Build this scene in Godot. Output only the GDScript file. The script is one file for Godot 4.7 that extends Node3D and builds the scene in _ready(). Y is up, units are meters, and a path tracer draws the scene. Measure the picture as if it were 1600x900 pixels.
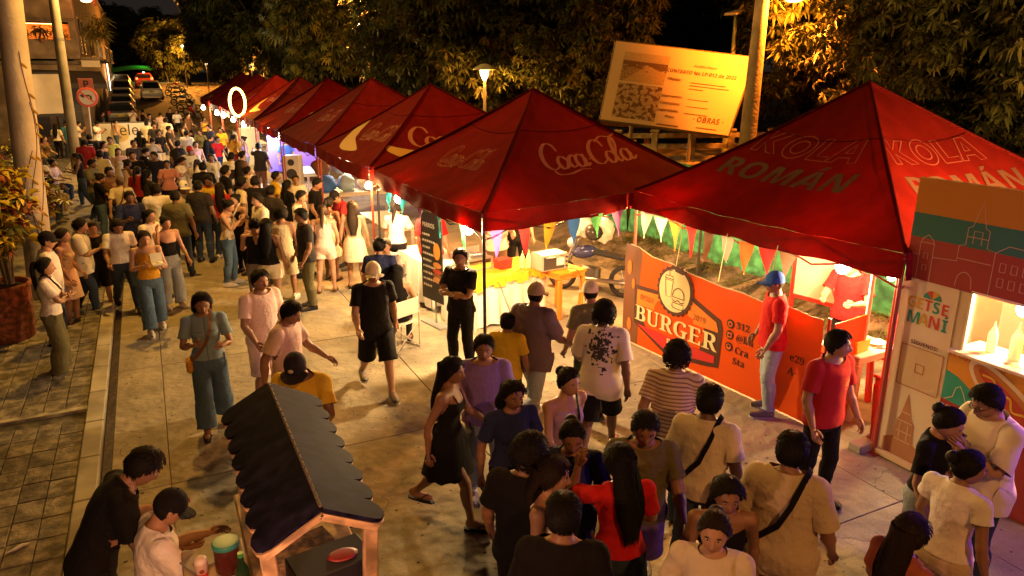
extends Node3D
# A night street market: a row of red canopies along a plaza, a crowd, trees behind.
# The street runs along -Z; x grows to the right, across the stalls.

var used := {}
var mats := {}
var texs := {}
var rng := RandomNumberGenerator.new()

# ------------------------------------------------------------------ mesh builder
class MB:
	var v := PackedVector3Array()
	var n := PackedVector3Array()
	var t := PackedVector2Array()
	var c := PackedColorArray()
	var ix := PackedInt32Array()
	var col := Color.WHITE
	var colored := false
	func vert(p: Vector3, nn: Vector3, uv := Vector2.ZERO) -> int:
		v.append(p); n.append(nn); t.append(uv); c.append(col)
		return v.size() - 1
	func tri_i(a: int, b: int, d: int) -> void:   # a, b, d counter-clockwise seen from outside
		ix.append(a); ix.append(d); ix.append(b)
	func quad(a: Vector3, b: Vector3, d: Vector3, e: Vector3, uvs := [Vector2(0, 1), Vector2(1, 1), Vector2(1, 0), Vector2(0, 0)]) -> void:
		var nn := (b - a).cross(e - a)
		if nn.length_squared() < 1e-14: nn = (d - b).cross(a - b)
		nn = nn.normalized()
		var i := vert(a, nn, uvs[0]); vert(b, nn, uvs[1]); vert(d, nn, uvs[2]); vert(e, nn, uvs[3])
		tri_i(i, i + 1, i + 2); tri_i(i, i + 2, i + 3)
	func tri(a: Vector3, b: Vector3, d: Vector3) -> void:
		var nn := (b - a).cross(d - a).normalized()
		var i := vert(a, nn); vert(b, nn); vert(d, nn)
		tri_i(i, i + 1, i + 2)
	func box(x: Transform3D, s: Vector3, b := 0.0) -> MB:    # b: chamfer
		var h := s * 0.5
		b = minf(b, minf(h.x, minf(h.y, h.z)) * 0.9)
		if b <= 0.0:
			for ax in 3:
				for sg in [-1.0, 1.0]:
					var o := Vector3.ZERO; o[ax] = sg * h[ax]
					var u := Vector3.ZERO; u[(ax + 1) % 3] = h[(ax + 1) % 3] * sg
					var w := Vector3.ZERO; w[(ax + 2) % 3] = h[(ax + 2) % 3]
					quad(x * (o - u - w), x * (o + u - w), x * (o + u + w), x * (o - u + w))
			return self
		for ax in 3:
			var a1 := (ax + 1) % 3
			var a2 := (ax + 2) % 3
			for sg in [-1.0, 1.0]:
				var o := Vector3.ZERO; o[ax] = sg * h[ax]
				var u := Vector3.ZERO; u[a1] = (h[a1] - b) * sg
				var w := Vector3.ZERO; w[a2] = h[a2] - b
				quad(x * (o - u - w), x * (o + u - w), x * (o + u + w), x * (o - u + w))
			for s1 in [-1.0, 1.0]:          # the four chamfered edges along ax
				for s2 in [-1.0, 1.0]:
					var e := Vector3.ZERO; e[ax] = h[ax] - b
					var p := Vector3.ZERO; p[a1] = s1 * h[a1]; p[a2] = s2 * (h[a2] - b)
					var q := Vector3.ZERO; q[a1] = s1 * (h[a1] - b); q[a2] = s2 * h[a2]
					if s1 * s2 > 0: quad(x * (p + e), x * (p - e), x * (q - e), x * (q + e))
					else: quad(x * (p - e), x * (p + e), x * (q + e), x * (q - e))
		for s0 in [-1.0, 1.0]:
			for s1 in [-1.0, 1.0]:
				for s2 in [-1.0, 1.0]:
					var p0 := Vector3(s0 * h.x, s1 * (h.y - b), s2 * (h.z - b))
					var p1 := Vector3(s0 * (h.x - b), s1 * h.y, s2 * (h.z - b))
					var p2 := Vector3(s0 * (h.x - b), s1 * (h.y - b), s2 * h.z)
					if s0 * s1 * s2 > 0: tri(x * p0, x * p1, x * p2)
					else: tri(x * p0, x * p2, x * p1)
		return self
	func bx(cx: float, cy: float, cz: float, sx: float, sy: float, sz: float, b := 0.0) -> MB:
		return box(Transform3D(Basis(), Vector3(cx, cy, cz)), Vector3(sx, sy, sz), b)
	func tube(pts: Array, rad: Array, sides := 8, caps := true, squash := 1.0) -> MB:
		var cnt := pts.size()
		var up := Vector3(0.13, 0.2, 0.97).normalized()
		var d0: Vector3 = (pts[1] - pts[0]).normalized()
		if absf(up.dot(d0)) > 0.9: up = Vector3(0.97, 0.1, 0.13).normalized()
		var start := v.size()
		for i in cnt:
			var d: Vector3 = (pts[mini(i + 1, cnt - 1)] - pts[maxi(i - 1, 0)]).normalized()
			var sx := d.cross(up).normalized()
			up = sx.cross(d).normalized()
			var r: float = rad[mini(i, rad.size() - 1)]
			for k in sides + 1:
				var a := TAU * k / sides
				var o := sx * cos(a) + up * sin(a) * squash
				vert(pts[i] + o * r, o.normalized(), Vector2(float(k) / sides, float(i) / (cnt - 1)))
		for i in cnt - 1:
			for k in sides:
				var a := start + i * (sides + 1) + k
				var b := a + sides + 1
				tri_i(a, b + 1, a + 1); tri_i(a, b, b + 1)
		if caps:
			for e in [0, cnt - 1]:
				var d: Vector3 = (pts[1] - pts[0]).normalized() * -1.0 if e == 0 else (pts[cnt - 1] - pts[cnt - 2]).normalized()
				var ci := vert(pts[e], d)
				var first := v.size()
				for k in sides + 1: vert(v[start + e * (sides + 1) + k], d)
				for k in sides:
					if e == 0: tri_i(ci, first + k, first + k + 1)
					else: tri_i(ci, first + k + 1, first + k)
		return self
	func lathe(x: Transform3D, prof: Array, sides := 16, sharp := false) -> MB:   # prof: Vector2(r, y), going up outside
		var start := v.size()
		var cnt := prof.size()
		for i in cnt:
			var a: Vector2 = prof[maxi(i - 1, 0)]
			var b: Vector2 = prof[mini(i + 1, cnt - 1)]
			var d := (b - a).normalized()
			for k in sides + 1:
				var an := TAU * k / sides
				var nn := Vector3(d.y * cos(an), -d.x, d.y * sin(an))
				vert(x * Vector3(prof[i].x * cos(an), prof[i].y, prof[i].x * sin(an)), (x.basis * nn).normalized(), Vector2(float(k) / sides, float(i) / (cnt - 1)))
		for i in cnt - 1:
			for k in sides:
				var a := start + i * (sides + 1) + k
				var b := a + sides + 1
				tri_i(a, b + 1, a + 1); tri_i(a, b, b + 1)
		return self
	func ell(x: Transform3D, r: Vector3, nu := 12, nv := 8) -> MB:
		var start := v.size()
		for j in nv + 1:
			var ph := PI * (float(j) / nv - 0.5)
			for i in nu + 1:
				var th := TAU * i / nu
				var d := Vector3(cos(ph) * cos(th), sin(ph), cos(ph) * sin(th))
				vert(x * (d * r), (x.basis * (d / r)).normalized(), Vector2(float(i) / nu, 1.0 - float(j) / nv))
		for j in nv:
			for i in nu:
				var a := start + j * (nu + 1) + i
				var b := a + nu + 1
				tri_i(a, b + 1, a + 1); tri_i(a, b, b + 1)
		return self
	func prism(x: Transform3D, poly: PackedVector2Array, depth: float) -> MB:   # polygon in xy, extruded along z by +-depth/2
		var p := poly
		if Geometry2D.is_polygon_clockwise(p): p.reverse()
		var ts := Geometry2D.triangulate_polygon(p)
		for sg in [1.0, -1.0]:
			var base := v.size()
			for q in p: vert(x * Vector3(q.x, q.y, sg * depth * 0.5), (x.basis * Vector3(0, 0, sg)).normalized(), q)
			for i in range(0, ts.size(), 3):
				var a := ts[i]; var b := ts[i + 1]; var d := ts[i + 2]
				if (p[b] - p[a]).cross(p[d] - p[a]) * sg < 0: tri_i(base + a, base + d, base + b)
				else: tri_i(base + a, base + b, base + d)
		for i in p.size():
			var a := p[i]; var b := p[(i + 1) % p.size()]
			quad(x * Vector3(a.x, a.y, -depth * 0.5), x * Vector3(b.x, b.y, -depth * 0.5), x * Vector3(b.x, b.y, depth * 0.5), x * Vector3(a.x, a.y, depth * 0.5))
		return self
	func orient() -> MB:      # turn triangles to agree with the normals given
		for q in range(0, ix.size(), 3):
			var a := ix[q]; var b := ix[q + 1]; var d := ix[q + 2]
			if (v[d] - v[a]).cross(v[b] - v[a]).dot(n[a]) < 0:
				ix[q + 1] = d; ix[q + 2] = b
		return self
	func mesh() -> ArrayMesh:
		var a := []; a.resize(Mesh.ARRAY_MAX)
		a[Mesh.ARRAY_VERTEX] = v; a[Mesh.ARRAY_NORMAL] = n; a[Mesh.ARRAY_TEX_UV] = t; a[Mesh.ARRAY_INDEX] = ix
		if colored: a[Mesh.ARRAY_COLOR] = c
		var m := ArrayMesh.new()
		if ix.size() > 0: m.add_surface_from_arrays(Mesh.PRIMITIVE_TRIANGLES, a)
		return m

func X(p: Vector3, turn := 0.0, tilt := 0.0, roll := 0.0) -> Transform3D:
	return Transform3D(Basis.from_euler(Vector3(deg_to_rad(tilt), deg_to_rad(turn), deg_to_rad(roll))), p)

# ------------------------------------------------------------------ nodes
func numbered(called: String) -> String:
	var k: int = used.get(called, 0)
	used[called] = k + 1
	return called if k == 0 else "%s_%03d" % [called, k]
func tag(o: Node, label: String, category: String, group := "", kind := "") -> Node:
	if label: o.set_meta("label", label)
	if category: o.set_meta("category", category)
	if group: o.set_meta("group", group)
	if kind: o.set_meta("kind", kind)
	return o
func thing(called: String, label: String, category: String, at := Vector3.ZERO, turn := 0.0, group := "") -> Node3D:
	var o := Node3D.new()
	o.name = numbered(called)
	add_child(o)
	o.position = at
	o.rotation_degrees.y = turn
	tag(o, label, category, group)
	return o
func part(parent: Node, called: String, m, mtl: Material, label := "") -> MeshInstance3D:
	var o := MeshInstance3D.new()
	o.name = called
	o.mesh = m.mesh() if m is MB else m
	o.material_override = mtl
	parent.add_child(o, true)
	if label: o.set_meta("label", label)
	return o
func solo(called: String, m, mtl: Material, label: String, category: String, at := Vector3.ZERO, turn := 0.0, group := "") -> MeshInstance3D:
	var o := MeshInstance3D.new()
	o.name = numbered(called)
	o.mesh = m.mesh() if m is MB else m
	o.material_override = mtl
	add_child(o)
	o.position = at
	o.rotation_degrees.y = turn
	tag(o, label, category, group)
	return o
func setting(called: String, m, mtl: Material) -> MeshInstance3D:
	var o := MeshInstance3D.new()
	o.name = numbered(called)
	o.mesh = m.mesh() if m is MB else m
	o.material_override = mtl
	add_child(o)
	o.set_meta("kind", "structure")
	return o

# ------------------------------------------------------------------ materials (colours given as linear albedo)
func lin(r: float, g: float, b: float, a := 1.0) -> Color:
	var c := Color(r, g, b).linear_to_srgb()
	c.a = a
	return c
func noise_tex(called: String, sd: int, freq: float, lo: float, hi: float, size := 256, oct := 4) -> ImageTexture:
	if texs.has(called): return texs[called]
	var f := FastNoiseLite.new()
	f.seed = sd; f.frequency = freq; f.fractal_octaves = oct
	f.noise_type = FastNoiseLite.TYPE_SIMPLEX_SMOOTH
	var im := f.get_seamless_image(size, size)
	im.convert(Image.FORMAT_L8)
	var d := im.get_data()
	var lut := PackedByteArray(); lut.resize(256)
	for i in 256: lut[i] = int(clampf(lerpf(lo, hi, smoothstep(0.1, 0.9, i / 255.0)), 0, 1) * 255)
	for i in d.size(): d[i] = lut[d[i]]
	im = Image.create_from_data(size, size, false, Image.FORMAT_L8, d)
	im.convert(Image.FORMAT_RGB8)
	texs[called] = ImageTexture.create_from_image(im)
	return texs[called]
func normal_tex(called: String, sd: int, freq: float, strength: float, size := 256, oct := 4) -> ImageTexture:
	if texs.has(called): return texs[called]
	var f := FastNoiseLite.new()
	f.seed = sd; f.frequency = freq; f.fractal_octaves = oct
	var im := f.get_seamless_image(size, size)
	im.convert(Image.FORMAT_RGBA8)
	im.bump_map_to_normal_map(strength)
	texs[called] = ImageTexture.create_from_image(im)
	return texs[called]
func mat(r: float, g: float, b: float, rough := 0.8, metal := 0.0) -> StandardMaterial3D:
	var key := "%.3f %.3f %.3f %.2f %.2f" % [r, g, b, rough, metal]
	if mats.has(key): return mats[key]
	var m := StandardMaterial3D.new()
	m.albedo_color = lin(r, g, b)
	m.roughness = rough
	m.metallic = metal
	m.cull_mode = BaseMaterial3D.CULL_DISABLED
	mats[key] = m
	return m
func grain(m: StandardMaterial3D, tex: Texture2D, scale: float, ntex: Texture2D = null, nscale := 0.5, world := true) -> StandardMaterial3D:
	var o: StandardMaterial3D = m.duplicate()
	o.albedo_texture = tex
	o.uv1_triplanar = true
	o.uv1_world_triplanar = world
	o.uv1_scale = Vector3.ONE * scale
	if ntex:
		o.normal_enabled = true
		o.normal_texture = ntex
		o.normal_scale = nscale
	return o
func glow(r: float, g: float, b: float, e: float) -> StandardMaterial3D:
	var key := "glow %.2f %.2f %.2f %.2f" % [r, g, b, e]
	if mats.has(key): return mats[key]
	var m := StandardMaterial3D.new()
	m.albedo_color = lin(0.8, 0.8, 0.8)
	m.emission_enabled = true
	m.emission = lin(r, g, b)
	m.emission_energy_multiplier = e
	mats[key] = m
	return m
func omni(parent: Node3D, at: Vector3, color: Color, energy: float, size := 0.05) -> OmniLight3D:
	var l := OmniLight3D.new()
	l.name = "light_source"
	parent.add_child(l, true)
	l.position = at
	l.light_color = color
	l.light_energy = energy
	l.light_size = size
	l.omni_range = 60.0
	l.omni_attenuation = 2.0
	l.shadow_enabled = true
	return l

# ------------------------------------------------------------------ lettering
func font(serif := false, bold := false) -> SystemFont:
	var f := SystemFont.new()
	f.font_names = PackedStringArray(["Droid Serif" if serif else "Droid Sans"])
	f.font_weight = 700 if bold else 400
	return f
func text_mesh(s: String, height: float, mapper: Callable, serif := false, bold := false, slant := 0.0, stretch := 1.0, depth := 0.0) -> ArrayMesh:
	# letters of the given cap height, centred on x, baseline y = 0, passed point by point through mapper(Vector2) -> [point, normal]
	var tm := TextMesh.new()
	tm.font = font(serif, bold)
	tm.font_size = 64
	tm.pixel_size = 0.01
	tm.depth = 0.0
	tm.curve_step = 2.0
	tm.horizontal_alignment = HORIZONTAL_ALIGNMENT_CENTER
	tm.vertical_alignment = VERTICAL_ALIGNMENT_CENTER
	tm.text = s
	var a := tm.get_mesh_arrays()
	var pv: PackedVector3Array = a[Mesh.ARRAY_VERTEX]
	var ind = a[Mesh.ARRAY_INDEX]
	var k := height / 0.46
	var nv := PackedVector3Array(); var nn := PackedVector3Array()
	for p in pv:
		var y := (p.y + 0.23) * k
		var q: Array = mapper.call(Vector2(p.x * k * stretch + y * slant, y))
		nv.append(q[0]); nn.append(q[1])
	var m := MB.new()
	m.v = nv; m.n = nn
	m.t.resize(nv.size())
	if ind != null: m.ix = ind
	else: for i in nv.size(): m.ix.append(i)
	return m.orient().mesh()
func smooth_line(pts: Array, per := 6) -> Array:
	var o := []
	for i in pts.size() - 1:
		var p0 = pts[maxi(i - 1, 0)]; var p1 = pts[i]; var p2 = pts[i + 1]; var p3 = pts[mini(i + 2, pts.size() - 1)]
		for k in per:
			var u := float(k) / per
			o.append(0.5 * ((2.0 * p1) + (p2 - p0) * u + (2.0 * p0 - 5.0 * p1 + 4.0 * p2 - p3) * u * u + (3.0 * p1 - p0 - 3.0 * p2 + p3) * u * u * u))
	o.append(pts[-1])
	return o
func ribbon(m: MB, pts: Array, w: Callable, mapper: Callable) -> void:   # a flat stroke along 2-D points
	var cnt := pts.size()
	var prev := -1
	for i in cnt:
		var d: Vector2 = (pts[mini(i + 1, cnt - 1)] - pts[maxi(i - 1, 0)]).normalized()
		var s: Vector2 = Vector2(-d.y, d.x) * w.call(float(i) / (cnt - 1), d) * 0.5
		var a: Array = mapper.call(pts[i] - s)
		var b: Array = mapper.call(pts[i] + s)
		var ia := m.vert(a[0], a[1]); m.vert(b[0], b[1])
		if prev >= 0:
			m.tri_i(prev, ia, ia + 1); m.tri_i(prev, ia + 1, prev + 1)
		prev = ia
	m.orient()
func script_strokes() -> Array:
	# a flowing copperplate word in a box about 7.4 wide; strokes as point lists
	var out := []
	var cap := func(x: float): return [Vector2(x + 1.25, 1.35), Vector2(x + 1.05, 1.85), Vector2(x + 0.6, 1.95), Vector2(x + 0.15, 1.45), Vector2(x, 0.75), Vector2(x + 0.2, 0.15), Vector2(x + 0.65, 0.0), Vector2(x + 1.05, 0.3)]
	var oo := func(x: float): return [Vector2(x + 0.55, 0.8), Vector2(x + 0.25, 0.95), Vector2(x, 0.5), Vector2(x + 0.2, 0.02), Vector2(x + 0.55, 0.12), Vector2(x + 0.72, 0.55), Vector2(x + 0.5, 0.9), Vector2(x + 0.62, 0.8)]
	var cc := func(x: float): return [Vector2(x + 0.6, 0.75), Vector2(x + 0.35, 0.95), Vector2(x + 0.02, 0.5), Vector2(x + 0.2, 0.03), Vector2(x + 0.65, 0.25)]
	out.append(cap.call(0.0)); out.append(oo.call(1.0)); out.append(cc.call(1.75))
	out.append(oo.call(2.3)); out.append([Vector2(2.98, 0.95), Vector2(2.95, 0.4), Vector2(3.05, 0.03), Vector2(3.3, 0.25)])
	out.append([Vector2(3.3, 0.5), Vector2(3.6, 0.56)])
	out.append(cap.call(3.6)); out.append(oo.call(4.75))
	out.append([Vector2(5.4, 0.3), Vector2(5.85, 1.3), Vector2(5.85, 1.95), Vector2(5.6, 1.7), Vector2(5.5, 0.6), Vector2(5.7, 0.02), Vector2(5.95, 0.25)])
	out.append(oo.call(5.95)); out.append([Vector2(6.63, 0.95), Vector2(6.6, 0.4), Vector2(6.75, 0.03), Vector2(7.1, 0.3)])
	out.append([Vector2(4.4, 1.8), Vector2(5.0, 2.15), Vector2(5.7, 2.05), Vector2(6.3, 2.3)])
	out.append([Vector2(0.45, -0.05), Vector2(0.7, -0.4), Vector2(1.5, -0.42), Vector2(2.4, -0.2), Vector2(3.1, -0.25)])
	return out
func script_word(width: float, mapper: Callable, thick := 1.0, outline := false) -> MB:
	var m := MB.new()
	var k := width / 7.2
	for st in script_strokes():
		var pts := []
		for p in st: pts.append(Vector2((p.x - 3.6 + p.y * 0.16) * k, (p.y - 0.8) * k))
		pts = smooth_line(pts, 5)
		if outline:
			for sg in [-1.0, 1.0]:
				var off := []
				for i in pts.size():
					var d: Vector2 = (pts[mini(i + 1, pts.size() - 1)] - pts[maxi(i - 1, 0)]).normalized()
					off.append(pts[i] + Vector2(-d.y, d.x) * sg * k * (0.05 + 0.12 * absf(d.y)))
				ribbon(m, off, func(_u, _d): return k * 0.05, mapper)
		else:
			ribbon(m, pts, func(u, d): return k * thick * (0.06 + 0.24 * absf(d.y)) * (0.35 + 0.65 * sin(PI * clampf(u * 0.96 + 0.02, 0, 1))), mapper)
	return m

# ------------------------------------------------------------------ the place
func sm(a: float, b: float, x: float) -> float: return smoothstep(a, b, x)
func ground_h(x: float, z: float) -> float:
	var bank := 0.66 * sm(8.35, 9.45, x) + 1.04 * sm(10.4, 14.0, x)
	bank *= 1.0 - sm(-30.0, -46.0, z) * 0.8
	var ramp := 0.0
	if z < -44.0: ramp = 2.6 * clampf((-44.0 - z) / 50.0, 0.0, 1.0)
	return maxf(bank, ramp) if x > -30 else ramp

func build_sky_and_camera() -> void:
	var cam := Camera3D.new()
	cam.name = "camera"
	add_child(cam)
	cam.position = Vector3(0, 4.0, 0)
	cam.rotation_degrees = Vector3(-16.58, -26.15, 0)
	cam.fov = 43.013
	cam.near = 0.1
	cam.far = 900.0
	cam.current = true
	var e := Environment.new()
	e.background_mode = Environment.BG_SKY
	var sk := Sky.new()
	var ps := ProceduralSkyMaterial.new()
	ps.sky_top_color = Color(0.075, 0.065, 0.06)
	ps.sky_horizon_color = Color(0.14, 0.115, 0.10)
	ps.sky_curve = 0.2
	ps.ground_bottom_color = Color(0.03, 0.025, 0.02)
	ps.ground_horizon_color = Color(0.10, 0.08, 0.065)
	ps.sun_angle_max = 1.0
	sk.sky_material = ps
	e.sky = sk
	e.background_energy_multiplier = 1.0
	e.tonemap_mode = Environment.TONE_MAPPER_LINEAR
	e.tonemap_exposure = 1.2
	e.sdfgi_enabled = true
	e.ssao_enabled = true
	e.ssil_enabled = true
	var we := WorldEnvironment.new()
	we.environment = e
	add_child(we)

const SODIUM := Color(1.0, 0.50, 0.11)
const WARM := Color(1.0, 0.70, 0.38)
const WHITE := Color(1.0, 0.83, 0.58)

func bulb(at: Vector3, color: Color, energy: float, label: String, r := 0.045, cord := 0.12) -> void:
	r *= 1.4  # oversize glass stands in for the glare around each bulb
	var t := thing("light_bulb", label, "light bulb", at, 0, "bare bulbs hung under the canopies")
	var m := MB.new()
	m.lathe(X(Vector3.ZERO), [Vector2(0.001, -r), Vector2(r * 0.6, -r * 0.82), Vector2(r, -r * 0.1), Vector2(r * 0.9, r * 0.45), Vector2(r * 0.45, r * 1.15), Vector2(r * 0.4, r * 1.4)], 14)
	part(t, "glass_bulb", m, glow(1.0, 0.90, 0.70, 40.0))
	var s := MB.new()
	s.lathe(X(Vector3(0, r * 1.35, 0)), [Vector2(r * 0.42, 0), Vector2(r * 0.45, r * 0.8), Vector2(0.004, r * 0.9), Vector2(0.004, r * 0.9 + cord)], 10)
	part(t, "socket", s, mat(0.03, 0.03, 0.03, 0.5))
	omni(t, Vector3(0, -r * 0.2, 0), color, energy, r)

func street_lamp(called: String, label: String, base: Vector3, head: Vector3, pole_r: float, color: Color, energy: float, mtl: Material, lean := Vector3.ZERO, shown := true) -> void:
	var t := thing(called, label, "street lamp", base)
	var h := head - base
	var m := MB.new()
	var top := Vector3(lean.x, h.y + 0.25, lean.z)
	m.tube([Vector3.ZERO, top * 0.5, top], [pole_r, pole_r * 0.88, pole_r * 0.74], 16)
	part(t, "pole", m, mtl)
	var a := MB.new()
	a.tube([top - Vector3(0, 0.25, 0), top.lerp(h, 0.5) + Vector3(0, 0.05, 0), h + Vector3(0, 0.1, 0)], [0.035, 0.03, 0.03], 8)
	part(t, "arm", a, mat(0.2, 0.2, 0.2, 0.5, 0.6))
	var d := Vector3(h.x - top.x, 0, h.z - top.z).normalized() if Vector2(h.x - top.x, h.z - top.z).length() > 0.05 else Vector3.RIGHT
	var hd := MB.new()
	var yaw := rad_to_deg(atan2(d.x, d.z))
	hd.ell(X(h + Vector3(0, 0.09, 0) + d * 0.1, yaw), Vector3(0.13, 0.07, 0.33), 14, 8)
	part(t, "housing", hd, mat(0.18, 0.18, 0.17, 0.5, 0.3))
	var lm := MB.new()
	lm.ell(X(h + Vector3(0, -0.01, 0) + d * 0.1, yaw), Vector3(0.1, 0.07, 0.2), 12, 8)
	part(t, "lamp_glass", lm, glow(color.r, color.g * 0.8, color.b * 0.6, 12.0))
	omni(t, h + Vector3(0, -0.03, 0) + d * 0.1, color, energy, 0.1)

func street_tex() -> ImageTexture:      # worn concrete: broad stains, fine aggregate, gum spots and hair cracks
	if texs.has("street"): return texs["street"]
	var n := 1024
	var f1 := FastNoiseLite.new(); f1.seed = 5; f1.frequency = 0.006; f1.fractal_octaves = 4
	var f2 := FastNoiseLite.new(); f2.seed = 6; f2.frequency = 0.22; f2.fractal_octaves = 2
	var a := f1.get_seamless_image(n, n); a.convert(Image.FORMAT_L8)
	var b := f2.get_seamless_image(n, n); b.convert(Image.FORMAT_L8)
	var da := a.get_data(); var db := b.get_data()
	for i in da.size(): da[i] = int((0.86 + 0.14 * smoothstep(0.2, 0.85, da[i] / 255.0)) * (0.82 + 0.18 * db[i] / 255.0) * 255.0)
	var im := Image.create_from_data(n, n, false, Image.FORMAT_L8, da)
	var r := RandomNumberGenerator.new(); r.seed = 90
	for k in 420:
		var s := r.randi_range(2, 5)
		var v := r.randf_range(0.28, 0.6)
		var p := Vector2i(r.randi_range(0, n - 8), r.randi_range(0, n - 8))
		im.fill_rect(Rect2i(p + Vector2i(1, 0), Vector2i(s - 1, s)), Color(v, v, v)); im.fill_rect(Rect2i(p + Vector2i(0, 1), Vector2i(s + 1, maxi(1, s - 2))), Color(v, v, v))
	for k in 9:
		var p := Vector2(r.randi_range(100, n - 100), r.randi_range(100, n - 100)); var d := Vector2.from_angle(r.randf() * TAU)
		for q in 160:
			d = d.rotated(r.randfn() * 0.18); p += d
			if p.x > 1 and p.y > 1 and p.x < n - 2 and p.y < n - 2: im.set_pixel(int(p.x), int(p.y), Color(0.4, 0.4, 0.4))
	im.convert(Image.FORMAT_RGB8)
	texs["street"] = ImageTexture.create_from_image(im)
	return texs["street"]

func build_ground() -> void:
	var earth := grain(mat(0.30, 0.24, 0.16, 0.95), noise_tex("earth", 3, 0.012, 0.45, 1.0, 512, 5), 0.22, normal_tex("earthn", 4, 0.05, 6.0), 0.8)
	var concrete := grain(mat(0.42, 0.38, 0.31, 0.85), noise_tex("concrete", 11, 0.006, 0.74, 1.0, 512, 6), 0.17, normal_tex("concn", 12, 0.09, 3.0), 0.35)
	var g := MB.new()
	var xs := []; var zs := []
	for i in 60: xs.append(-8.0 + i * 0.7)
	for v in [-600, -250, -120, -60, -30, -18, -12]: xs.append(float(v))
	for v in [36, 42, 50, 70, 110, 200, 350, 600]: xs.append(float(v))
	for i in 44: zs.append(12.0 - i * 2.5)
	for v in [-104, -115, -130, -160, -220, -350, -600, 20, 40, 90, 200, 500]: zs.append(float(v))
	xs.sort(); zs.sort()
	for z in zs:
		for x in xs:
			var bump := 0.0
			if x > 8.2 and x < 30: bump = 0.09 * sin(x * 2.1 + z * 1.3) * sin(z * 0.9 - x) * sm(8.4, 9.2, x)
			g.vert(Vector3(x, ground_h(x, z) - 0.06 + bump, z), Vector3.UP, Vector2(x, z))
	for j in zs.size() - 1:
		for i in xs.size() - 1:
			var a := j * xs.size() + i; var b := a + xs.size()
			g.tri_i(a, b, b + 1); g.tri_i(a, b + 1, a + 1)
	g.n = face_normals(g.v, g.ix)
	setting("ground", g, earth)
	# street: a base and cast slabs laid on it with open joints
	var street := setting("street", MB.new().bx(3.77, -0.045, -21.0, 9.14, 0.05, 50.0), mat(0.13, 0.105, 0.07, 0.95))
	var joints := [-0.77, -0.22, 2.9, 6.1, 8.32]
	var z := 3.0
	rng.seed = 21
	var tones := []
	for k in 3:
		var c := grain(mat(0.43 - 0.02 * k, 0.37 - 0.018 * k, 0.255 - 0.012 * k, 0.95), street_tex(), 0.17 + 0.03 * k, texs["concn"], 0.35)
		tones.append(c)
	while z > -45.0:
		var len := 3.45
		for k in joints.size() - 1:
			var x0: float = joints[k] + 0.005; var x1: float = joints[k + 1] - 0.005
			var m := MB.new().bx((x0 + x1) * 0.5, -0.03 + rng.randf() * 0.003, z - len * 0.5, x1 - x0, 0.06, len - 0.010, 0.004)
			part(street, "concrete_slab", m, tones[rng.randi() % 3])
		z -= len
	# road beyond, climbing away
	var road := MB.new()
	var rz := [-44.0, -54.0, -64.0, -74.0, -84.0, -94.0, -120.0, -180.0, -300.0]
	for k in rz.size():
		road.vert(Vector3(-2.6, ground_h(0, rz[k]) + 0.012, rz[k]), Vector3.UP); road.vert(Vector3(4.6, ground_h(0, rz[k]) + 0.012, rz[k]), Vector3.UP)
		if k > 0: road.tri_i(k * 2 - 2, k * 2 - 1, k * 2 + 1); road.tri_i(k * 2 - 2, k * 2 + 1, k * 2)
	setting("road", road, grain(mat(0.16, 0.14, 0.115, 0.8), noise_tex("asphalt", 8, 0.03, 0.7, 1.0), 0.4))
	# sidewalk on the left with pavers, a kerb of long stones and a drain along it
	var walk := setting("sidewalk", MB.new().bx(-5.9, 0.03, -19.5, 9.72, 0.10, 50.0), grain(mat(0.16, 0.14, 0.10, 0.95), texs["earth"], 0.5))
	var pm := []
	for k in 4:
		var tone: float = [0.30, 0.26, 0.33, 0.22][k]
		pm.append(grain(mat(tone, tone * 0.88, tone * 0.68, 0.9), noise_tex("paver", 17, 0.02, 0.6, 1.0), 0.9, texs["concn"], 0.5))
	var shapes := []
	for k in 3: shapes.append(MB.new().bx(0, 0, 0, 0.222, 0.05, 0.338, 0.005).mesh())
	var col := 0
	for cx in 9:
		for rz2 in 30:
			var zz := -5.1 - rz2 * 0.352 - (0.0 if cx % 2 == 0 else 0.02)
			if absf(zz + 9.45) < 0.19: continue
			var o := part(walk, "paving_stone", shapes[0], pm[rng.randi() % 4])
			o.position = Vector3(-1.175 - cx * 0.231, 0.082 + rng.randf() * 0.006, zz)
			o.rotation_degrees = Vector3(rng.randf_range(-0.5, 0.5), rng.randf_range(-0.5, 0.5), rng.randf_range(-0.5, 0.5))
	part(walk, "cross_band", MB.new().bx(-2.1, 0.092, -9.45, 2.35, 0.06, 0.1, 0.006), grain(mat(0.5, 0.45, 0.34, 0.85), texs["paver"], 0.7))
	var far_pave := MB.new().bx(-2.1, 0.078, -29.8, 2.2, 0.05, 27.5)
	part(walk, "far_paving", far_pave, grain(mat(0.27, 0.235, 0.175, 0.9), texs["concrete"], 0.6))
	var kerb := setting("kerb", MB.new().bx(-0.945, -0.02, -19.5, 0.16, 0.14, 50.0), mat(0.1, 0.085, 0.06, 0.95))
	var ks := MB.new().bx(0, 0, 0, 0.19, 0.09, 0.89, 0.012).mesh()
	for k in 48:
		var o := part(kerb, "kerb_stone", ks, grain(mat(0.44, 0.40, 0.31, 0.88), texs["concrete"], 0.35) if k == 0 else (kerb.get_child(0) as MeshInstance3D).material_override)
		o.position = Vector3(-0.955, 0.095, -4.0 - k * 0.9 + rng.randf_range(-0.004, 0.004))
		o.rotation_degrees.y = rng.randf_range(-0.3, 0.3)
	setting("drain_channel", MB.new().bx(-0.815, -0.0125, -19.5, 0.085, 0.03, 50.0, 0.004), grain(mat(0.075, 0.045, 0.028, 0.8), texs["earth"], 1.4))
	# little things on the ground: a curled paper, a bent straw
	var pp := MB.new()
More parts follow.
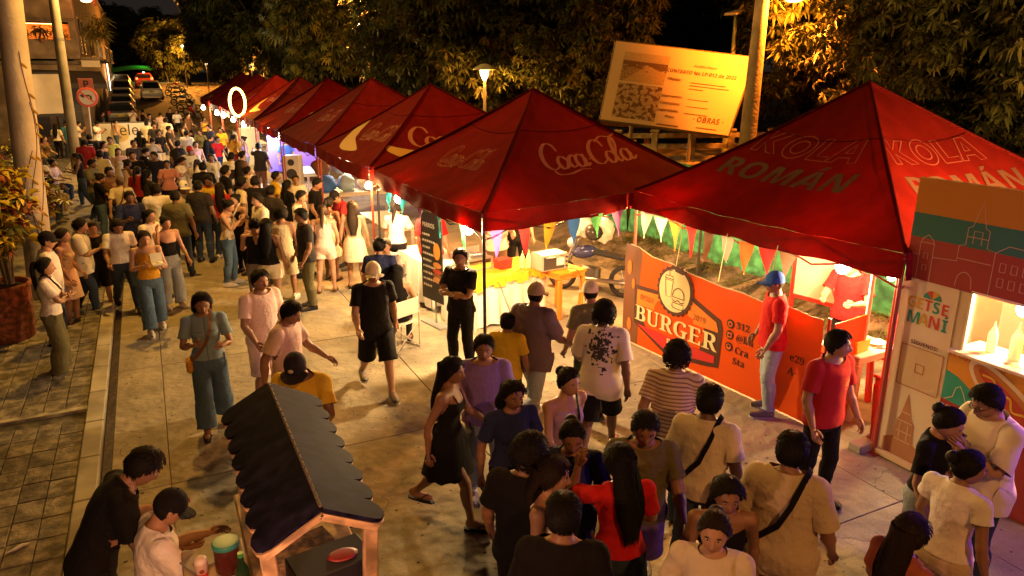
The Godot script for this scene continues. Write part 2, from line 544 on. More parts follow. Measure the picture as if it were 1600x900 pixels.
	pp.tube([Vector3(-0.09, 0.01, 0), Vector3(-0.02, 0.02, 0.015), Vector3(0.04, 0.012, -0.01), Vector3(0.1, 0.022, 0.02)], [0.006, 0.02, 0.022, 0.004], 6, true, 0.35)
	solo("paper_scrap", pp, mat(0.6, 0.57, 0.5, 0.9), "crumpled pale paper scrap on the left pavers", "litter", Vector3(-1.42, 0.11, -6.6), 25)
	var sw := MB.new()
	sw.tube([Vector3(-0.2, 0.006, 0.05), Vector3(0.0, 0.006, -0.03), Vector3(0.09, 0.006, 0.0), Vector3(0.02, 0.006, 0.12)], [0.006], 5)
	solo("drinking_straw", sw, mat(0.6, 0.12, 0.06, 0.5), "bent red straw lying on the concrete near the food booth", "litter", Vector3(4.25, 0.0, -3.95), 20)

# ------------------------------------------------------------------ trees and plants
func tuft(leaves: int, ln: float, w: float, droop: float, sd: int) -> ArrayMesh:
	var m := MB.new()
	m.colored = true
	var r := RandomNumberGenerator.new(); r.seed = sd
	for k in leaves:
		var a := TAU * k / leaves + r.randf_range(-0.3, 0.3)
		var up := r.randf_range(-0.35, 0.5)
		var d := Vector3(cos(a), up, sin(a)).normalized()
		var s := d.cross(Vector3.UP).normalized()
		var l := ln * r.randf_range(0.7, 1.15)
		var p0 := d * ln * 0.06
		var p1 := p0 + d * l * 0.5 + Vector3(0, -droop * l * 0.15, 0)
		var p2 := p0 + d * l * 0.9 + Vector3(0, -droop * l * 0.6, 0)
		var t := r.randf_range(0.75, 1.2)
		m.col = Color(t, t, t * r.randf_range(0.8, 1.1))
		var fold := Vector3(0, w * 0.25, 0)
		var nn := s.cross(d).normalized()
		if nn.y < 0: nn = -nn
		var i := m.vert(p0, nn); m.vert(p1 - s * w * 0.5 + fold, (nn - s * 0.5).normalized()); m.vert(p1, nn); m.vert(p1 + s * w * 0.5 + fold, (nn + s * 0.5).normalized()); m.vert(p2, nn)
		m.tri_i(i, i + 1, i + 2); m.tri_i(i, i + 2, i + 3); m.tri_i(i + 1, i + 4, i + 2); m.tri_i(i + 2, i + 4, i + 3)
	return m.orient().mesh()

func leaf_mat(r: float, g: float, b: float) -> StandardMaterial3D:
	var m := StandardMaterial3D.new()
	m.albedo_color = lin(r, g, b)
	m.vertex_color_use_as_albedo = true
	m.roughness = 0.55
	m.cull_mode = BaseMaterial3D.CULL_DISABLED
	m.backlight_enabled = true
	m.backlight = Color(0.10, 0.14, 0.03)
	return m

func tree(label: String, base: Vector3, center: Vector3, rad: Vector3, count: int, mesh: Mesh, mtl: Material, scale: float, sd: int, trunk_r := 0.22, hollow := 0.35) -> void:
	var t := thing("mango_tree", label, "tree", base, 0, "trees standing behind the stalls")
	rng.seed = sd
	var c := center - base
	var tr := MB.new()
	var fork := Vector3(c.x * 0.25, c.y - rad.y * 0.75, c.z * 0.25)
	if fork.y < 1.2: fork.y = 1.2
	tr.tube(smooth_line([Vector3.ZERO, Vector3(0.05, fork.y * 0.5, -0.04), fork], 4), [trunk_r * 1.25, trunk_r * 1.05, trunk_r, trunk_r * 0.95, trunk_r * 0.9, trunk_r * 0.88, trunk_r * 0.86, trunk_r * 0.84, trunk_r * 0.8], 12)
	var clumps := []
	for k in 9:
		var a := TAU * k / 9.0 + rng.randf_range(-0.4, 0.4)
		var e := c + Vector3(cos(a) * rad.x * 0.75, rng.randf_range(-0.5, 0.6) * rad.y, sin(a) * rad.z * 0.75)
		tr.tube(smooth_line([fork - Vector3(0, 0.15, 0), fork.lerp(e, 0.4) + Vector3(0, 0.35, 0), e], 3), [trunk_r * 0.55, trunk_r * 0.45, trunk_r * 0.38, trunk_r * 0.3, trunk_r * 0.22, trunk_r * 0.14, 0.02], 7)
	part(t, "trunk", tr, grain(mat(0.10, 0.075, 0.05, 0.95), texs["earth"], 1.2, texs["earthn"], 1.0))
	for k in int(26 + count / 90.0):
		var d := Vector3(rng.randfn(), rng.randfn(), rng.randfn()).normalized()
		clumps.append([c + d * rad * lerpf(hollow, 0.95, sqrt(rng.randf())), rng.randf_range(0.16, 0.34)])
	var mm := MultiMesh.new()
	mm.transform_format = MultiMesh.TRANSFORM_3D
	mm.use_colors = true
	mm.mesh = mesh
	mm.instance_count = count
	for k in count:
		var cl: Array = clumps[rng.randi() % clumps.size()]
		var d := Vector3(rng.randfn(), rng.randfn() * 0.8, rng.randfn()).normalized() * pow(rng.randf(), 0.4)
		var p: Vector3 = cl[0] + d * rad * cl[1]
		var b := Basis.from_euler(Vector3(rng.randf_range(-0.7, 0.7), rng.randf() * TAU, rng.randf_range(-0.7, 0.7))) * (scale * rng.randf_range(0.7, 1.3))
		mm.set_instance_transform(k, Transform3D(b, p))
		var tn := rng.randf_range(0.7, 1.25)
		mm.set_instance_color(k, Color(tn * rng.randf_range(0.9, 1.25), tn, tn * 0.9))
	var mi := MultiMeshInstance3D.new()
	mi.name = "crown"
	mi.multimesh = mm
	mi.material_override = mtl
	mi.set_meta("kind", "stuff")
	t.add_child(mi)

func build_trees() -> void:
	var lg := tuft(15, 0.22, 0.05, 1.1, 7)
	var md := tuft(14, 0.37, 0.085, 1.0, 9)
	var dark := leaf_mat(0.06, 0.078, 0.025)
	tree("forked mango tree whose leaves glow orange beside the sodium street lamp", Vector3(15.9, 1.7, -14.4), Vector3(15.3, 5.3, -13.9), Vector3(2.1, 2.3, 2.0), 4712, lg, dark, 1.0, 31, 0.2, 0.3)
	tree("large dark mango tree rising behind the grey lettered red canopy", Vector3(14.4, 1.6, -9.4), Vector3(14.2, 5.6, -8.6), Vector3(3.0, 3.4, 3.4), 7440, lg, dark, 1.0, 32, 0.28, 0.3)
	tree("dark mango tree at the right edge behind the food booth", Vector3(14.8, 1.6, -5.4), Vector3(14.2, 4.6, -5.6), Vector3(2.6, 2.8, 2.8), 5456, lg, dark, 1.0, 33, 0.25, 0.3)
	tree("dark mango tree hanging above the notice board and its lamp", Vector3(18.0, 1.7, -15.0), Vector3(17.6, 7.4, -15.2), Vector3(3.6, 2.6, 3.6), 4464, lg, dark, 1.2, 34, 0.25, 0.3)
	tree("dark drooping mango tree left of the notice board", Vector3(12.2, 1.2, -20.2), Vector3(11.6, 5.4, -19.6), Vector3(2.6, 2.6, 2.8), 6448, lg, dark, 1.05, 35, 0.25, 0.3)
	tree("broad mango tree around the round white park lamp", Vector3(11.0, 0.9, -25.2), Vector3(10.3, 5.3, -24.3), Vector3(3.4, 3.0, 3.4), 7936, lg, dark, 1.15, 36, 0.3, 0.3)
	tree("tall mango tree behind the fourth red canopy", Vector3(12.8, 0.9, -31.5), Vector3(12.0, 6.0, -31.0), Vector3(3.8, 3.6, 4.0), 6944, lg, dark, 1.4, 37, 0.3, 0.3)
	tree("yellow lit mango tree behind the far red canopies", Vector3(11.6, 0.6, -43.0), Vector3(10.4, 5.2, -42.0), Vector3(4.2, 3.4, 3.4), 6448, md, dark, 1.0, 38, 0.3, 0.3)
	tree("high dark tree above the yellow lit trees", Vector3(13.6, 0.5, -49.0), Vector3(12.4, 9.4, -48.5), Vector3(5.0, 3.8, 5.0), 5456, md, dark, 1.1, 39, 0.35, 0.3)
	tree("dark tree over the far end of the canopy row", Vector3(9.0, 0.4, -56.0), Vector3(8.0, 7.6, -55.0), Vector3(4.2, 4.4, 5.0), 5456, md, dark, 1.2, 40, 0.35, 0.3)
	tree("tall dark tree standing right of the far road", Vector3(8.4, 1.2, -74.0), Vector3(7.2, 8.6, -72.0), Vector3(3.6, 5.0, 5.0), 4960, md, dark, 1.4, 41, 0.35, 0.3)
	tree("pale olive tree lit by the lamp over the far road", Vector3(4.9, 2.4, -92.0), Vector3(4.0, 6.6, -91.0), Vector3(3.4, 3.2, 3.6), 3968, md, dark, 1.4, 42, 0.3, 0.3)
	tree("dark tree behind the footbridge", Vector3(22.0, 1.6, -30.0), Vector3(21.4, 6.6, -30.0), Vector3(5.4, 3.4, 5.0), 4216, md, dark, 1.3, 43, 0.3, 0.3)
	tree("dark tree closing the end of the far road", Vector3(-1.0, 2.6, -125.0), Vector3(-0.5, 8.0, -125.0), Vector3(7.0, 5.5, 5.0), 3720, md, dark, 2.0, 44, 0.3, 0.3)

func croton(label: String, at: Vector3, h: float, spread: float, count: int, sd: int, group: String) -> void:
	var t := thing("croton_shrub", label, "shrub", at, 0, group)
	rng.seed = sd
	var st := MB.new()
	var tips := []
	for k in 9:
		var a := TAU * k / 9 + rng.randf()
		var e := Vector3(cos(a) * spread * rng.randf_range(0.2, 0.8), h * rng.randf_range(0.55, 0.9), sin(a) * spread * rng.randf_range(0.2, 0.8))
		st.tube([Vector3(cos(a) * 0.05, 0, sin(a) * 0.05), e * 0.5 + Vector3(0, 0.1, 0), e], [0.018, 0.014, 0.008], 5)
		tips.append(e)
	part(t, "stem", st, mat(0.12, 0.09, 0.05, 0.9))
	var shape := tuft(9, 0.24, 0.085, 0.6, 77)
	var mm := MultiMesh.new()
	mm.transform_format = MultiMesh.TRANSFORM_3D; mm.use_colors = true; mm.mesh = shape; mm.instance_count = count
	for k in count:
		var e: Vector3 = tips[rng.randi() % tips.size()]
		var p := e + Vector3(rng.randfn() * spread * 0.28, rng.randfn() * h * 0.16, rng.randfn() * spread * 0.28)
		mm.set_instance_transform(k, Transform3D(Basis.from_euler(Vector3(rng.randf_range(-0.5, 0.5), rng.randf() * TAU, rng.randf_range(-0.5, 0.5))) * rng.randf_range(0.7, 1.2), p))
		var q := rng.randf()
		if q < 0.6: mm.set_instance_color(k, Color(0.5, 0.40, 0.03))
		elif q < 0.8: mm.set_instance_color(k, Color(0.14, 0.17, 0.03))
		else: mm.set_instance_color(k, Color(0.30, 0.08, 0.03))
	var mi := MultiMeshInstance3D.new()
	mi.name = "foliage"; mi.multimesh = mm; mi.material_override = leaf_mat(1, 1, 1); mi.set_meta("kind", "stuff")
	t.add_child(mi)

func pot(label: String, at: Vector3, r: float, h: float) -> void:
	var t := thing("planter", label, "planter", at)
	var m := MB.new()
	m.lathe(X(Vector3.ZERO), [Vector2(0.001, 0), Vector2(r * 0.86, 0), Vector2(r * 0.9, 0.03), Vector2(r * 0.99, h * 0.6), Vector2(r, h - 0.07), Vector2(r * 1.06, h - 0.06), Vector2(r * 1.06, h), Vector2(r * 0.95, h), Vector2(r * 0.93, h - 0.08)], 28)
	part(t, "pot", m, grain(mat(0.42, 0.13, 0.06, 0.85), texs["earth"], 1.5))
	var s := MB.new(); s.lathe(X(Vector3(0, h - 0.08, 0)), [Vector2(r * 0.94, 0), Vector2(r * 0.5, 0.02), Vector2(0.001, 0.03)], 20)
	part(t, "soil", s, mat(0.04, 0.028, 0.018, 0.98))

func build_plants() -> void:
	pot("large round terracotta planter on the left pavement", Vector3(-2.27, 0.10, -12.75), 0.40, 0.86)
	croton("tall croton with bright yellow leaves growing in the terracotta planter", Vector3(-2.13, 0.92, -12.8), 1.65, 0.36, 190, 51, "crotons along the left pavement")
	croton("red and yellow croton behind the concrete pole at the left edge", Vector3(-2.85, 0.1, -17.0), 2.4, 0.6, 220, 52, "crotons along the left pavement")
	croton("low yellowish croton beside the seated man in the white cap", Vector3(-3.3, 0.1, -26.5), 1.2, 0.6, 120, 53, "crotons along the left pavement")
	croton("green croton under the projector screen", Vector3(-3.9, 0.1, -32.5), 1.1, 0.7, 120, 54, "crotons along the left pavement")
	croton("dense croton just right of the concrete pole", Vector3(-2.75, 0.1, -21.5), 1.25, 0.6, 130, 55, "crotons along the left pavement")
	# the low planter wall people sit on
	var w := thing("planter_wall", "low concrete planter wall with seated people at the left", "wall", Vector3(-2.6, 0.1, -24.6))
	part(w, "wall_body", MB.new().bx(-0.35, 0.2, 0, 0.55, 0.4, 6.4, 0.01), grain(mat(0.25, 0.21, 0.15, 0.9), texs["concrete"], 0.8))
	part(w, "coping", MB.new().bx(-0.35, 0.425, 0, 0.66, 0.05, 6.5, 0.01), grain(mat(0.33, 0.29, 0.22, 0.9), texs["concrete"], 0.8))

# ------------------------------------------------------------------ poles, signs, boards
func build_poles() -> void:
	var conc := grain(mat(0.55, 0.51, 0.42, 0.85), noise_tex("pale", 14, 0.01, 0.86, 1.0), 0.5, texs["concn"], 0.2)
	# big pole at the left; its unseen lamp hangs above the picture and lights the pavement
	street_lamp("street_lamp", "thick concrete pole with a painted vine at the left edge, its lamp out of view", Vector3(-2.03, 0.1, -15.0), Vector3(0.6, 8.6, -14.6), 0.225, Color(1.0, 0.73, 0.30), 50.0, conc, Vector3(0.52, 0, 0))
	var pole: Node3D = get_node("street_lamp")
	var vm := MB.new(); var lm := MB.new()
	rng.seed = 8
	for k in 3:
		var pts := []
		for i in 16:
			var u := i / 15.0
			var y := 0.5 + u * (2.1 + 0.8 * k)
			var a := 0.55 + 0.5 * sin(u * 7.0 + k * 2.0) + 0.35 * (k - 1)
			var r := lerpf(0.225, 0.167, y / 8.75) + 0.004
			pts.append(Vector3(0.52 * y / 8.75 + sin(a) * r, y, cos(a) * r))
		vm.tube(pts, [0.011, 0.008, 0.006], 4, true)
		for i in range(2, 15, 2):
			var p: Vector3 = pts[i]
			for q in 2:
				var s := 0.07
				var o := Vector3((0.05 + 0.03 * q) * (1 if q == 0 else -1), 0.03, 0.004)
				lm.ell(X(p + o * 0.8 + Vector3(0, 0, -0.01 * absf(o.x) / 0.05), 0, 0, 40 - 80 * q), Vector3(s * 0.32, s, 0.006), 8, 4)
	part(pole, "painted_vine", vm, mat(0.12, 0.05, 0.025, 0.9))
	part(pole, "painted_leaf", lm, mat(0.45, 0.30, 0.05, 0.9))
	# second pole; its unseen lamp above the picture lights the screen and far crowd
	street_lamp("street_lamp", "slim concrete pole in front of the left building, its unseen lamp lighting the far crowd", Vector3(-2.66, 0.1, -34.0), Vector3(-0.4, 8.4, -33.0), 0.2, Color(1.0, 0.76, 0.40), 110.0, grain(mat(0.26, 0.23, 0.17, 0.9), texs["pale"], 0.5), Vector3(0.2, 0, 0))
	var t: Node3D = get_node("street_lamp_001")
	part(t, "metal_band", MB.new().tube([Vector3(0.125, 5.0, 0), Vector3(0.127, 5.08, 0)], [0.175, 0.175], 14), mat(0.2, 0.2, 0.2, 0.5, 0.7))
	var wr := MB.new()
	wr.tube([Vector3(0.18, 7.2, 0), Vector3(-2.6, 6.6, -6.0), Vector3(-4.0, 6.5, -13.6)], [0.012], 5)
	part(t, "cable", wr, mat(0.02, 0.02, 0.02, 0.7))
	# traffic sign
	var s := thing("traffic_sign", "round no right turn sign on a white post above the crowd", "sign", Vector3(-1.97, 0.1, -33.0))
	part(s, "post", MB.new().tube([Vector3.ZERO, Vector3(0.14, 3.6, 0)], [0.035, 0.035], 8), mat(0.6, 0.56, 0.48, 0.6))
	var disc := MB.new(); disc.lathe(X(Vector3(0.12, 2.92, 0.05), 8, 90), [Vector2(0.001, 0.0), Vector2(0.36, 0), Vector2(0.37, 0.008), Vector2(0.36, 0.016), Vector2(0.001, 0.016)], 28)
	part(s, "disc", disc, mat(0.55, 0.50, 0.42, 0.5))
	var ring := MB.new(); ring.lathe(X(Vector3(0.12, 2.92, 0.054), 8, 90), [Vector2(0.28, 0.0), Vector2(0.362, 0), Vector2(0.366, 0.018), Vector2(0.28, 0.018)], 28)
	part(s, "red_ring", ring, mat(0.55, 0.07, 0.04, 0.5))
	var ar := MB.new()
	var fx := X(Vector3(0.12, 2.92, 0.08), 8)
	ar.box(fx * X(Vector3(-0.03, 0.06, 0)), Vector3(0.25, 0.065, 0.006)); ar.box(fx * X(Vector3(0.12, -0.03, 0.001)), Vector3(0.065, 0.18, 0.006))
	ar.prism(fx * X(Vector3(-0.17, 0.06, 0.002)), PackedVector2Array([Vector2(0.06, 0.1), Vector2(-0.08, 0), Vector2(0.06, -0.1)]), 0.006)
	part(s, "black_arrow", ar, mat(0.02, 0.02, 0.02, 0.6))
	part(s, "red_slash", MB.new().box(fx * X(Vector3(0, 0, 0.006), 0, 0, -42), Vector3(0.56, 0.05, 0.005)), mat(0.55, 0.07, 0.04, 0.5))
	var ps := thing("parking_sign", "faded red parking letter sign above the round traffic sign", "sign", Vector3(-1.86, 3.32, -33.0))
	part(ps, "plate", MB.new().box(X(Vector3(0.03, 0.17, 0.05), 8), Vector3(0.5, 0.44, 0.015), 0.004), mat(0.33, 0.08, 0.05, 0.6))
	part(ps, "letter", text_mesh("P", 0.28, func(p): return [X(Vector3(0.03, 0.03, 0.062), 8) * Vector3(p.x, p.y, 0), Vector3(0, 0, 1)], false, true), mat(0.03, 0.02, 0.02, 0.6))
	# sodium lamp beside the notice board
	street_lamp("street_lamp", "round concrete pole with a glowing sodium lamp beside the notice board", Vector3(12.05, 1.0, -12.62), Vector3(13.02, 5.50, -12.72), 0.2, SODIUM, 62.0, grain(mat(0.42, 0.36, 0.27, 0.9), texs["concrete"], 0.5, texs["concn"], 0.4), Vector3(0.62, 0, -0.55))
	# flat topped modern lamp, unlit
	var l := thing("street_lamp", "unlit flat headed lamp post rising behind the notice board", "street lamp", Vector3(14.15, 1.7, -15.6))
	part(l, "post", MB.new().tube([Vector3.ZERO, Vector3(0, 2.2, 0), Vector3(0, 2.3, 0), Vector3(0, 3.7, 0)], [0.1, 0.1, 0.06, 0.05], 10), mat(0.34, 0.38, 0.22, 0.6, 0.2))
	part(l, "flat_head", MB.new().box(X(Vector3(0.12, 3.78, 0.05), 22, 0, 10), Vector3(1.25, 0.07, 0.36), 0.02), mat(0.4, 0.4, 0.3, 0.5, 0.3))
	# globe park lamp
	var gl := thing("park_lamp", "lit white park lamp with a disc shade among the trees", "lamp", Vector3(8.95, 0.05, -20.03))
	part(gl, "post", MB.new().tube([Vector3.ZERO, Vector3(0, 3.7, 0)], [0.06, 0.045], 10), mat(0.5, 0.5, 0.42, 0.5))
	var gm := MB.new(); gm.lathe(X(Vector3(0, 3.68, 0)), [Vector2(0.05, 0), Vector2(0.12, 0.16), Vector2(0.13, 0.3), Vector2(0.05, 0.42), Vector2(0.001, 0.44)], 14)
	part(gl, "lamp_glass", gm, glow(1.0, 0.85, 0.5, 7.0))
	var dm := MB.new(); dm.lathe(X(Vector3(0, 3.98, 0)), [Vector2(0.14, 0.0), Vector2(0.33, -0.02), Vector2(0.33, 0.02), Vector2(0.12, 0.14), Vector2(0.001, 0.16)], 18)
	part(gl, "disc_shade", dm, mat(0.55, 0.56, 0.46, 0.5))
	omni(gl, Vector3(0, 3.86, 0), Color(1.0, 0.62, 0.22), 26.0, 0.12)
	# far lamps along the park and the road
	var fl := [[Vector3(4.44, 2.2, -85.8), 6.39, "street lamp over the far road beside the olive tree", 40.0], [Vector3(5.96, 1.6, -78.6), 4.6, "low white lamp behind the parked motorcycles", 6.0], [Vector3(3.7, 2.4, -97.0), 4.5, "small lamp at the far end of the road", 6.0], [Vector3(7.0, 0.5, -54.7), 4.25, "small white lamp over the farthest canopy", 5.0], [Vector3(9.3, 0.7, -34.5), 5.95, "bright high lamp among the yellow lit trees", 11.0], [Vector3(8.98, 0.6, -42.7), 5.85, "white lamp left of the bright high lamp in the trees", 11.0]]
	for f in fl:
		var b: Vector3 = f[0]
		var o := thing("far_lamp", f[2], "lamp", b, 0, "distant lamps")
		part(o, "post", MB.new().tube([Vector3.ZERO, Vector3(0, f[1] - b.y - 0.05, 0)], [0.05, 0.04], 6), mat(0.2, 0.2, 0.18, 0.6))
		part(o, "lamp_glass", MB.new().ell(X(Vector3(0, f[1] - b.y, 0)), Vector3(0.13, 0.1, 0.13), 10, 6), glow(1.0, 0.78, 0.5, 10.0))
		omni(o, Vector3(0, f[1] - b.y, 0), Color(1.0, 0.62, 0.22), f[3] * 4.5, 0.1)
	# an unseen lamp behind the viewer, placed to light the near crowd from the front
	street_lamp("street_lamp", "unseen street lamp on a concrete pole behind the viewer, lighting the near crowd", Vector3(-1.6, 0.1, 5.0), Vector3(1.2, 8.2, 4.2), 0.16, Color(1.0, 0.66, 0.34), 34.0, conc)

func board_map(tl: Vector3, tr: Vector3, br: Vector3, bl: Vector3, w: float, h: float, lift: float) -> Callable:
	var nn := (tr - tl).cross(bl - tl).normalized()
	if nn.z < 0: nn = -nn
	return func(p: Vector2) -> Array:
		var u := p.x / w + 0.5; var v := p.y / h
		return [bl.lerp(br, u).lerp(tl.lerp(tr, u), v) + nn * lift, nn]

func flat_shape(pts: Array, mapper: Callable) -> MB:      # a flat printed patch from 2-D points
	var m := MB.new()
	var poly := PackedVector2Array()
	for p in pts: poly.append(p)
	var ts := Geometry2D.triangulate_polygon(poly)
	for p in poly:
		var q: Array = mapper.call(p)
		m.vert(q[0], q[1])
	for i in range(0, ts.size(), 3): m.ix.append_array([ts[i], ts[i + 1], ts[i + 2]])
	return m.orient()
func rect_pts(x0: float, y0: float, x1: float, y1: float) -> Array: return [Vector2(x0, y0), Vector2(x1, y0), Vector2(x1, y1), Vector2(x0, y1)]
func arc_pts(cx: float, cy: float, rx: float, ry: float, cnt := 24, a0 := 0.0, a1 := TAU) -> Array:
	var o := []
	for k in cnt:
		var a := a0 + (a1 - a0) * k / (cnt if a1 - a0 > 6.2 else cnt - 1)
		o.append(Vector2(cx + cos(a) * rx, cy + sin(a) * ry))
	return o

func build_notice_board() -> void:
	var tl := Vector3(10.67, 4.68, -15.91); var tr := Vector3(13.35, 4.28, -13.95); var br := Vector3(12.55, 2.49, -13.78); var bl := Vector3(10.08, 2.84, -15.59)
	var base := Vector3(11.6, 1.5, -14.9)
	var t := thing("notice_board", "large leaning construction notice board with photographs and OBRAS lettering", "notice board", base)
	tl -= base; tr -= base; br -= base; bl -= base
	var nn := (tr - tl).cross(bl - tl).normalized()
	if nn.z < 0: nn = -nn
	var sheet := MB.new()
	rng.seed = 4
	var nu := 18; var nv := 12
	for j in nv + 1:
		for i in nu + 1:
			var u := float(i) / nu; var v := float(j) / nv
			var p := bl.lerp(br, u).lerp(tl.lerp(tr, u), v)
			var edge := sin(PI * u) * sin(PI * v)
			sheet.vert(p + nn * (0.04 + 0.004 * edge * sin(u * 9 + v * 5) * sin(v * 11 - u * 3)), nn, Vector2(u, 1 - v))
	for j in nv:
		for i in nu:
			var a := j * (nu + 1) + i; var b := a + nu + 1
			sheet.tri_i(a, a + 1, b + 1); sheet.tri_i(a, b + 1, b)
	sheet.n = face_normals(sheet.v, sheet.ix)
	part(t, "printed_sheet", sheet, mat(0.60, 0.45, 0.27, 0.55))
	var fr := MB.new()
	fr.tube([tl - nn * 0.03, tr - nn * 0.03], [0.055], 6); fr.tube([bl - nn * 0.03, br - nn * 0.03], [0.055], 6); fr.tube([tl - nn * 0.03, bl - nn * 0.03], [0.04], 6); fr.tube([tr - nn * 0.03, br - nn * 0.03], [0.05], 6)
	part(t, "frame", fr, mat(0.12, 0.085, 0.05, 0.8))
	for u in [0.25, 0.72]:
		var lp := bl.lerp(br, u)
		part(t, "leg", MB.new().tube([Vector3(lp.x, 0.05, lp.z - 0.1), lp - nn * 0.06, bl.lerp(br, u).lerp(tl.lerp(tr, u), 0.9) - nn * 0.06], [0.05, 0.05, 0.045], 6), mat(0.2, 0.16, 0.1, 0.8))
	var W := 3.3; var H := 1.9
	var mp := board_map(tl, tr, br, bl, W, H, 0.0465)
	var brown := mat(0.16, 0.075, 0.025, 0.8)
	# the printed photographs, sepia pictures of a paved street and of trees and roofs
	for q in 2:
		var im := Image.create(112, 72, false, Image.FORMAT_RGB8)
		var nz := FastNoiseLite.new(); nz.seed = 7 + q; nz.frequency = 0.055; nz.fractal_octaves = 4
		for y in 72:
			for x in 112:
				var n1 := nz.get_noise_2d(x * (0.6 if q == 0 else 1.0), y * 1.4); var n2 := nz.get_noise_2d(x * 4.0 + 90, y * 4.0)
				var c := Vector3(0.50, 0.36, 0.2)
				if q == 0:
					if y > 20 and y < 34 + n1 * 18: c = Vector3(0.17, 0.08, 0.03)
					elif y >= 30 and x > 96 - y * 1.25 and x < 70 + y * 0.9: c = Vector3(0.52, 0.33, 0.14)
					elif y >= 30: c = Vector3(0.33, 0.2, 0.09) + Vector3.ONE * n2 * 0.2
				else:
					if n1 > 0.08: c = Vector3(0.15, 0.07, 0.03)
					elif n2 > 0.12: c = Vector3(0.3, 0.16, 0.07)
					elif n2 < -0.2: c = Vector3(0.6, 0.48, 0.3)
				c *= 0.9 + 0.35 * n2
				im.set_pixel(x, y, lin(clampf(c.x, 0.01, 0.8), clampf(c.y, 0.01, 0.8), clampf(c.z, 0.005, 0.8)))
		var pmt := StandardMaterial3D.new(); pmt.albedo_texture = ImageTexture.create_from_image(im); pmt.roughness = 0.6; pmt.cull_mode = BaseMaterial3D.CULL_DISABLED
		var mq := board_map(tl, tr, br, bl, W, H, 0.0465)
		var y0 := 0.98 if q == 0 else 0.1; var y1 := 1.68 if q == 0 else 0.93
		var pmsh := MB.new()
		pmsh.quad(mq.call(Vector2(-1.38, y0))[0], mq.call(Vector2(-0.28, y0))[0], mq.call(Vector2(-0.28, y1))[0], mq.call(Vector2(-1.38, y1))[0])
		part(t, "printed_photograph", pmsh, pmt)
	var lines := [["CONTRATO No LP-012 de 2022", 0.085, 0.55, 1.32, true], ["Alcaldía Mayor", 0.06, 0.6, 1.5, false], ["Objeto:", 0.07, -0.05, 1.13, true], ["Interventor:", 0.065, 0.0, 0.72, true], ["Contratista:", 0.065, 0.0, 0.55, true], ["Supervisión:", 0.065, 0.0, 0.38, true], ["Plazo:", 0.065, 0.08, 0.23, true], ["· OBRAS ·", 0.13, 1.05, 0.22, true]]
	for q in lines:
		var cx: float = q[2]; var cy: float = q[3]
		var mm := board_map(tl, tr, br, bl, W, H, 0.0475)
		part(t, "lettering", text_mesh(q[0], q[1], func(p): return mm.call(p + Vector2(cx, cy)), false, q[4]), brown)
	var bars := MB.new()
	for r in [[-0.2, 0.04, 0.35, 0.07], [0.8, 0.08, 1.32, 0.1], [0.35, 1.12, 1.2, 1.135], [0.35, 1.05, 1.3, 1.065], [0.35, 0.97, 0.7, 0.985], [0.4, 0.72, 0.9, 0.735], [0.4, 0.55, 0.95, 0.565], [0.4, 0.38, 1.0, 0.395]]:
		var s := flat_shape(rect_pts(r[0], r[1], r[2], r[3]), board_map(tl, tr, br, bl, W, H, 0.0475))
		var o := bars.v.size()
		for v in s.v.size(): bars.vert(s.v[v], s.n[v])
		for v in s.ix: bars.ix.append(v + o)
	part(t, "printed_lines", bars, brown)

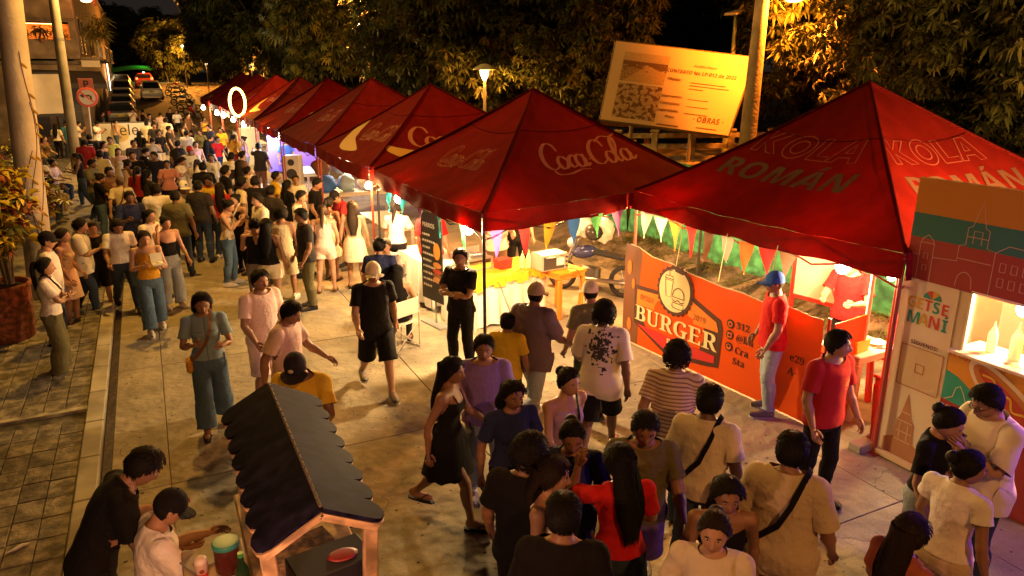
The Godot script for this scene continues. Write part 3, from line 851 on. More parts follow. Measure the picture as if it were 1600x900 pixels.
func build_park() -> void:
	# white concrete fence behind the board
	var a := Vector3(10.8, 1.35, -17.6); var b := Vector3(15.2, 1.55, -13.6)
	var f := thing("white_fence", "low white concrete post and rail fence under the notice board", "fence", a)
	var d := b - a
	var paint := grain(mat(0.62, 0.56, 0.44, 0.8), texs["paver"], 0.8)
	var yaw := rad_to_deg(atan2(-d.z, d.x))
	for k in 7:
		var p := d * (k / 6.0)
		part(f, "post", MB.new().box(X(p + Vector3(0, 0.5, 0), yaw), Vector3(0.17, 1.0, 0.17), 0.01), paint)
		part(f, "post_cap", MB.new().box(X(p + Vector3(0, 1.03, 0), yaw), Vector3(0.23, 0.06, 0.23), 0.01), paint)
	for h in [0.3, 0.62, 0.9]:
		part(f, "rail", MB.new().box(X(d * 0.5 + Vector3(0, h, 0), yaw, 0, rad_to_deg(asin(d.y / d.length()))), Vector3(d.length(), 0.13, 0.07), 0.01), paint)
	# sand heap behind the canopies
	var s := MB.new()
	s.ell(X(Vector3.ZERO), Vector3(2.4, 0.75, 1.6), 24, 10)
	for i in s.v.size():
		var p := s.v[i]
		s.v[i] = p * (1.0 + 0.1 * sin(p.x * 4.0) * cos(p.z * 5.0))
	solo("sand_heap", s, grain(mat(0.45, 0.32, 0.16, 0.95), texs["earth"], 0.9), "heap of pale sand behind the canopies below the white fence", "sand heap", Vector3(12.0, 1.1, -14.2), 40)
	# footbridge: posts, handrails, balusters, braces
	var p0 := Vector3(11.9, 1.7, -25.6); var p1 := Vector3(14.6, 1.7, -20.2)
	var br := thing("footbridge", "wooden footbridge with baluster railing and diagonal braces behind the trees", "bridge", p0)
	var dd := p1 - p0
	var wood := grain(mat(0.22, 0.14, 0.08, 0.8), texs["earth"], 1.0)
	var yw := rad_to_deg(atan2(-dd.z, dd.x))
	part(br, "deck", MB.new().box(X(dd * 0.5 + Vector3(0, 0.65, 0), yw), Vector3(dd.length() + 4.0, 0.2, 1.4), 0.01), wood)
	for h in [0.95, 1.6]: part(br, "handrail", MB.new().box(X(dd * 0.5 + Vector3(0, h, 0.4), yw), Vector3(dd.length() + 4.0, 0.09, 0.09), 0.01), wood)
	for k in 34:
		part(br, "baluster", MB.new().box(X(dd * (k / 33.0 * 1.6 - 0.3) + Vector3(0, 1.27, 0.4), yw), Vector3(0.045, 0.58, 0.045)), wood)
	for k in 5:
		var q := dd * (k / 4.0)
		part(br, "post", MB.new().box(X(q + Vector3(0, 1.4, 0.42), yw), Vector3(0.14, 3.0, 0.14), 0.01), wood)
		if k < 4: part(br, "brace", MB.new().tube([q + Vector3(0, 2.85, 0.45), q + dd * 0.25 + Vector3(0, 0.8, 0.45)], [0.05], 5), wood)
	var arch := []
	for k in 9: arch.append(dd * (k / 8.0 * 1.2 - 0.1) + Vector3(0, 2.8 + 0.35 * sin(PI * k / 8.0), 0.42))
	part(br, "top_chord", MB.new().tube(arch, [0.075], 6), wood)
	# green netting along the bank behind the stalls
	var net := thing("green_netting", "green construction netting hung along the earth bank behind the stalls", "netting", Vector3(9.4, 0.45, -8.5))
	var gm := grain(mat(0.08, 0.46, 0.20, 0.75), noise_tex("net", 23, 0.02, 0.6, 1.0), 0.7)
	gm.backlight_enabled = true; gm.backlight = Color(0.05, 0.25, 0.1)
	for k in 6:
		var m := MB.new()
		var z0 := 6.0 - k * 3.6; var nu := 16; var nv := 8
		for j in nv + 1:
			for i in nu + 1:
				var u := float(i) / nu; var v := float(j) / nv
				m.vert(Vector3(0.10 * sin(u * 17.0 + k + v * 2.0) * (0.5 + 0.5 * sin(v * 3.0)), 0.02 + v * 1.9 - 0.12 * sin(PI * u) * v + 0.1 * sin(u * 6.0 + k) * (1 - v), z0 - u * 3.58), Vector3(-1, 0, 0))
		for j in nv:
			for i in nu:
				var a2 := j * (nu + 1) + i; var b2 := a2 + nu + 1
				m.tri_i(a2, a2 + 1, b2 + 1); m.tri_i(a2, b2 + 1, b2)
		m.n = face_normals(m.v, m.ix)
		part(net, "net_panel", m, gm)
		part(net, "stake", MB.new().tube([Vector3(0.1, -0.3, z0), Vector3(0.1, 2.1, z0)], [0.035, 0.03], 6), mat(0.28, 0.2, 0.11, 0.9))
	# loose planks and stones on the bank
	rng.seed = 61
	for k in 7:
		var z := -4.2 - k * 1.25 + rng.randf_range(-0.3, 0.3); var x := rng.randf_range(8.6, 9.1)
		var m := MB.new().box(X(Vector3.ZERO, rng.randf_range(-60, 60), rng.randf_range(-6, 6), rng.randf_range(0, 12)), Vector3(rng.randf_range(0.9, 1.7), 0.04, 0.12), 0.004)
		solo("loose_plank", m, grain(mat(0.34, 0.25, 0.14, 0.9), texs["earth"], 1.2), "weathered plank lying on the earth bank under the green netting", "plank", Vector3(x, ground_h(x, z) + 0.05, z), 0, "loose planks on the earth bank")
	for k in 12:
		var z := rng.randf_range(-14.0, -2.5); var x := rng.randf_range(8.5, 9.2)
		var m := MB.new().ell(X(Vector3.ZERO, rng.randf() * 180, rng.randf() * 30), Vector3(rng.randf_range(0.05, 0.13), rng.randf_range(0.04, 0.08), rng.randf_range(0.05, 0.11)), 7, 5)
		solo("stone", m, grain(mat(0.33, 0.28, 0.2, 0.95), texs["concrete"], 1.2), "small stone lying on the earth bank behind the stalls", "stone", Vector3(x, ground_h(x, z) - 0.01, z), 0, "stones on the earth bank")
	# weeds on the bank
	var mm := MultiMesh.new()
	mm.transform_format = MultiMesh.TRANSFORM_3D; mm.use_colors = true
	mm.mesh = tuft(9, 0.26, 0.022, 0.5, 5); mm.instance_count = 420
	for k in 420:
		var z := rng.randf_range(-15.0, -2.0); var x := rng.randf_range(8.5, 9.35)
		mm.set_instance_transform(k, Transform3D(Basis(Vector3.UP, rng.randf() * TAU) * rng.randf_range(0.5, 1.3), Vector3(x, ground_h(x, z) - 0.03, z)))
		mm.set_instance_color(k, Color(rng.randf_range(0.08, 0.2), rng.randf_range(0.1, 0.17), 0.03))
	var mi := MultiMeshInstance3D.new()
	mi.name = "weeds"; mi.multimesh = mm; mi.material_override = leaf_mat(1, 1, 1)
	add_child(mi)
	tag(mi, "dry weeds growing on the earth bank", "weeds", "", "stuff")

# ------------------------------------------------------------------ the left building
func build_left_building() -> void:
	var b := thing("corner_building", "dim three storey corner building with lit upper terrace and black awning", "building", Vector3(-2.75, 0.1, -48.0))
	var plaster := grain(mat(0.24, 0.17, 0.11, 0.9), texs["concrete"], 0.3)
	var darkp := grain(mat(0.13, 0.10, 0.075, 0.9), texs["concrete"], 0.4)
	# storeys as wall pieces around the openings; x runs left from the corner
	var wall := MB.new()
	wall.bx(-5.0, 2.1, -0.15, 10.0, 4.2, 0.3); wall.bx(-5.0, 5.0, -0.15, 10.0, 1.0, 0.3)
	wall.bx(-0.15, 5.95, -0.15, 0.3, 0.9, 0.3); wall.bx(-6.8, 5.95, -0.15, 6.4, 0.9, 0.3); wall.bx(-5.0, 8.2, -0.15, 10.0, 3.6, 0.3)
	wall.bx(-0.15, 5.0, -30.3, 0.3, 10.0, 60.0); wall.bx(-5.0, 5.0, -60.5, 10.0, 10.0, 0.3); wall.bx(-9.85, 5.0, -30.3, 0.3, 10.0, 59.4)
	part(b, "wall", wall, plaster)
	var roof := part(b, "roof", MB.new().bx(-5.0, 10.1, -30.3, 10.4, 0.2, 61.0), darkp)
	part(roof, "parapet", MB.new().bx(-5.0, 10.45, 0.1, 10.4, 0.5, 0.2), plaster)
	# lit terrace opening with a back wall and plants
	var ter := part(b, "terrace_room", MB.new().bx(-2.0, 5.95, -2.4, 3.6, 0.9, 0.1), mat(0.5, 0.32, 0.16, 0.9))
	part(b, "terrace_floor", MB.new().bx(-2.0, 5.46, -1.3, 3.6, 0.06, 2.1), mat(0.3, 0.2, 0.12, 0.9))
	part(b, "terrace_light", MB.new().bx(-2.0, 6.36, -1.6, 2.6, 0.03, 0.06), glow(1.0, 0.45, 0.12, 9.0))
	for k in 2: omni(b, Vector3(-1.2 - 1.6 * k, 6.28, -1.6), Color(1.0, 0.55, 0.2), 1.6, 0.1)
	# painted band, beams and a balcony down the street side
	part(b, "string_course", MB.new().bx(-5.0, 4.3, 0.06, 10.1, 0.18, 0.12), darkp)
	part(b, "string_course", MB.new().bx(-5.0, 6.52, 0.06, 10.1, 0.14, 0.12), darkp)
	for k in 4:
		var w := part(b, "shutter", MB.new().bx(-0.9 - k * 1.6 - (1.2 if k > 1 else 0.0), 2.0, 0.03, 1.25, 3.2, 0.06, 0.01), mat(0.05, 0.045, 0.05, 0.6))
		for q in 6: part(w, "slat", MB.new().bx(-0.9 - k * 1.6 - (1.2 if k > 1 else 0.0), 0.7 + q * 0.5, 0.075, 1.2, 0.05, 0.03), mat(0.07, 0.06, 0.06, 0.6))
	for k in 3:
		var z := -4.0 - k * 11.0
		var bal := part(b, "balcony", MB.new().bx(0.45, 4.55, z, 0.95, 0.16, 6.0, 0.02), plaster)
		part(bal, "railing", MB.new().bx(0.9, 5.5, z, 0.05, 0.06, 6.0), mat(0.3, 0.26, 0.2, 0.6))
		for q in 16: part(bal, "baluster", MB.new().bx(0.9, 5.06, z - 2.9 + q * 0.385, 0.03, 0.86, 0.03), mat(0.3, 0.26, 0.2, 0.6))
		for q in 2:
			var wn := part(b, "window", MB.new().bx(0.03, 5.8, z - 1.5 + q * 3.0, 0.06, 2.0, 1.1, 0.01), mat(0.09, 0.06, 0.04, 0.5))
			part(wn, "pane", MB.new().bx(0.07, 5.8, z - 1.5 + q * 3.0, 0.02, 1.8, 0.9), mat(0.03, 0.03, 0.035, 0.1))
	# white light strip down the shop edge, lamp under the upper storey, red hanging sign
	part(b, "light_strip", MB.new().bx(0.22, 3.4, -34.0, 0.05, 2.7, 0.5), glow(1.0, 0.82, 0.55, 6.0))
	omni(b, Vector3(0.8, 3.4, -33.4), Color(1.0, 0.8, 0.5), 9.0, 0.3)
	part(b, "lamp_glass", MB.new().ell(X(Vector3(0.75, 7.5, 0.4)), Vector3(0.28, 0.12, 0.28), 12, 6), glow(1.0, 0.5, 0.15, 10.0))
	omni(b, Vector3(0.75, 7.4, 0.4), Color(1.0, 0.52, 0.16), 3.5, 0.12)
	part(b, "red_hanging_sign", MB.new().bx(1.15, 8.0, 0.3, 0.12, 1.5, 0.8, 0.02), mat(0.45, 0.05, 0.03, 0.6))
	# awning
	var aw := MB.new()
	aw.quad(Vector3(-2.3, 3.95, 0.02), Vector3(-2.3, 3.35, 2.2), Vector3(1.2, 3.2, 2.2), Vector3(0.9, 3.85, 0.02))
	aw.quad(Vector3(-2.3, 3.35, 2.2), Vector3(-2.3, 3.1, 2.22), Vector3(1.2, 2.95, 2.22), Vector3(1.2, 3.2, 2.2))
	part(b, "awning", aw, mat(0.035, 0.03, 0.035, 0.8))
	part(b, "shop_sign", MB.new().bx(0.5, 4.25, 0.3, 0.9, 0.35, 0.08, 0.01), mat(0.5, 0.42, 0.3, 0.7))
	# plants in the terrace and on the balcony
	var shp := tuft(11, 0.42, 0.05, 0.7, 12)
	for q in [[Vector3(-3.55, 5.62, -47.95), 14, "dark potted plant at the left of the lit terrace", [0.05, 0.05, 0.02]], [Vector3(-4.35, 5.62, -47.9), 14, "dark bushy plant in the middle of the lit terrace", [0.05, 0.05, 0.02]], [Vector3(-5.3, 5.62, -47.95), 14, "dark plant at the far left of the lit terrace", [0.05, 0.05, 0.02]], [Vector3(-1.75, 5.75, -49.6), 30, "bright yellow green palm on the corner balcony", [0.2, 0.17, 0.03]]]:
		var t := thing("balcony_plant", q[2], "plant", q[0], 0, "plants on the left building")
		var m := MB.new(); m.lathe(X(Vector3(0, -0.2, 0)), [Vector2(0.001, 0), Vector2(0.12, 0), Vector2(0.16, 0.24), Vector2(0.001, 0.24)], 10)
		part(t, "pot", m, mat(0.2, 0.09, 0.05, 0.9))
		var mm := MultiMesh.new(); mm.transform_format = MultiMesh.TRANSFORM_3D; mm.mesh = shp; mm.instance_count = q[1]
		rng.seed = int(q[0].x * 100)
		for k in q[1]: mm.set_instance_transform(k, Transform3D(Basis.from_euler(Vector3(rng.randf_range(-0.6, 0.6), rng.randf() * TAU, rng.randf_range(-0.6, 0.6))) * rng.randf_range(0.7, 1.4 if q[1] < 20 else 2.2), Vector3(rng.randf_range(-0.3, 0.3), rng.randf_range(0.1, 0.6 if q[1] < 20 else 1.1), rng.randf_range(-0.15, 0.3))))
		var mi := MultiMeshInstance3D.new(); mi.name = "foliage"; mi.multimesh = mm; mi.material_override = leaf_mat(q[3][0], q[3][1], q[3][2]); mi.set_meta("kind", "stuff"); t.add_child(mi)
	# projector screen standing before the wall
	var s := thing("projector_screen", "blank pale projector screen with black border beside the left building", "screen", Vector3(-4.35, 0.1, -45.2))
	part(s, "screen_border", MB.new().box(X(Vector3(0, 2.7, 0), 12), Vector3(1.62, 2.2, 0.05), 0.01), mat(0.025, 0.022, 0.025, 0.7))
	part(s, "screen_sheet", MB.new().box(X(Vector3(0.01, 2.74, 0.04), 12), Vector3(1.36, 1.95, 0.02)), grain(mat(0.75, 0.64, 0.48, 0.7), texs["concrete"], 0.1))
	for q in [-0.6, 0.6]: part(s, "leg", MB.new().tube([Vector3(q, 0, 0), Vector3(q, 1.65, 0)], [0.04], 6), mat(0.03, 0.03, 0.03, 0.5))
	# white lettered barrier banner across the street end
	var bn := thing("barrier_banner", "white barrier banner with dark lettering across the end of the street", "banner", Vector3(-1.0, 0.0, -42.4))
	part(bn, "sheet", MB.new().bx(0, 0.78, 0, 2.5, 1.35, 0.03, 0.004), mat(0.62, 0.6, 0.55, 0.7))
	part(bn, "yellow_disc", flat_shape(arc_pts(-0.2, 0.95, 0.42, 0.42), func(p): return [Vector3(p.x, p.y, 0.021), Vector3(0, 0, 1)]), mat(0.5, 0.38, 0.16, 0.7))
	part(bn, "lettering", text_mesh("telee", 0.5, func(p): return [Vector3(p.x + 0.3, p.y + 0.85, 0.026), Vector3(0, 0, 1)]), mat(0.025, 0.025, 0.04, 0.7))
	part(bn, "top_rail", MB.new().tube([Vector3(-1.3, 1.48, 0), Vector3(1.3, 1.48, 0)], [0.035], 8), mat(0.1, 0.1, 0.12, 0.5))
	for q in [-1.27, 1.27]: part(bn, "post", MB.new().tube([Vector3(q, 0, 0), Vector3(q, 1.48, 0)], [0.03], 8), mat(0.1, 0.1, 0.12, 0.5))
	# green awning across the far road
	var ga := MB.new()
	for k in 8:
		var u := k / 8.0; var u2 := (k + 1) / 8.0
		ga.quad(Vector3(-3.2 + 6.4 * u, 1.0 + 0.5 * sin(PI * u), 2), Vector3(-3.2 + 6.4 * u2, 1.0 + 0.5 * sin(PI * u2), 2), Vector3(-3.2 + 6.4 * u2, 1.5 + 0.5 * sin(PI * u2), -1), Vector3(-3.2 + 6.4 * u, 1.5 + 0.5 * sin(PI * u), -1))
	var gt := thing("green_tarpaulin", "green tarpaulin strung low over the far end of the road", "tarpaulin", Vector3(0.0, 2.6, -101.0))
	var gmt := mat(0.06, 0.34, 0.12, 0.7); gmt.backlight_enabled = true; gmt.backlight = Color(0.05, 0.3, 0.1)
	part(gt, "sheet", ga, gmt)
	for q in [-3.1, 3.1]: part(gt, "post", MB.new().tube([Vector3(q, -0.2, 1.9), Vector3(q, 1.05, 1.9)], [0.05], 6), mat(0.2, 0.2, 0.2, 0.6))
	var glm := thing("street_light", "greenish lamp under the far green tarpaulin", "lamp", Vector3(0.6, 3.75, -101.0))
	part(glm, "lamp_glass", MB.new().ell(X(Vector3.ZERO), Vector3(0.12, 0.1, 0.12), 8, 6), glow(0.7, 1.0, 0.6, 8.0))
	omni(glm, Vector3(0, 0, 0), Color(0.75, 1.0, 0.6), 5.0, 0.1)

# ------------------------------------------------------------------ vehicles
func car(label: String, at: Vector3, turn: float, c: Array, suv: bool, lit := false) -> void:
	var t := thing("parked_car" if not lit else "driving_car", label, "car", at, turn, "cars on the far road")
	var L := 4.1; var W := 1.74; var Hh := 1.62 if suv else 1.46
	# cross sections from tail (-z side faces the viewer after turning) to nose: [z, half width low, half width belt, belt y, roof half width, roof y]
	var secs := [[2.05, 0.74, 0.78, 0.72, 0.70, 0.80], [1.98, 0.82, 0.85, 0.92, 0.74, 0.98], [1.55, 0.86, 0.87, 0.98, 0.62, Hh - 0.06], [0.9, 0.87, 0.87, 0.96, 0.60, Hh], [-0.1, 0.87, 0.87, 0.94, 0.60, Hh - 0.02], [-0.75, 0.87, 0.86, 0.93, 0.70, 1.04], [-1.5, 0.86, 0.84, 0.86, 0.70, 0.90], [-2.0, 0.78, 0.76, 0.72, 0.6, 0.74], [-2.08, 0.7, 0.68, 0.6, 0.5, 0.62]]
	var m := MB.new()
	for s in secs:
		var ring := [Vector2(-s[1] * 0.96, 0.24), Vector2(-s[1], 0.45), Vector2(-s[2], s[3]), Vector2(-s[4], s[5] - 0.05), Vector2(-s[4] * 0.8, s[5]), Vector2(s[4] * 0.8, s[5]), Vector2(s[4], s[5] - 0.05), Vector2(s[2], s[3]), Vector2(s[1], 0.45), Vector2(s[1] * 0.96, 0.24)]
		for p in ring: m.vert(Vector3(p.x, p.y, s[0]), Vector3.UP)
	for r in secs.size() - 1:
		for k in 10:
			var a := r * 10 + k; var b := r * 10 + (k + 1) % 10
			m.tri_i(a, b, b + 10); m.tri_i(a, b + 10, a + 10)
	for e in [0, secs.size() - 1]:
		for k in range(1, 9):
			if e == 0: m.tri_i(0, k + 1, k)
			else: m.tri_i(e * 10, e * 10 + k, e * 10 + k + 1)
	m.n = face_normals(m.v, m.ix)
	var paint := mat(c[0], c[1], c[2], 0.28); paint.clearcoat_enabled = true; paint.clearcoat = 0.6
	part(t, "body", m, paint)
	var glass := mat(0.012, 0.013, 0.016, 0.08)
	var rw := MB.new(); rw.quad(Vector3(-0.64, 1.0, 2.0), Vector3(0.64, 1.0, 2.0), Vector3(0.56, Hh - 0.13, 1.64), Vector3(-0.56, Hh - 0.13, 1.64))
	part(t, "rear_window", rw, glass)
	for sg in [-1.0, 1.0]:
		var sw := MB.new()
		sw.quad(Vector3(sg * 0.875, 1.0, 1.4), Vector3(sg * 0.875, 0.98, -0.5), Vector3(sg * 0.64, Hh - 0.1, -0.15), Vector3(sg * 0.64, Hh - 0.1, 1.2))
		part(t, "side_window", sw, glass)
		part(t, "tail_light", MB.new().bx(sg * 0.68, 0.88, 2.02, 0.2, 0.22, 0.06, 0.02), glow(1.0, 0.08, 0.03, 4.0) if lit else mat(0.3, 0.02, 0.015, 0.3))
		for z in [1.3, -1.3]:
			var w := MB.new(); w.lathe(X(Vector3(sg * 0.80, 0.31, z), 0, 0, 90), [Vector2(0.19, -0.1), Vector2(0.29, -0.1), Vector2(0.315, -0.06), Vector2(0.315, 0.06), Vector2(0.29, 0.1), Vector2(0.19, 0.1)], 18)
			var wo := part(t, "wheel", w, mat(0.015, 0.015, 0.015, 0.8))
			var rm := MB.new(); rm.lathe(X(Vector3(sg * 0.80, 0.31, z), 0, 0, 90), [Vector2(0.001, -0.07), Vector2(0.2, -0.09), Vector2(0.2, 0.09), Vector2(0.001, 0.07)], 12)
			part(wo, "rim", rm, mat(0.4, 0.4, 0.4, 0.3, 0.8))
	part(t, "bumper", MB.new().bx(0, 0.47, 2.06, 1.6, 0.2, 0.12, 0.04), mat(c[0] * 0.7, c[1] * 0.7, c[2] * 0.7, 0.4))
	part(t, "number_plate", MB.new().bx(0, 0.72, 2.075, 0.36, 0.14, 0.02, 0.004), mat(0.5, 0.4, 0.06, 0.5))

func motorbike(label: String, at: Vector3, turn: float, c: Array, lean := 8.0) -> Node3D:
	var t := thing("motorcycle", label, "motorcycle", at, turn, "parked motorcycles")
	t.rotation_degrees.z = lean
	for z in [-0.62, 0.62]:
		var w := MB.new()
		var pts := []
		for k in 21: pts.append(Vector3(0, 0.3 + 0.255 * sin(TAU * k / 20), z + 0.255 * cos(TAU * k / 20)))
		w.tube(pts, [0.045], 7, false)
		var wo := part(t, "wheel", w, mat(0.015, 0.015, 0.015, 0.85))
		var hb := MB.new(); hb.lathe(X(Vector3(0, 0.3, z), 0, 0, 90), [Vector2(0.001, -0.05), Vector2(0.06, -0.05), Vector2(0.06, 0.05), Vector2(0.001, 0.05)], 10)
		for k in 5: hb.tube([Vector3(0, 0.3, z), Vector3(0, 0.3 + 0.23 * sin(TAU * k / 5), z + 0.23 * cos(TAU * k / 5))], [0.01], 4)
		part(wo, "rim", hb, mat(0.35, 0.35, 0.35, 0.4, 0.8))
	part(t, "engine", MB.new().bx(0, 0.38, 0.05, 0.22, 0.26, 0.36, 0.04), mat(0.1, 0.1, 0.1, 0.5, 0.6))
	part(t, "tank", MB.new().ell(X(Vector3(0, 0.76, 0.2), 0, 12), Vector3(0.14, 0.13, 0.26), 12, 8), mat(c[0], c[1], c[2], 0.25))
	part(t, "seat", MB.new().box(X(Vector3(0, 0.76, -0.3), 0, -5), Vector3(0.24, 0.1, 0.62), 0.045), mat(0.02, 0.02, 0.02, 0.7))
	part(t, "fender", MB.new().box(X(Vector3(0, 0.68, -0.68), 0, -20), Vector3(0.12, 0.05, 0.32), 0.02), mat(c[0], c[1], c[2], 0.3))
	var fk := MB.new()
	for s in [-0.08, 0.08]: fk.tube([Vector3(s, 0.3, 0.62), Vector3(s, 0.98, 0.36)], [0.024], 6)
	part(t, "fork", fk, mat(0.3, 0.3, 0.3, 0.35, 0.8))
	var hb2 := MB.new(); hb2.tube([Vector3(-0.36, 1.05, 0.22), Vector3(-0.2, 1.04, 0.34), Vector3(0.2, 1.04, 0.34), Vector3(0.36, 1.05, 0.22)], [0.015], 6)
	part(t, "handlebar", hb2, mat(0.05, 0.05, 0.05, 0.5))
	part(t, "headlight", MB.new().ell(X(Vector3(0, 0.9, 0.48)), Vector3(0.1, 0.1, 0.08), 12, 8), mat(0.5, 0.5, 0.48, 0.1))
	for s in [-1.0, 1.0]:
		var mr := MB.new(); mr.tube([Vector3(s * 0.25, 1.05, 0.3), Vector3(s * 0.3, 1.25, 0.3)], [0.008], 5); mr.ell(X(Vector3(s * 0.31, 1.29, 0.3)), Vector3(0.06, 0.04, 0.012), 10, 6)
		part(t, "mirror", mr, mat(0.05, 0.05, 0.05, 0.3))
	part(t, "tail_light", MB.new().bx(0, 0.74, -0.82, 0.1, 0.06, 0.04, 0.01), mat(0.3, 0.02, 0.02, 0.3))
	part(t, "exhaust", MB.new().tube([Vector3(0.13, 0.28, 0.1), Vector3(0.15, 0.3, -0.75)], [0.035, 0.045], 8), mat(0.3, 0.3, 0.3, 0.35, 0.8))
	part(t, "kickstand", MB.new().tube([Vector3(-0.08, 0.3, 0.0), Vector3(-0.24, 0.03, 0.03)], [0.014], 5), mat(0.1, 0.1, 0.1, 0.5))
	return t

func build_vehicles() -> void:
	var g := func(x: float, z: float): return Vector3(x, ground_h(0, z) + 0.012, z)
	car("dark hatchback parked nearest behind the barrier banner", g.call(-1.25, -55.0), 0, [0.03, 0.03, 0.035], false)
	car("grey car parked right behind the dark hatchback", g.call(-1.3, -61.5), 0, [0.25, 0.24, 0.22], false)
	car("white car parked third in the row at the left of the road", g.call(-1.35, -68.0), 0, [0.65, 0.62, 0.56], false)
	car("silver car parked fourth in the row at the left of the road", g.call(-1.4, -75.0), 0, [0.45, 0.43, 0.4], true)
	car("black car parked last in the row at the left of the road", g.call(-1.5, -83.0), 0, [0.02, 0.02, 0.025], true)
	car("white sport utility car driving away up the far road", g.call(0.85, -73.5), 0, [0.7, 0.68, 0.62], true)
	car("red car with glowing tail lights at the end of the road", g.call(0.5, -88.0), 0, [0.35, 0.03, 0.02], false, true)
	rng.seed = 71
	var ml := ["red motorcycle parked nearest at the right of the far road", "black motorcycle parked behind the red one by the far road", "blue motorcycle in the middle of the parked row", "dark motorcycle parked fourth from the stalls", "grey motorcycle parked fifth from the stalls", "far red motorcycle at the end of the parked row"]
	var mc := [[0.4, 0.03, 0.02], [0.03, 0.03, 0.03], [0.04, 0.08, 0.25], [0.05, 0.05, 0.05], [0.25, 0.25, 0.25], [0.35, 0.03, 0.02]]
	for k in 6:
		var z := -57.0 - k * 5.0
		motorbike(ml[k], Vector3(2.9 + 0.25 * (k % 2), ground_h(0, z) + 0.012, z), rng.randf_range(50, 80), mc[k])
	var near := motorbike("motorcycle parked behind the oven table with helmets and bags on it", Vector3(7.1, 0.0, -11.1), 215, [0.03, 0.04, 0.12])
	var hm := MB.new()
	hm.ell(X(Vector3.ZERO), Vector3(0.14, 0.15, 0.17), 16, 10)
	var h1 := solo("helmet", hm, mat(0.03, 0.025, 0.02, 0.15), "dark glossy helmet hung on the near motorcycle", "helmet", Vector3(7.02, 1.2, -10.95), 30)
	var vs := MB.new(); vs.ell(X(Vector3(0, 0.0, 0.02)), Vector3(0.13, 0.07, 0.165), 14, 8)
	part(h1, "visor", vs, mat(0.02, 0.02, 0.025, 0.05))
	rng.seed = 5
	for k in 2:
		var bm := MB.new(); bm.ell(X(Vector3.ZERO), Vector3(0.2, 0.22, 0.17), 18, 12)
		for i in bm.v.size():
			var p := bm.v[i]
			bm.v[i] = p * (1.0 + 0.22 * sin(p.x * 31 + k) * sin(p.y * 27 + k * 2) + 0.12 * sin(p.z * 47))
		bm.n = face_normals(bm.v, bm.ix)
		solo("plastic_bag", bm, mat(0.7, 0.68, 0.6, 0.4), ["full white plastic bag hanging left on the near motorcycle", "full white plastic bag with red print on the near motorcycle"][k], "plastic bag", Vector3(6.95 + 0.4 * k, 1.3 - 0.12 * k, -11.25 + 0.1 * k))

# ------------------------------------------------------------------ canopies
var red_cloth: StandardMaterial3D
var dark_red: StandardMaterial3D
func panel_fn(a: Vector3, b: Vector3, pk: Vector3, sd: float, sag := 0.09) -> Callable:
	var nn := (b - a).cross(pk - a).normalized()
	if nn.y < 0: nn = -nn
	return func(s: float, t: float) -> Vector3:
		var p := a.lerp(b, s).lerp(pk, t)
		var mid := 4.0 * s * (1.0 - s)
		p += nn * (-sag * sin(PI * pow(t, 0.8)) * (0.55 + 0.45 * mid))
		p.y -= 0.05 * mid * (1.0 - t) * (1.0 - t)
		p += nn * 0.018 * wrinkle.get_noise_3d(s * 90.0 * (1 - t) + sd * 31.0, t * 30.0, sd * 9.0) * mid
		p += nn * 0.05 * wrinkle.get_noise_3d(s * 22.0 + sd * 17.0, t * 14.0, sd * 5.0) * mid * (1.0 - t)
		# tension folds running up from the corners
		p += nn * 0.016 * sin((s / maxf(t + 0.06, 0.06)) * 3.0 + sd) * exp(-pow((s - 0.12) / 0.12, 2.0)) * sin(PI * t)
		p += nn * 0.016 * sin(((1.0 - s) / maxf(t + 0.06, 0.06)) * 3.0 + sd) * exp(-pow((s - 0.88) / 0.12, 2.0)) * sin(PI * t)
		p += nn * 0.012 * sin(s * 40.0 + t * 8.0 + sd) * exp(-t * 9.0) * mid
		return p

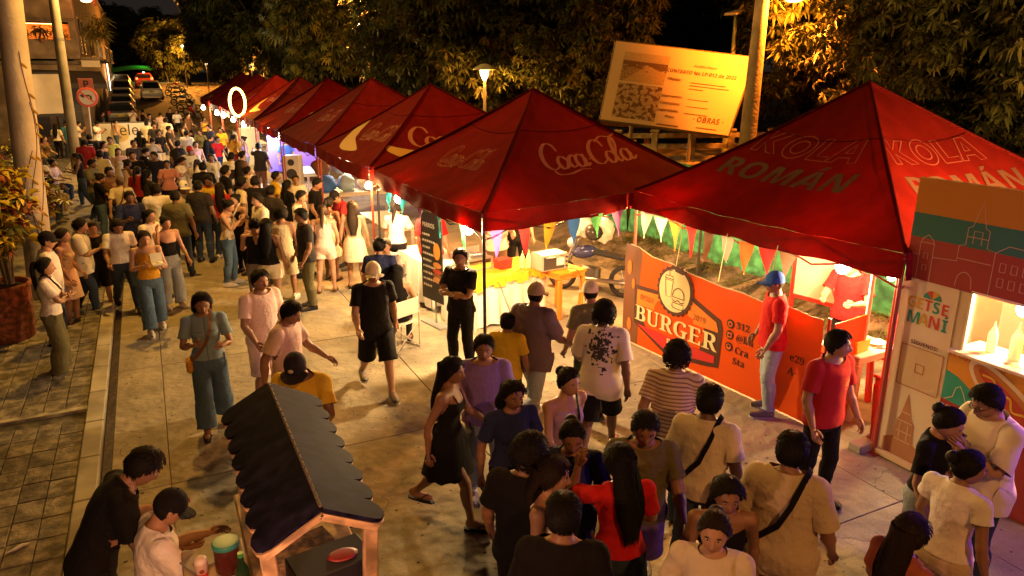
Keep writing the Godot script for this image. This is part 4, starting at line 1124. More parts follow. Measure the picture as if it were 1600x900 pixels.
func canopy(label: String, c: Array, peak: Vector3, eave: float, sd: float, prints: Array, pole_mat: Material, val := 0.26) -> void:
	# corners: near left, near right, far right, far left
	var base := Vector3((c[0].x + c[2].x) * 0.5, 0, (c[0].y + c[2].y) * 0.5)
	var t := thing("market_canopy", label, "canopy tent", base, 0, "red canopies along the street")
	var q := []
	for p in c: q.append(Vector3(p.x, eave, p.y) - base)
	var pk := peak - base
	for k in 4:
		var a: Vector3 = q[(k + 3) % 4]; var b: Vector3 = q[k]      # 0 left, 1 near, 2 right, 3 far
		var f := panel_fn(a, b, pk, sd + k, 0.06 + 0.05 * absf(sin(sd * 1.7 + k)))
		var m := MB.new()
		var nu := 52; var nv := 32
		for j in nv + 1:
			for i in nu + 1: m.vert(f.call(float(i) / nu, float(j) / nv), Vector3.UP, Vector2(float(i) / nu, float(j) / nv))
		for j in nv:
			for i in nu:
				var aa := j * (nu + 1) + i; var bb := aa + nu + 1
				m.tri_i(aa, aa + 1, bb + 1)
				if j < nv - 1: m.tri_i(aa, bb + 1, bb)
		m.n = face_normals(m.v, m.ix)
		part(t, "roof_panel", m, red_cloth)
		if k < 2:
			var seam := []
			for i in 15: seam.append(f.call(i / 14.0, 0.62 - 0.03 * sin(PI * i / 14.0)) + Vector3(0, 0.006, 0))
			part(t, "cross_seam", MB.new().tube(seam, [0.007], 4), dark_red)
		# hanging valance
		var vm := MB.new()
		var out := (b - a).cross(Vector3.UP).normalized()
		if out.dot((a + b) * 0.5 - Vector3(pk.x, 0, pk.z)) < 0: out = -out
		var nu2 := 36; var nv2 := 5
		for j in nv2 + 1:
			var v := float(j) / nv2
			for i in nu2 + 1:
				var s := float(i) / nu2
				var e: Vector3 = f.call(s, 0.0)
				var w := 0.012 * sin(s * 33.0 + sd * 2.0) * v + 0.015 * wrinkle.get_noise_2d(s * 160.0 + sd * 50.0, v * 20.0)
				vm.vert(e + out * (0.004 + w + 0.02 * v) + Vector3(0, -val * v * (1.0 + 0.06 * sin(s * 21.0 + sd)), 0), out)
		for j in nv2:
			for i in nu2:
				var aa := j * (nu2 + 1) + i; var bb := aa + nu2 + 1
				vm.tri_i(aa, bb, bb + 1); vm.tri_i(aa, bb + 1, aa + 1)
		vm.n = face_normals(vm.v, vm.ix)
		part(t, "valance", vm, red_cloth)
		# seam over the hip and the frame under the cloth
		var hp := []
		for i in 9: hp.append(f.call(1.0, i / 8.0) + Vector3(0, 0.008, 0))
		part(t, "hip_seam", MB.new().tube(hp, [0.02], 6), dark_red)
		part(t, "rafter", MB.new().tube([b - Vector3(0, 0.06, 0), b.lerp(pk, 0.5) - Vector3(0, 0.2, 0), pk - Vector3(0, 0.12, 0)], [0.016], 6), pole_mat)
		var ft := Vector3(b.x * 0.985, 0, b.z * 0.985)
		part(t, "pole", MB.new().tube([ft, Vector3(ft.x, eave - 0.02, ft.z)], [0.024, 0.022], 8), pole_mat)
		part(t, "foot_plate", MB.new().bx(ft.x, 0.006, ft.z, 0.12, 0.012, 0.12), pole_mat)
		var a2 := Vector3(a.x * 0.985, eave - 0.1, a.z * 0.985); var b2 := Vector3(b.x * 0.985, eave - 0.1, b.z * 0.985)
		var x := MB.new()
		x.tube([a2, a2.lerp(b2, 0.25) - Vector3(0, 0.28, 0), a2.lerp(b2, 0.5), a2.lerp(b2, 0.75) - Vector3(0, 0.28, 0), b2], [0.012], 5)
		x.tube([a2 - Vector3(0, 0.28, 0), a2.lerp(b2, 0.25), a2.lerp(b2, 0.5) - Vector3(0, 0.28, 0), a2.lerp(b2, 0.75), b2 - Vector3(0, 0.28, 0)], [0.012], 5)
		part(t, "scissor_truss", x, pole_mat)
		var len := a.distance_to(b)
		var slope := ((a + b) * 0.5).distance_to(pk)
		for pr in prints:
			if pr["side"] != k: continue
			var t0: float = pr["t"]; var off: float = pr.get("x", 0.0)
			var nn := (b - a).cross(pk - a).normalized()
			if nn.y < 0: nn = -nn
			var mp := func(p: Vector2) -> Array:
				var tt := clampf(t0 + p.y / slope, 0.0, 0.97)
				var ss := 0.5 + (p.x + off) / (len * (1.0 - tt))
				return [f.call(clampf(ss, 0.01, 0.99), tt) + nn * 0.005, nn]
			var pm: Material = pr["mat"]
			if pr["kind"] == "script": part(t, "lettering", script_word(pr["w"], mp, 1.0, pr.get("outline", false)), pm)
			elif pr["kind"] == "text":
				part(t, "lettering", text_mesh(pr["text"], pr["h"], mp, false, true, 0.22, pr.get("stretch", 1.0)), pm)
			elif pr["kind"] == "outline":       # open lettering drawn as lines
				var om := MB.new()
				for st in pr["lines"]:
					var pts := []
					for p in st: pts.append(Vector2(p.x + p.y * 0.22, p.y) * pr["h"])
					ribbon(om, pts, func(_u, _d): return 0.018, mp)
				part(t, "lettering", om, pm)
			elif pr["kind"] == "swoosh":
				var sm2 := MB.new()
				var pts := []
				for p in pr["pts"]: pts.append(p)
				ribbon(sm2, smooth_line(pts, 6), func(u, _d): return pr["w"] * sin(PI * clampf(u, 0.02, 0.98)), mp)
				part(t, "swoosh", sm2, pm)

func kola_lines() -> Array:
	# K, O, L, A as double outlines, in cap heights
	var o := []
	o.append([Vector2(-2.1, 0), Vector2(-2.1, 1), Vector2(-1.85, 1), Vector2(-1.85, 0.6), Vector2(-1.5, 1), Vector2(-1.15, 1), Vector2(-1.6, 0.52), Vector2(-1.1, 0), Vector2(-1.45, 0), Vector2(-1.85, 0.42), Vector2(-1.85, 0), Vector2(-2.1, 0)])
	for r in [1.0, 0.55]:
		var ring := []
		for k in 21: ring.append(Vector2(-0.5 + 0.52 * r * cos(TAU * k / 20), 0.5 + 0.55 * r * sin(TAU * k / 20)))
		o.append(ring)
	o.append([Vector2(0.15, 0), Vector2(0.15, 1), Vector2(0.42, 1), Vector2(0.42, 0.22), Vector2(0.85, 0.22), Vector2(0.85, 0), Vector2(0.15, 0)])
	o.append([Vector2(0.9, 0), Vector2(1.25, 1), Vector2(1.6, 1), Vector2(2.0, 0), Vector2(1.72, 0), Vector2(1.64, 0.22), Vector2(1.24, 0.22), Vector2(1.16, 0), Vector2(0.9, 0)])
	o.append([Vector2(1.3, 0.42), Vector2(1.43, 0.8), Vector2(1.57, 0.42), Vector2(1.3, 0.42)])
	return o

func build_canopies() -> void:
	red_cloth = grain(mat(0.115, 0.008, 0.0075, 0.8), noise_tex("canvas", 41, 0.02, 0.88, 1.0), 0.5, normal_tex("canvasn", 42, 0.25, 1.2), 0.25)
	red_cloth.metallic_specular = 0.1
	red_cloth.backlight_enabled = true
	red_cloth.backlight = Color(0.40, 0.045, 0.016)
	dark_red = mat(0.05, 0.004, 0.005, 0.9)
	dark_red.metallic_specular = 0.1
	var steel := mat(0.32, 0.06, 0.04, 0.5, 0.2)
	var black_steel := mat(0.03, 0.025, 0.022, 0.5, 0.3)
	var pale := mat(0.30, 0.11, 0.085, 0.8)
	var faint := mat(0.22, 0.05, 0.04, 0.8)
	var grey := mat(0.085, 0.042, 0.033, 0.8)
	var yellow := mat(0.42, 0.27, 0.09, 0.7)
	var V := func(x, z): return Vector2(x, z)
	canopy("red canopy with grey KOLA ROMÁN lettering over the burger stall", [V.call(6.64, -4.62), V.call(11.1, -4.6), V.call(11.0, -9.15), V.call(6.55, -9.12)], Vector3(8.95, 3.84, -7.15), 2.25, 1.0, [
		{"side": 0, "kind": "outline", "lines": kola_lines(), "h": 0.42, "t": 0.46, "x": -0.08, "mat": faint}, {"side": 0, "kind": "text", "text": "ROMÁN", "h": 0.34, "stretch": 1.25, "t": 0.27, "x": -0.15, "mat": grey},
		{"side": 1, "kind": "outline", "lines": kola_lines(), "h": 0.42, "t": 0.46, "x": -0.1, "mat": faint}, {"side": 1, "kind": "text", "text": "ROMÁN", "h": 0.34, "stretch": 1.25, "t": 0.27, "x": -0.1, "mat": grey}], steel)
	canopy("wide red canopy with script lettering over the oven and grill stall", [V.call(3.74, -8.48), V.call(8.5, -9.75), V.call(8.5, -13.9), V.call(3.68, -13.25)], Vector3(5.95, 3.70, -11.3), 2.25, 5.0, [
		{"side": 0, "kind": "script", "w": 1.55, "t": 0.34, "x": 0.1, "outline": true, "mat": faint}, {"side": 1, "kind": "script", "w": 2.1, "t": 0.36, "x": 0.22, "mat": pale}], black_steel)
	canopy("third red canopy from the right with yellow swoosh and script lettering", [V.call(3.68, -13.6), V.call(8.4, -13.95), V.call(8.4, -18.3), V.call(3.66, -18.1)], Vector3(5.9, 3.69, -16.2), 2.25, 9.0, [
		{"side": 0, "kind": "script", "w": 1.7, "t": 0.36, "x": 0.3, "outline": true, "mat": pale}, {"side": 0, "kind": "swoosh", "pts": [Vector2(-1.15, 0.55), Vector2(-1.2, 0.0), Vector2(-0.8, -0.35), Vector2(0.2, -0.45)], "w": 0.5, "t": 0.3, "x": 0.0, "mat": yellow},
		{"side": 1, "kind": "script", "w": 2.4, "t": 0.34, "x": 0.0, "mat": pale}, {"side": 1, "kind": "swoosh", "pts": [Vector2(-1.9, 0.3), Vector2(-1.5, 0.0), Vector2(-0.6, -0.25), Vector2(0.6, -0.2)], "w": 0.4, "t": 0.16, "x": 0.0, "mat": yellow}], steel)
	canopy("fourth red canopy from the right with small script lettering", [V.call(3.66, -18.35), V.call(8.3, -18.5), V.call(8.3, -23.2), V.call(3.62, -23.1)], Vector3(5.9, 3.79, -21.0), 2.25, 13.0, [
		{"side": 0, "kind": "script", "w": 1.5, "t": 0.4, "x": 0.2, "outline": true, "mat": pale}], steel)
	canopy("fifth red canopy from the right with a pale patch", [V.call(3.62, -23.5), V.call(8.3, -23.6), V.call(8.3, -28.6), V.call(3.6, -28.5)], Vector3(5.9, 3.74, -26.5), 2.25, 17.0, [
		{"side": 1, "kind": "swoosh", "pts": [Vector2(-1.2, 0.0), Vector2(-0.9, 0.05), Vector2(-0.5, 0.1)], "w": 0.35, "t": 0.3, "x": 0.0, "mat": yellow}, {"side": 0, "kind": "script", "w": 1.5, "t": 0.4, "x": 0.2, "outline": true, "mat": faint}], steel)
	canopy("sixth red canopy from the right with a pale crescent", [V.call(3.6, -28.9), V.call(8.2, -29.0), V.call(8.2, -34.2), V.call(3.55, -34.1)], Vector3(5.9, 3.75, -31.8), 2.25, 21.0, [
		{"side": 0, "kind": "swoosh", "pts": [Vector2(-1.0, 0.5), Vector2(-1.1, 0.0), Vector2(-0.6, -0.3), Vector2(0.6, -0.2)], "w": 0.42, "t": 0.3, "x": 0.0, "mat": yellow}, {"side": 0, "kind": "script", "w": 1.5, "t": 0.5, "x": 0.2, "mat": faint}], steel)
	canopy("seventh red canopy from the right behind the ring light", [V.call(3.55, -34.5), V.call(8.2, -34.6), V.call(8.2, -40.2), V.call(3.5, -40.1)], Vector3(5.9, 3.8, -37.6), 2.25, 25.0, [
		{"side": 0, "kind": "script", "w": 1.8, "t": 0.4, "x": 0.2, "mat": faint}], steel)
	canopy("eighth red canopy from the right far down the row", [V.call(3.5, -40.6), V.call(8.1, -40.7), V.call(8.1, -46.6), V.call(3.45, -46.5)], Vector3(5.85, 3.82, -43.8), 2.25, 29.0, [], steel)
	canopy("farthest red canopy at the end of the row", [V.call(3.45, -47.0), V.call(8.1, -47.1), V.call(8.1, -52.6), V.call(3.4, -52.5)], Vector3(5.8, 3.88, -50.0), 2.3, 33.0, [
		{"side": 1, "kind": "swoosh", "pts": [Vector2(-1.6, 0.0), Vector2(-0.9, 0.2), Vector2(0.2, 0.4)], "w": 0.3, "t": 0.1, "x": 0.0, "mat": pale}], steel)

func bunting(label: String, a: Vector3, b: Vector3, cols: Array, sag: float, sd: int, size := 0.3, order: Array = []) -> void:
	var t := thing("pennant_string", label, "bunting", a)
	var d := b - a
	var pts := []
	for k in 25:
		var u := k / 24.0
		pts.append(d * u - Vector3(0, sag * 4 * u * (1 - u), 0))
	part(t, "string", MB.new().tube(pts, [0.005], 4), mat(0.6, 0.56, 0.46, 0.8))
	rng.seed = sd
	var n := cols.size()
	var along := Vector3(d.x, 0, d.z).normalized()
	for k in n:
		var u := (k + 0.5) / n
		var p := d * u - Vector3(0, sag * 4 * u * (1 - u), 0)
		var w := size * 0.36; var h := size * rng.randf_range(0.95, 1.2)
		var sw := rng.randf_range(-0.25, 0.25); var side := along.cross(Vector3.UP)
		var m := MB.new()
		var rows := 4
		for r in rows + 1:
			var v := float(r) / rows
			for q in 3:
				var x := (q - 1) * w * (1 - v * 0.97)
				m.vert(p + along * x + Vector3(0, -h * v, 0) + side * (sw * v * h * 0.6 + 0.025 * sin(q * 2.0 + v * 4.0 + k) * (1 - v * 0.5)), side)
		for r in rows:
			for q in 2:
				var i := r * 3 + q
				m.tri_i(i, i + 1, i + 4); m.tri_i(i, i + 4, i + 3)
		m.n = face_normals(m.v, m.ix)
		var c: Array = cols[k]
		var key := "pennant %s" % [c]
		if not mats.has(key):
			var pm: StandardMaterial3D = mat(c[0], c[1], c[2], 0.6).duplicate()
			pm.backlight_enabled = true; pm.backlight = lin(c[0], c[1], c[2]) * 0.5
			mats[key] = pm
		part(t, "pennant", m, mats[key])

func build_bunting() -> void:
	var R := [0.6, 0.02, 0.02]; var Y := [0.75, 0.55, 0.03]; var Bl := [0.02, 0.2, 0.65]; var G := [0.04, 0.45, 0.1]; var P := [0.4, 0.13, 0.55]; var T := [0.03, 0.45, 0.55]; var W := [0.75, 0.72, 0.66]; var O := [0.7, 0.2, 0.02]; var Br := [0.2, 0.1, 0.05]; var Vi := [0.25, 0.06, 0.3]
	bunting("string of coloured pennants along the near edge of the oven stall", Vector3(3.76, 1.99, -8.5), Vector3(6.5, 1.98, -9.2), [P, R, Y, Bl, G, Vi], 0.02, 1, 0.36)
	bunting("string of pennants down the street side of the oven stall", Vector3(3.7, 1.98, -12.9), Vector3(3.72, 1.98, -8.75), [T, T, Vi, T, G], 0.04, 2, 0.34)
	bunting("string of burger themed pennants over the orange banner", Vector3(6.58, 1.96, -9.0), Vector3(6.62, 1.95, -5.9), [W, W, O, R, Br, W, O, R, Br], 0.03, 3, 0.36)

func build_bulbs() -> void:
	bulb(Vector3(3.78, 1.92, -9.05), WHITE, 14.9, "bright bulb at the near left corner of the oven stall", 0.055)
	bulb(Vector3(3.72, 1.9, -11.95), WHITE, 9.2, "bright bulb beside the red pole of the script lettered canopy", 0.055)
	bulb(Vector3(3.62, 1.92, -13.5), WARM, 5.2, "small bulb farther along behind the red pole", 0.045)
	bulb(Vector3(6.95, 1.9, -8.35), WARM, 9.0, "bulb among the pennants over the burger banner", 0.05)
	bulb(Vector3(7.1, 1.80, -5.7), WHITE, 9.0, "bright bulb in front of the vendor in red", 0.06)
	bulb(Vector3(7.85, 1.62, -5.6), Color(1.0, 0.5, 0.2), 2.2, "small orange bulb behind the hot dog case", 0.04)
	bulb(Vector3(6.5, 2.0, -11.6), WARM, 13.0, "unseen bulb inside the oven stall, lighting the green netting behind", 0.05)  # unseen, placed to light the stall inside and the netting behind
	bulb(Vector3(8.5, 2.3, -5.4), WHITE, 9.0, "unseen bulb under the near side of the grey lettered canopy", 0.06)  # unseen, placed to light the near roof panel from below
	bulb(Vector3(6.0, 2.05, -16.0), WARM, 6.0, "unseen bulb inside the third canopy stall", 0.05)  # unseen, lights this canopy from inside
	bulb(Vector3(5.2, 2.0, -20.6), WHITE, 7.5, "unseen bulb over the blue goods in the fourth canopy", 0.05)  # unseen, placed to light the goods from above
	bulb(Vector3(3.85, 1.92, -25.2), Color(0.85, 0.9, 1.0), 7.5, "cold white bulb in front of the violet panel", 0.07)
	bulb(Vector3(3.8, 1.98, -27.0), Color(0.9, 0.92, 1.0), 7.5, "second cold white bulb farther along the violet panel", 0.07)
	bulb(Vector3(3.55, 1.92, -31.6), WHITE, 6.8, "bulb under the foot of the ring light", 0.07)
	bulb(Vector3(3.5, 1.92, -34.9), WHITE, 6.8, "bulb just left of the ring light", 0.07)
	bulb(Vector3(3.4, 1.95, -38.0), WHITE, 7.5, "bulb in the middle of the far stalls", 0.08)
	bulb(Vector3(3.3, 1.95, -40.2), WHITE, 7.5, "bulb left of the middle of the far stalls", 0.08)
	bulb(Vector3(3.1, 1.95, -46.3), WHITE, 7.5, "farthest bulb at the end of the canopy row", 0.08)
	bulb(Vector3(5.8, 2.0, -37.5), WARM, 6.0, "unseen bulb inside the seventh canopy stall", 0.06)  # unseen inner bulb, makes the cloth above it show red
	bulb(Vector3(5.8, 2.1, -26.0), WARM, 6.0, "unseen bulb inside the fifth canopy stall", 0.06)  # out of view, placed to light the stall from within
	# ring light
	var t := thing("ring_light", "glowing yellow oval ring light standing at the far stalls", "ring light", Vector3(3.5, 0.0, -32.6))
	var pts := []
	for k in 33: pts.append(Vector3(0.3 * cos(TAU * k / 32), 2.75 + 0.55 * sin(TAU * k / 32), 0))
	part(t, "glowing_ring", MB.new().tube(pts, [0.05], 8, false), glow(1.0, 0.62, 0.1, 8.0))
	part(t, "stand", MB.new().tube([Vector3(0, 0, 0), Vector3(0, 2.2, 0)], [0.025, 0.02], 6), mat(0.05, 0.05, 0.05, 0.5))
	omni(t, Vector3(0, 2.75, 0.25), Color(1.0, 0.7, 0.25), 2.5, 0.2)
	# violet panel of a far stall
	var v := thing("stall_backdrop", "violet backdrop of the fifth canopy stall", "backdrop", Vector3(4.9, 0.0, -27.4))
	part(v, "panel", MB.new().bx(0, 1.25, 0, 2.2, 1.5, 0.06, 0.01), mat(0.16, 0.10, 0.55, 0.6))
	for q in [-1.0, 1.0]: part(v, "leg", MB.new().tube([Vector3(q, 0, 0), Vector3(q, 1.3, 0)], [0.03], 6), mat(0.2, 0.2, 0.2, 0.6))

# ------------------------------------------------------------------ stalls and their goods
func wall_map(a: Vector3, dir: Vector3, out: Vector3, lift: float) -> Callable:      # u along dir, v up, lifted off the face
	return func(p: Vector2) -> Array: return [a + dir * p.x + Vector3(0, p.y, 0) + out * lift, out]
func shifted(mp: Callable, c: Vector2) -> Callable: return func(p: Vector2) -> Array: return mp.call(p + c)
func line_shape(lines: Array, w: float, mp: Callable) -> MB:
	var m := MB.new()
	for l in lines: ribbon(m, l, func(_u, _d): return w, mp)
	return m

func build_burger_banner() -> void:
	var a := Vector3(6.25, 0, -8.73); var b := Vector3(6.54, 0, -5.39)
	var d := (b - a).normalized(); var out := Vector3(-d.z, 0, d.x)
	if out.x > 0: out = -out
	var L := a.distance_to(b)
	var t := thing("burger_banner", "orange BURGER banner stretched between canopy poles with round burger badge", "banner", a)
	var top := func(u: float) -> float: return lerpf(1.52, 1.33, u) - 0.09 * sin(PI * u) + 0.012 * sin(u * 31.0)
	var surf := func(u: float, v: float) -> Vector3:      # u in metres, v height
		var s := clampf(u / L, 0.0, 1.0)
		var hh: float = top.call(s)
		return d * u + Vector3(0, v, 0) + out * (0.018 * sin(s * 6.0) * sin(v * 2.4) + 0.022 * sin(s * 24.0 + v * 7.0) * pow(clampf(v / hh, 0, 1), 7.0))
	var mp := func(p: Vector2) -> Array: return [surf.call(p.x, p.y) + out * 0.006, out]
	var mp2 := func(p: Vector2) -> Array: return [surf.call(p.x, p.y) + out * 0.011, out]
	var mp3 := func(p: Vector2) -> Array: return [surf.call(p.x, p.y) + out * 0.016, out]
	var mp4 := func(p: Vector2) -> Array: return [surf.call(p.x, p.y) + out * 0.021, out]
	var sheet := MB.new(); var band := MB.new()
	for part_i in 2:
		var m: MB = sheet if part_i == 0 else band
		var u0 := 0.24 if part_i == 0 else -0.1; var u1 := L if part_i == 0 else 0.26
		var nu := 50 if part_i == 0 else 6; var nv := 16
		for j in nv + 1:
			for i in nu + 1:
				var u := lerpf(u0, u1, float(i) / nu)
				m.vert(surf.call(u, 0.02 + (top.call(clampf(u / L, 0, 1)) - 0.02) * j / nv) + out * 0.003 * part_i, out)
		for j in nv:
			for i in nu:
				var q := j * (nu + 1) + i; var w := q + nu + 1
				m.tri_i(q, q + 1, w + 1); m.tri_i(q, w + 1, w)
		m.n = face_normals(m.v, m.ix)
	var vinyl := mat(0.56, 0.072, 0.008, 0.42)
	vinyl.metallic_specular = 0.25
	vinyl.backlight_enabled = true; vinyl.backlight = Color(0.2, 0.05, 0.01)
	part(t, "sheet", sheet, vinyl)
	part(t, "brown_band", band, mat(0.15, 0.05, 0.02, 0.35))
	for q in [[0.02, 1.18, 0.05, 0.11], [0.12, 0.95, 0.035, 0.08], [0.06, 0.3, 0.05, 0.1]]: part(t, "orange_blot", flat_shape(arc_pts(q[0], q[1], q[2], q[3], 14), mp2), mat(0.6, 0.14, 0.02, 0.35))
	var brown := mat(0.06, 0.018, 0.012, 0.35); var cream := mat(0.66, 0.52, 0.27, 0.4); var ink := mat(0.012, 0.008, 0.008, 0.4)
	# badge: brown frame, orange field, black word band, red foot, saw-toothed disc
	part(t, "badge_frame", flat_shape([Vector2(0.16, 0.95), Vector2(0.66, 0.98), Vector2(1.36, 1.06), Vector2(1.86, 0.88), Vector2(1.9, 0.76), Vector2(1.88, 0.22), Vector2(1.6, 0.16), Vector2(0.9, 0.06), Vector2(0.16, 0.36)], mp), brown)
	part(t, "badge_field", flat_shape([Vector2(0.22, 0.89), Vector2(0.68, 0.92), Vector2(1.34, 1.0), Vector2(1.79, 0.83), Vector2(1.83, 0.72), Vector2(1.82, 0.7), Vector2(0.22, 0.66)], mp2), mat(0.66, 0.17, 0.015, 0.35))
	part(t, "badge_foot", flat_shape([Vector2(0.24, 0.36), Vector2(1.8, 0.36), Vector2(1.8, 0.26), Vector2(1.55, 0.22), Vector2(0.9, 0.13)], mp2), mat(0.5, 0.02, 0.02, 0.35))
	var saw := []
	for k in 48:
		var r := 0.37 if k % 2 == 0 else 0.335
		saw.append(Vector2(1.0 + cos(TAU * k / 48) * r, 1.06 + sin(TAU * k / 48) * r))
	part(t, "toothed_disc", flat_shape(saw, mp3), brown)
	part(t, "cream_disc", flat_shape(arc_pts(1.0, 1.06, 0.30, 0.30, 30), mp4), cream)
	var mp5 := func(p: Vector2) -> Array: return [surf.call(p.x, p.y) + out * 0.025, out]
	var ls := [smooth_line([Vector2(0.98, 0.98), Vector2(1.0, 1.07), Vector2(1.09, 1.12), Vector2(1.18, 1.07), Vector2(1.2, 0.98)], 4), [Vector2(0.98, 0.98), Vector2(1.2, 0.98)], smooth_line([Vector2(0.97, 0.95), Vector2(1.03, 0.92), Vector2(1.09, 0.95), Vector2(1.15, 0.92), Vector2(1.21, 0.95)], 4), [Vector2(0.98, 0.90), Vector2(1.2, 0.90)], smooth_line([Vector2(0.98, 0.88), Vector2(1.0, 0.83), Vector2(1.18, 0.83), Vector2(1.2, 0.88)], 3),
		[Vector2(0.82, 1.2), Vector2(0.85, 0.96), Vector2(0.95, 0.96), Vector2(0.97, 1.2), Vector2(0.82, 1.2)], [Vector2(0.81, 1.22), Vector2(0.98, 1.22), Vector2(0.96, 1.26), Vector2(0.83, 1.26), Vector2(0.81, 1.22)], [Vector2(0.9, 1.26), Vector2(0.88, 1.33), Vector2(0.93, 1.34)]]
	part(t, "burger_drawing", line_shape(ls, 0.012, mp5), brown)
	part(t, "word_burger", text_mesh("BURGER", 0.235, shifted(mp3, Vector2(1.01, 0.42)), true, true, 0.0, 1.18), cream)
	part(t, "word_bike", text_mesh("BIKE", 0.1, shifted(mp4, Vector2(1.06, 0.24)), false, true), cream)
	for q in [["DESDE", 0.45, 0.76], ["2019", 1.5, 0.76]]: part(t, "small_word", text_mesh(q[0], 0.075, shifted(mp3, Vector2(q[1], q[2]))), brown)
	for k in 3:
		var c := Vector2(2.02, [0.88, 0.73, 0.57][k])
		part(t, "icon_ring", flat_shape(arc_pts(c.x, c.y, 0.062, 0.062, 18), mp), ink)
		part(t, "icon_mark", flat_shape(arc_pts(c.x, c.y, 0.04, 0.04, 14) if k != 1 else rect_pts(c.x - 0.035, c.y - 0.035, c.x + 0.035, c.y + 0.035), mp2), mat(0.6, 0.11, 0.012, 0.35))
		part(t, "icon_dot", flat_shape(arc_pts(c.x, c.y + (0.012 if k == 2 else 0.0), 0.018, 0.02, 10), mp3), ink)
	for q in [["312", 2.22, 0.845], ["@bu", 2.26, 0.68], ["Cra", 2.23, 0.51], ["Sta", 2.2, 0.36], ["e29", 3.05, 0.70], ["A-", 3.0, 0.53]]: part(t, "contact_line", text_mesh(q[0], 0.092, shifted(mp, Vector2(q[1], q[2])), true, true), ink)
	# ties to the poles, and the top cord
	var cord := []
	for k in 21: cord.append(surf.call(L * k / 20.0, top.call(k / 20.0)) + Vector3(0, 0.006, 0))
	part(t, "top_cord", MB.new().tube(cord, [0.008], 5), mat(0.5, 0.4, 0.25, 0.8))
	for k in 3:
		var p: Vector3 = surf.call([0.95, 1.75, 2.55][k], 1.42 - 0.04 * k)
		part(t, "tie_cord", MB.new().tube([p, p + Vector3(0.06, 0.58 + 0.05 * k, 0.03)], [0.007], 4), mat(0.6, 0.52, 0.25, 0.8))
	# orange end panel turning the corner of the stall
	var e := thing("orange_panel", "orange end panel of the burger stall beside the man in the blue cap", "panel", Vector3(6.58, 0, -5.36))
	part(e, "sheet", MB.new().box(X(Vector3(0.3, 0.66, 0.04), 8), Vector3(0.62, 1.3, 0.02), 0.004), vinyl)
	part(e, "post", MB.new().tube([Vector3(0.62, 0, 0.0), Vector3(0.62, 1.95, 0.0)], [0.025], 8), mat(0.6, 0.5, 0.4, 0.6))
	part(e, "post", MB.new().tube([Vector3(0.0, 0, 0.0), Vector3(0.0, 1.35, 0.0)], [0.02], 8), mat(0.3, 0.06, 0.04, 0.6))

func plastic_table(called: String, label: String, at: Vector3, turn: float, w: float, dpt: float, h: float, c: Array, group := "") -> Node3D:
	var t := thing(called, label, "table", at, turn, group)
	var m := mat(c[0], c[1], c[2], 0.4)
	part(t, "table_top", MB.new().bx(0, h - 0.02, 0, w, 0.04, dpt, 0.012), m)
	part(t, "apron", MB.new().bx(0, h - 0.075, 0, w - 0.04, 0.07, dpt - 0.04, 0.01), m)
	for sx in [-1.0, 1.0]:
		for sz in [-1.0, 1.0]:
			part(t, "leg", MB.new().box(X(Vector3(sx * (w * 0.5 - 0.06), (h - 0.11) * 0.5, sz * (dpt * 0.5 - 0.06)), 0, sz * 2.5, -sx * 2.5), Vector3(0.07, h - 0.11, 0.07), 0.012), m)
	return t

func draped_cloth(label: String, at: Vector3, turn: float, w: float, dpt: float, h: float, drop: float, c: Array, sd: int) -> void:
	var m := MB.new()
	var per := []
	var n := 96
	for k in n:      # around the table edge
		var u := float(k) / n * 2.0 * (w + dpt)
		var p := Vector2.ZERO; var o := Vector2.ZERO
		if u < w: p = Vector2(-w / 2 + u, dpt / 2); o = Vector2(0, 1)
		elif u < w + dpt: p = Vector2(w / 2, dpt / 2 - (u - w)); o = Vector2(1, 0)
		elif u < 2 * w + dpt: p = Vector2(w / 2 - (u - w - dpt), -dpt / 2); o = Vector2(0, -1)
		else: p = Vector2(-w / 2, -dpt / 2 + (u - 2 * w - dpt)); o = Vector2(-1, 0)
		per.append([p, o])
	var rows := 9
	for r in rows + 1:
		var v := float(r) / rows
		for k in n + 1:
			var q: Array = per[k % n]
			var wv := 0.02 + v * (0.035 * sin(k * 1.27 + sd) + 0.03 * sin(k * 0.61 + sd * 2.0) + 0.03)
			m.vert(Vector3(q[0].x + q[1].x * wv, h - drop * v * (1.0 + 0.03 * sin(k * 0.45 + sd)), q[0].y + q[1].y * wv), Vector3(q[1].x, 0, q[1].y))
	for r in rows:
		for k in n:
			var a := r * (n + 1) + k; var b := a + n + 1
			m.tri_i(a, b, b + 1); m.tri_i(a, b + 1, a + 1)
	m.n = face_normals(m.v, m.ix)
	m.bx(0, h + 0.003, 0, w + 0.035, 0.008, dpt + 0.035)
	solo("tablecloth", m, mat(c[0], c[1], c[2], 0.85), label, "tablecloth", at, turn)

func bottle(label: String, at: Vector3, c: Array, s := 1.0, group := "squeeze bottles on the stalls") -> void:
	var t := thing("sauce_bottle", label, "bottle", at, 0, group)
	var m := MB.new(); m.lathe(X(Vector3.ZERO), [Vector2(0.001, 0), Vector2(0.034 * s, 0), Vector2(0.037 * s, 0.01), Vector2(0.037 * s, 0.15 * s), Vector2(0.03 * s, 0.18 * s), Vector2(0.016 * s, 0.195 * s)], 16)
	part(t, "bottle_body", m, mat(c[0], c[1], c[2], 0.35))
	var n := MB.new(); n.lathe(X(Vector3(0, 0.195 * s, 0)), [Vector2(0.021 * s, -0.012 * s), Vector2(0.02 * s, 0.01 * s), Vector2(0.008 * s, 0.025 * s), Vector2(0.003 * s, 0.07 * s), Vector2(0.001, 0.07 * s)], 12)
	part(t, "nozzle", n, mat(c[0] * 1.05, c[1] * 1.05, c[2] * 0.9, 0.4))

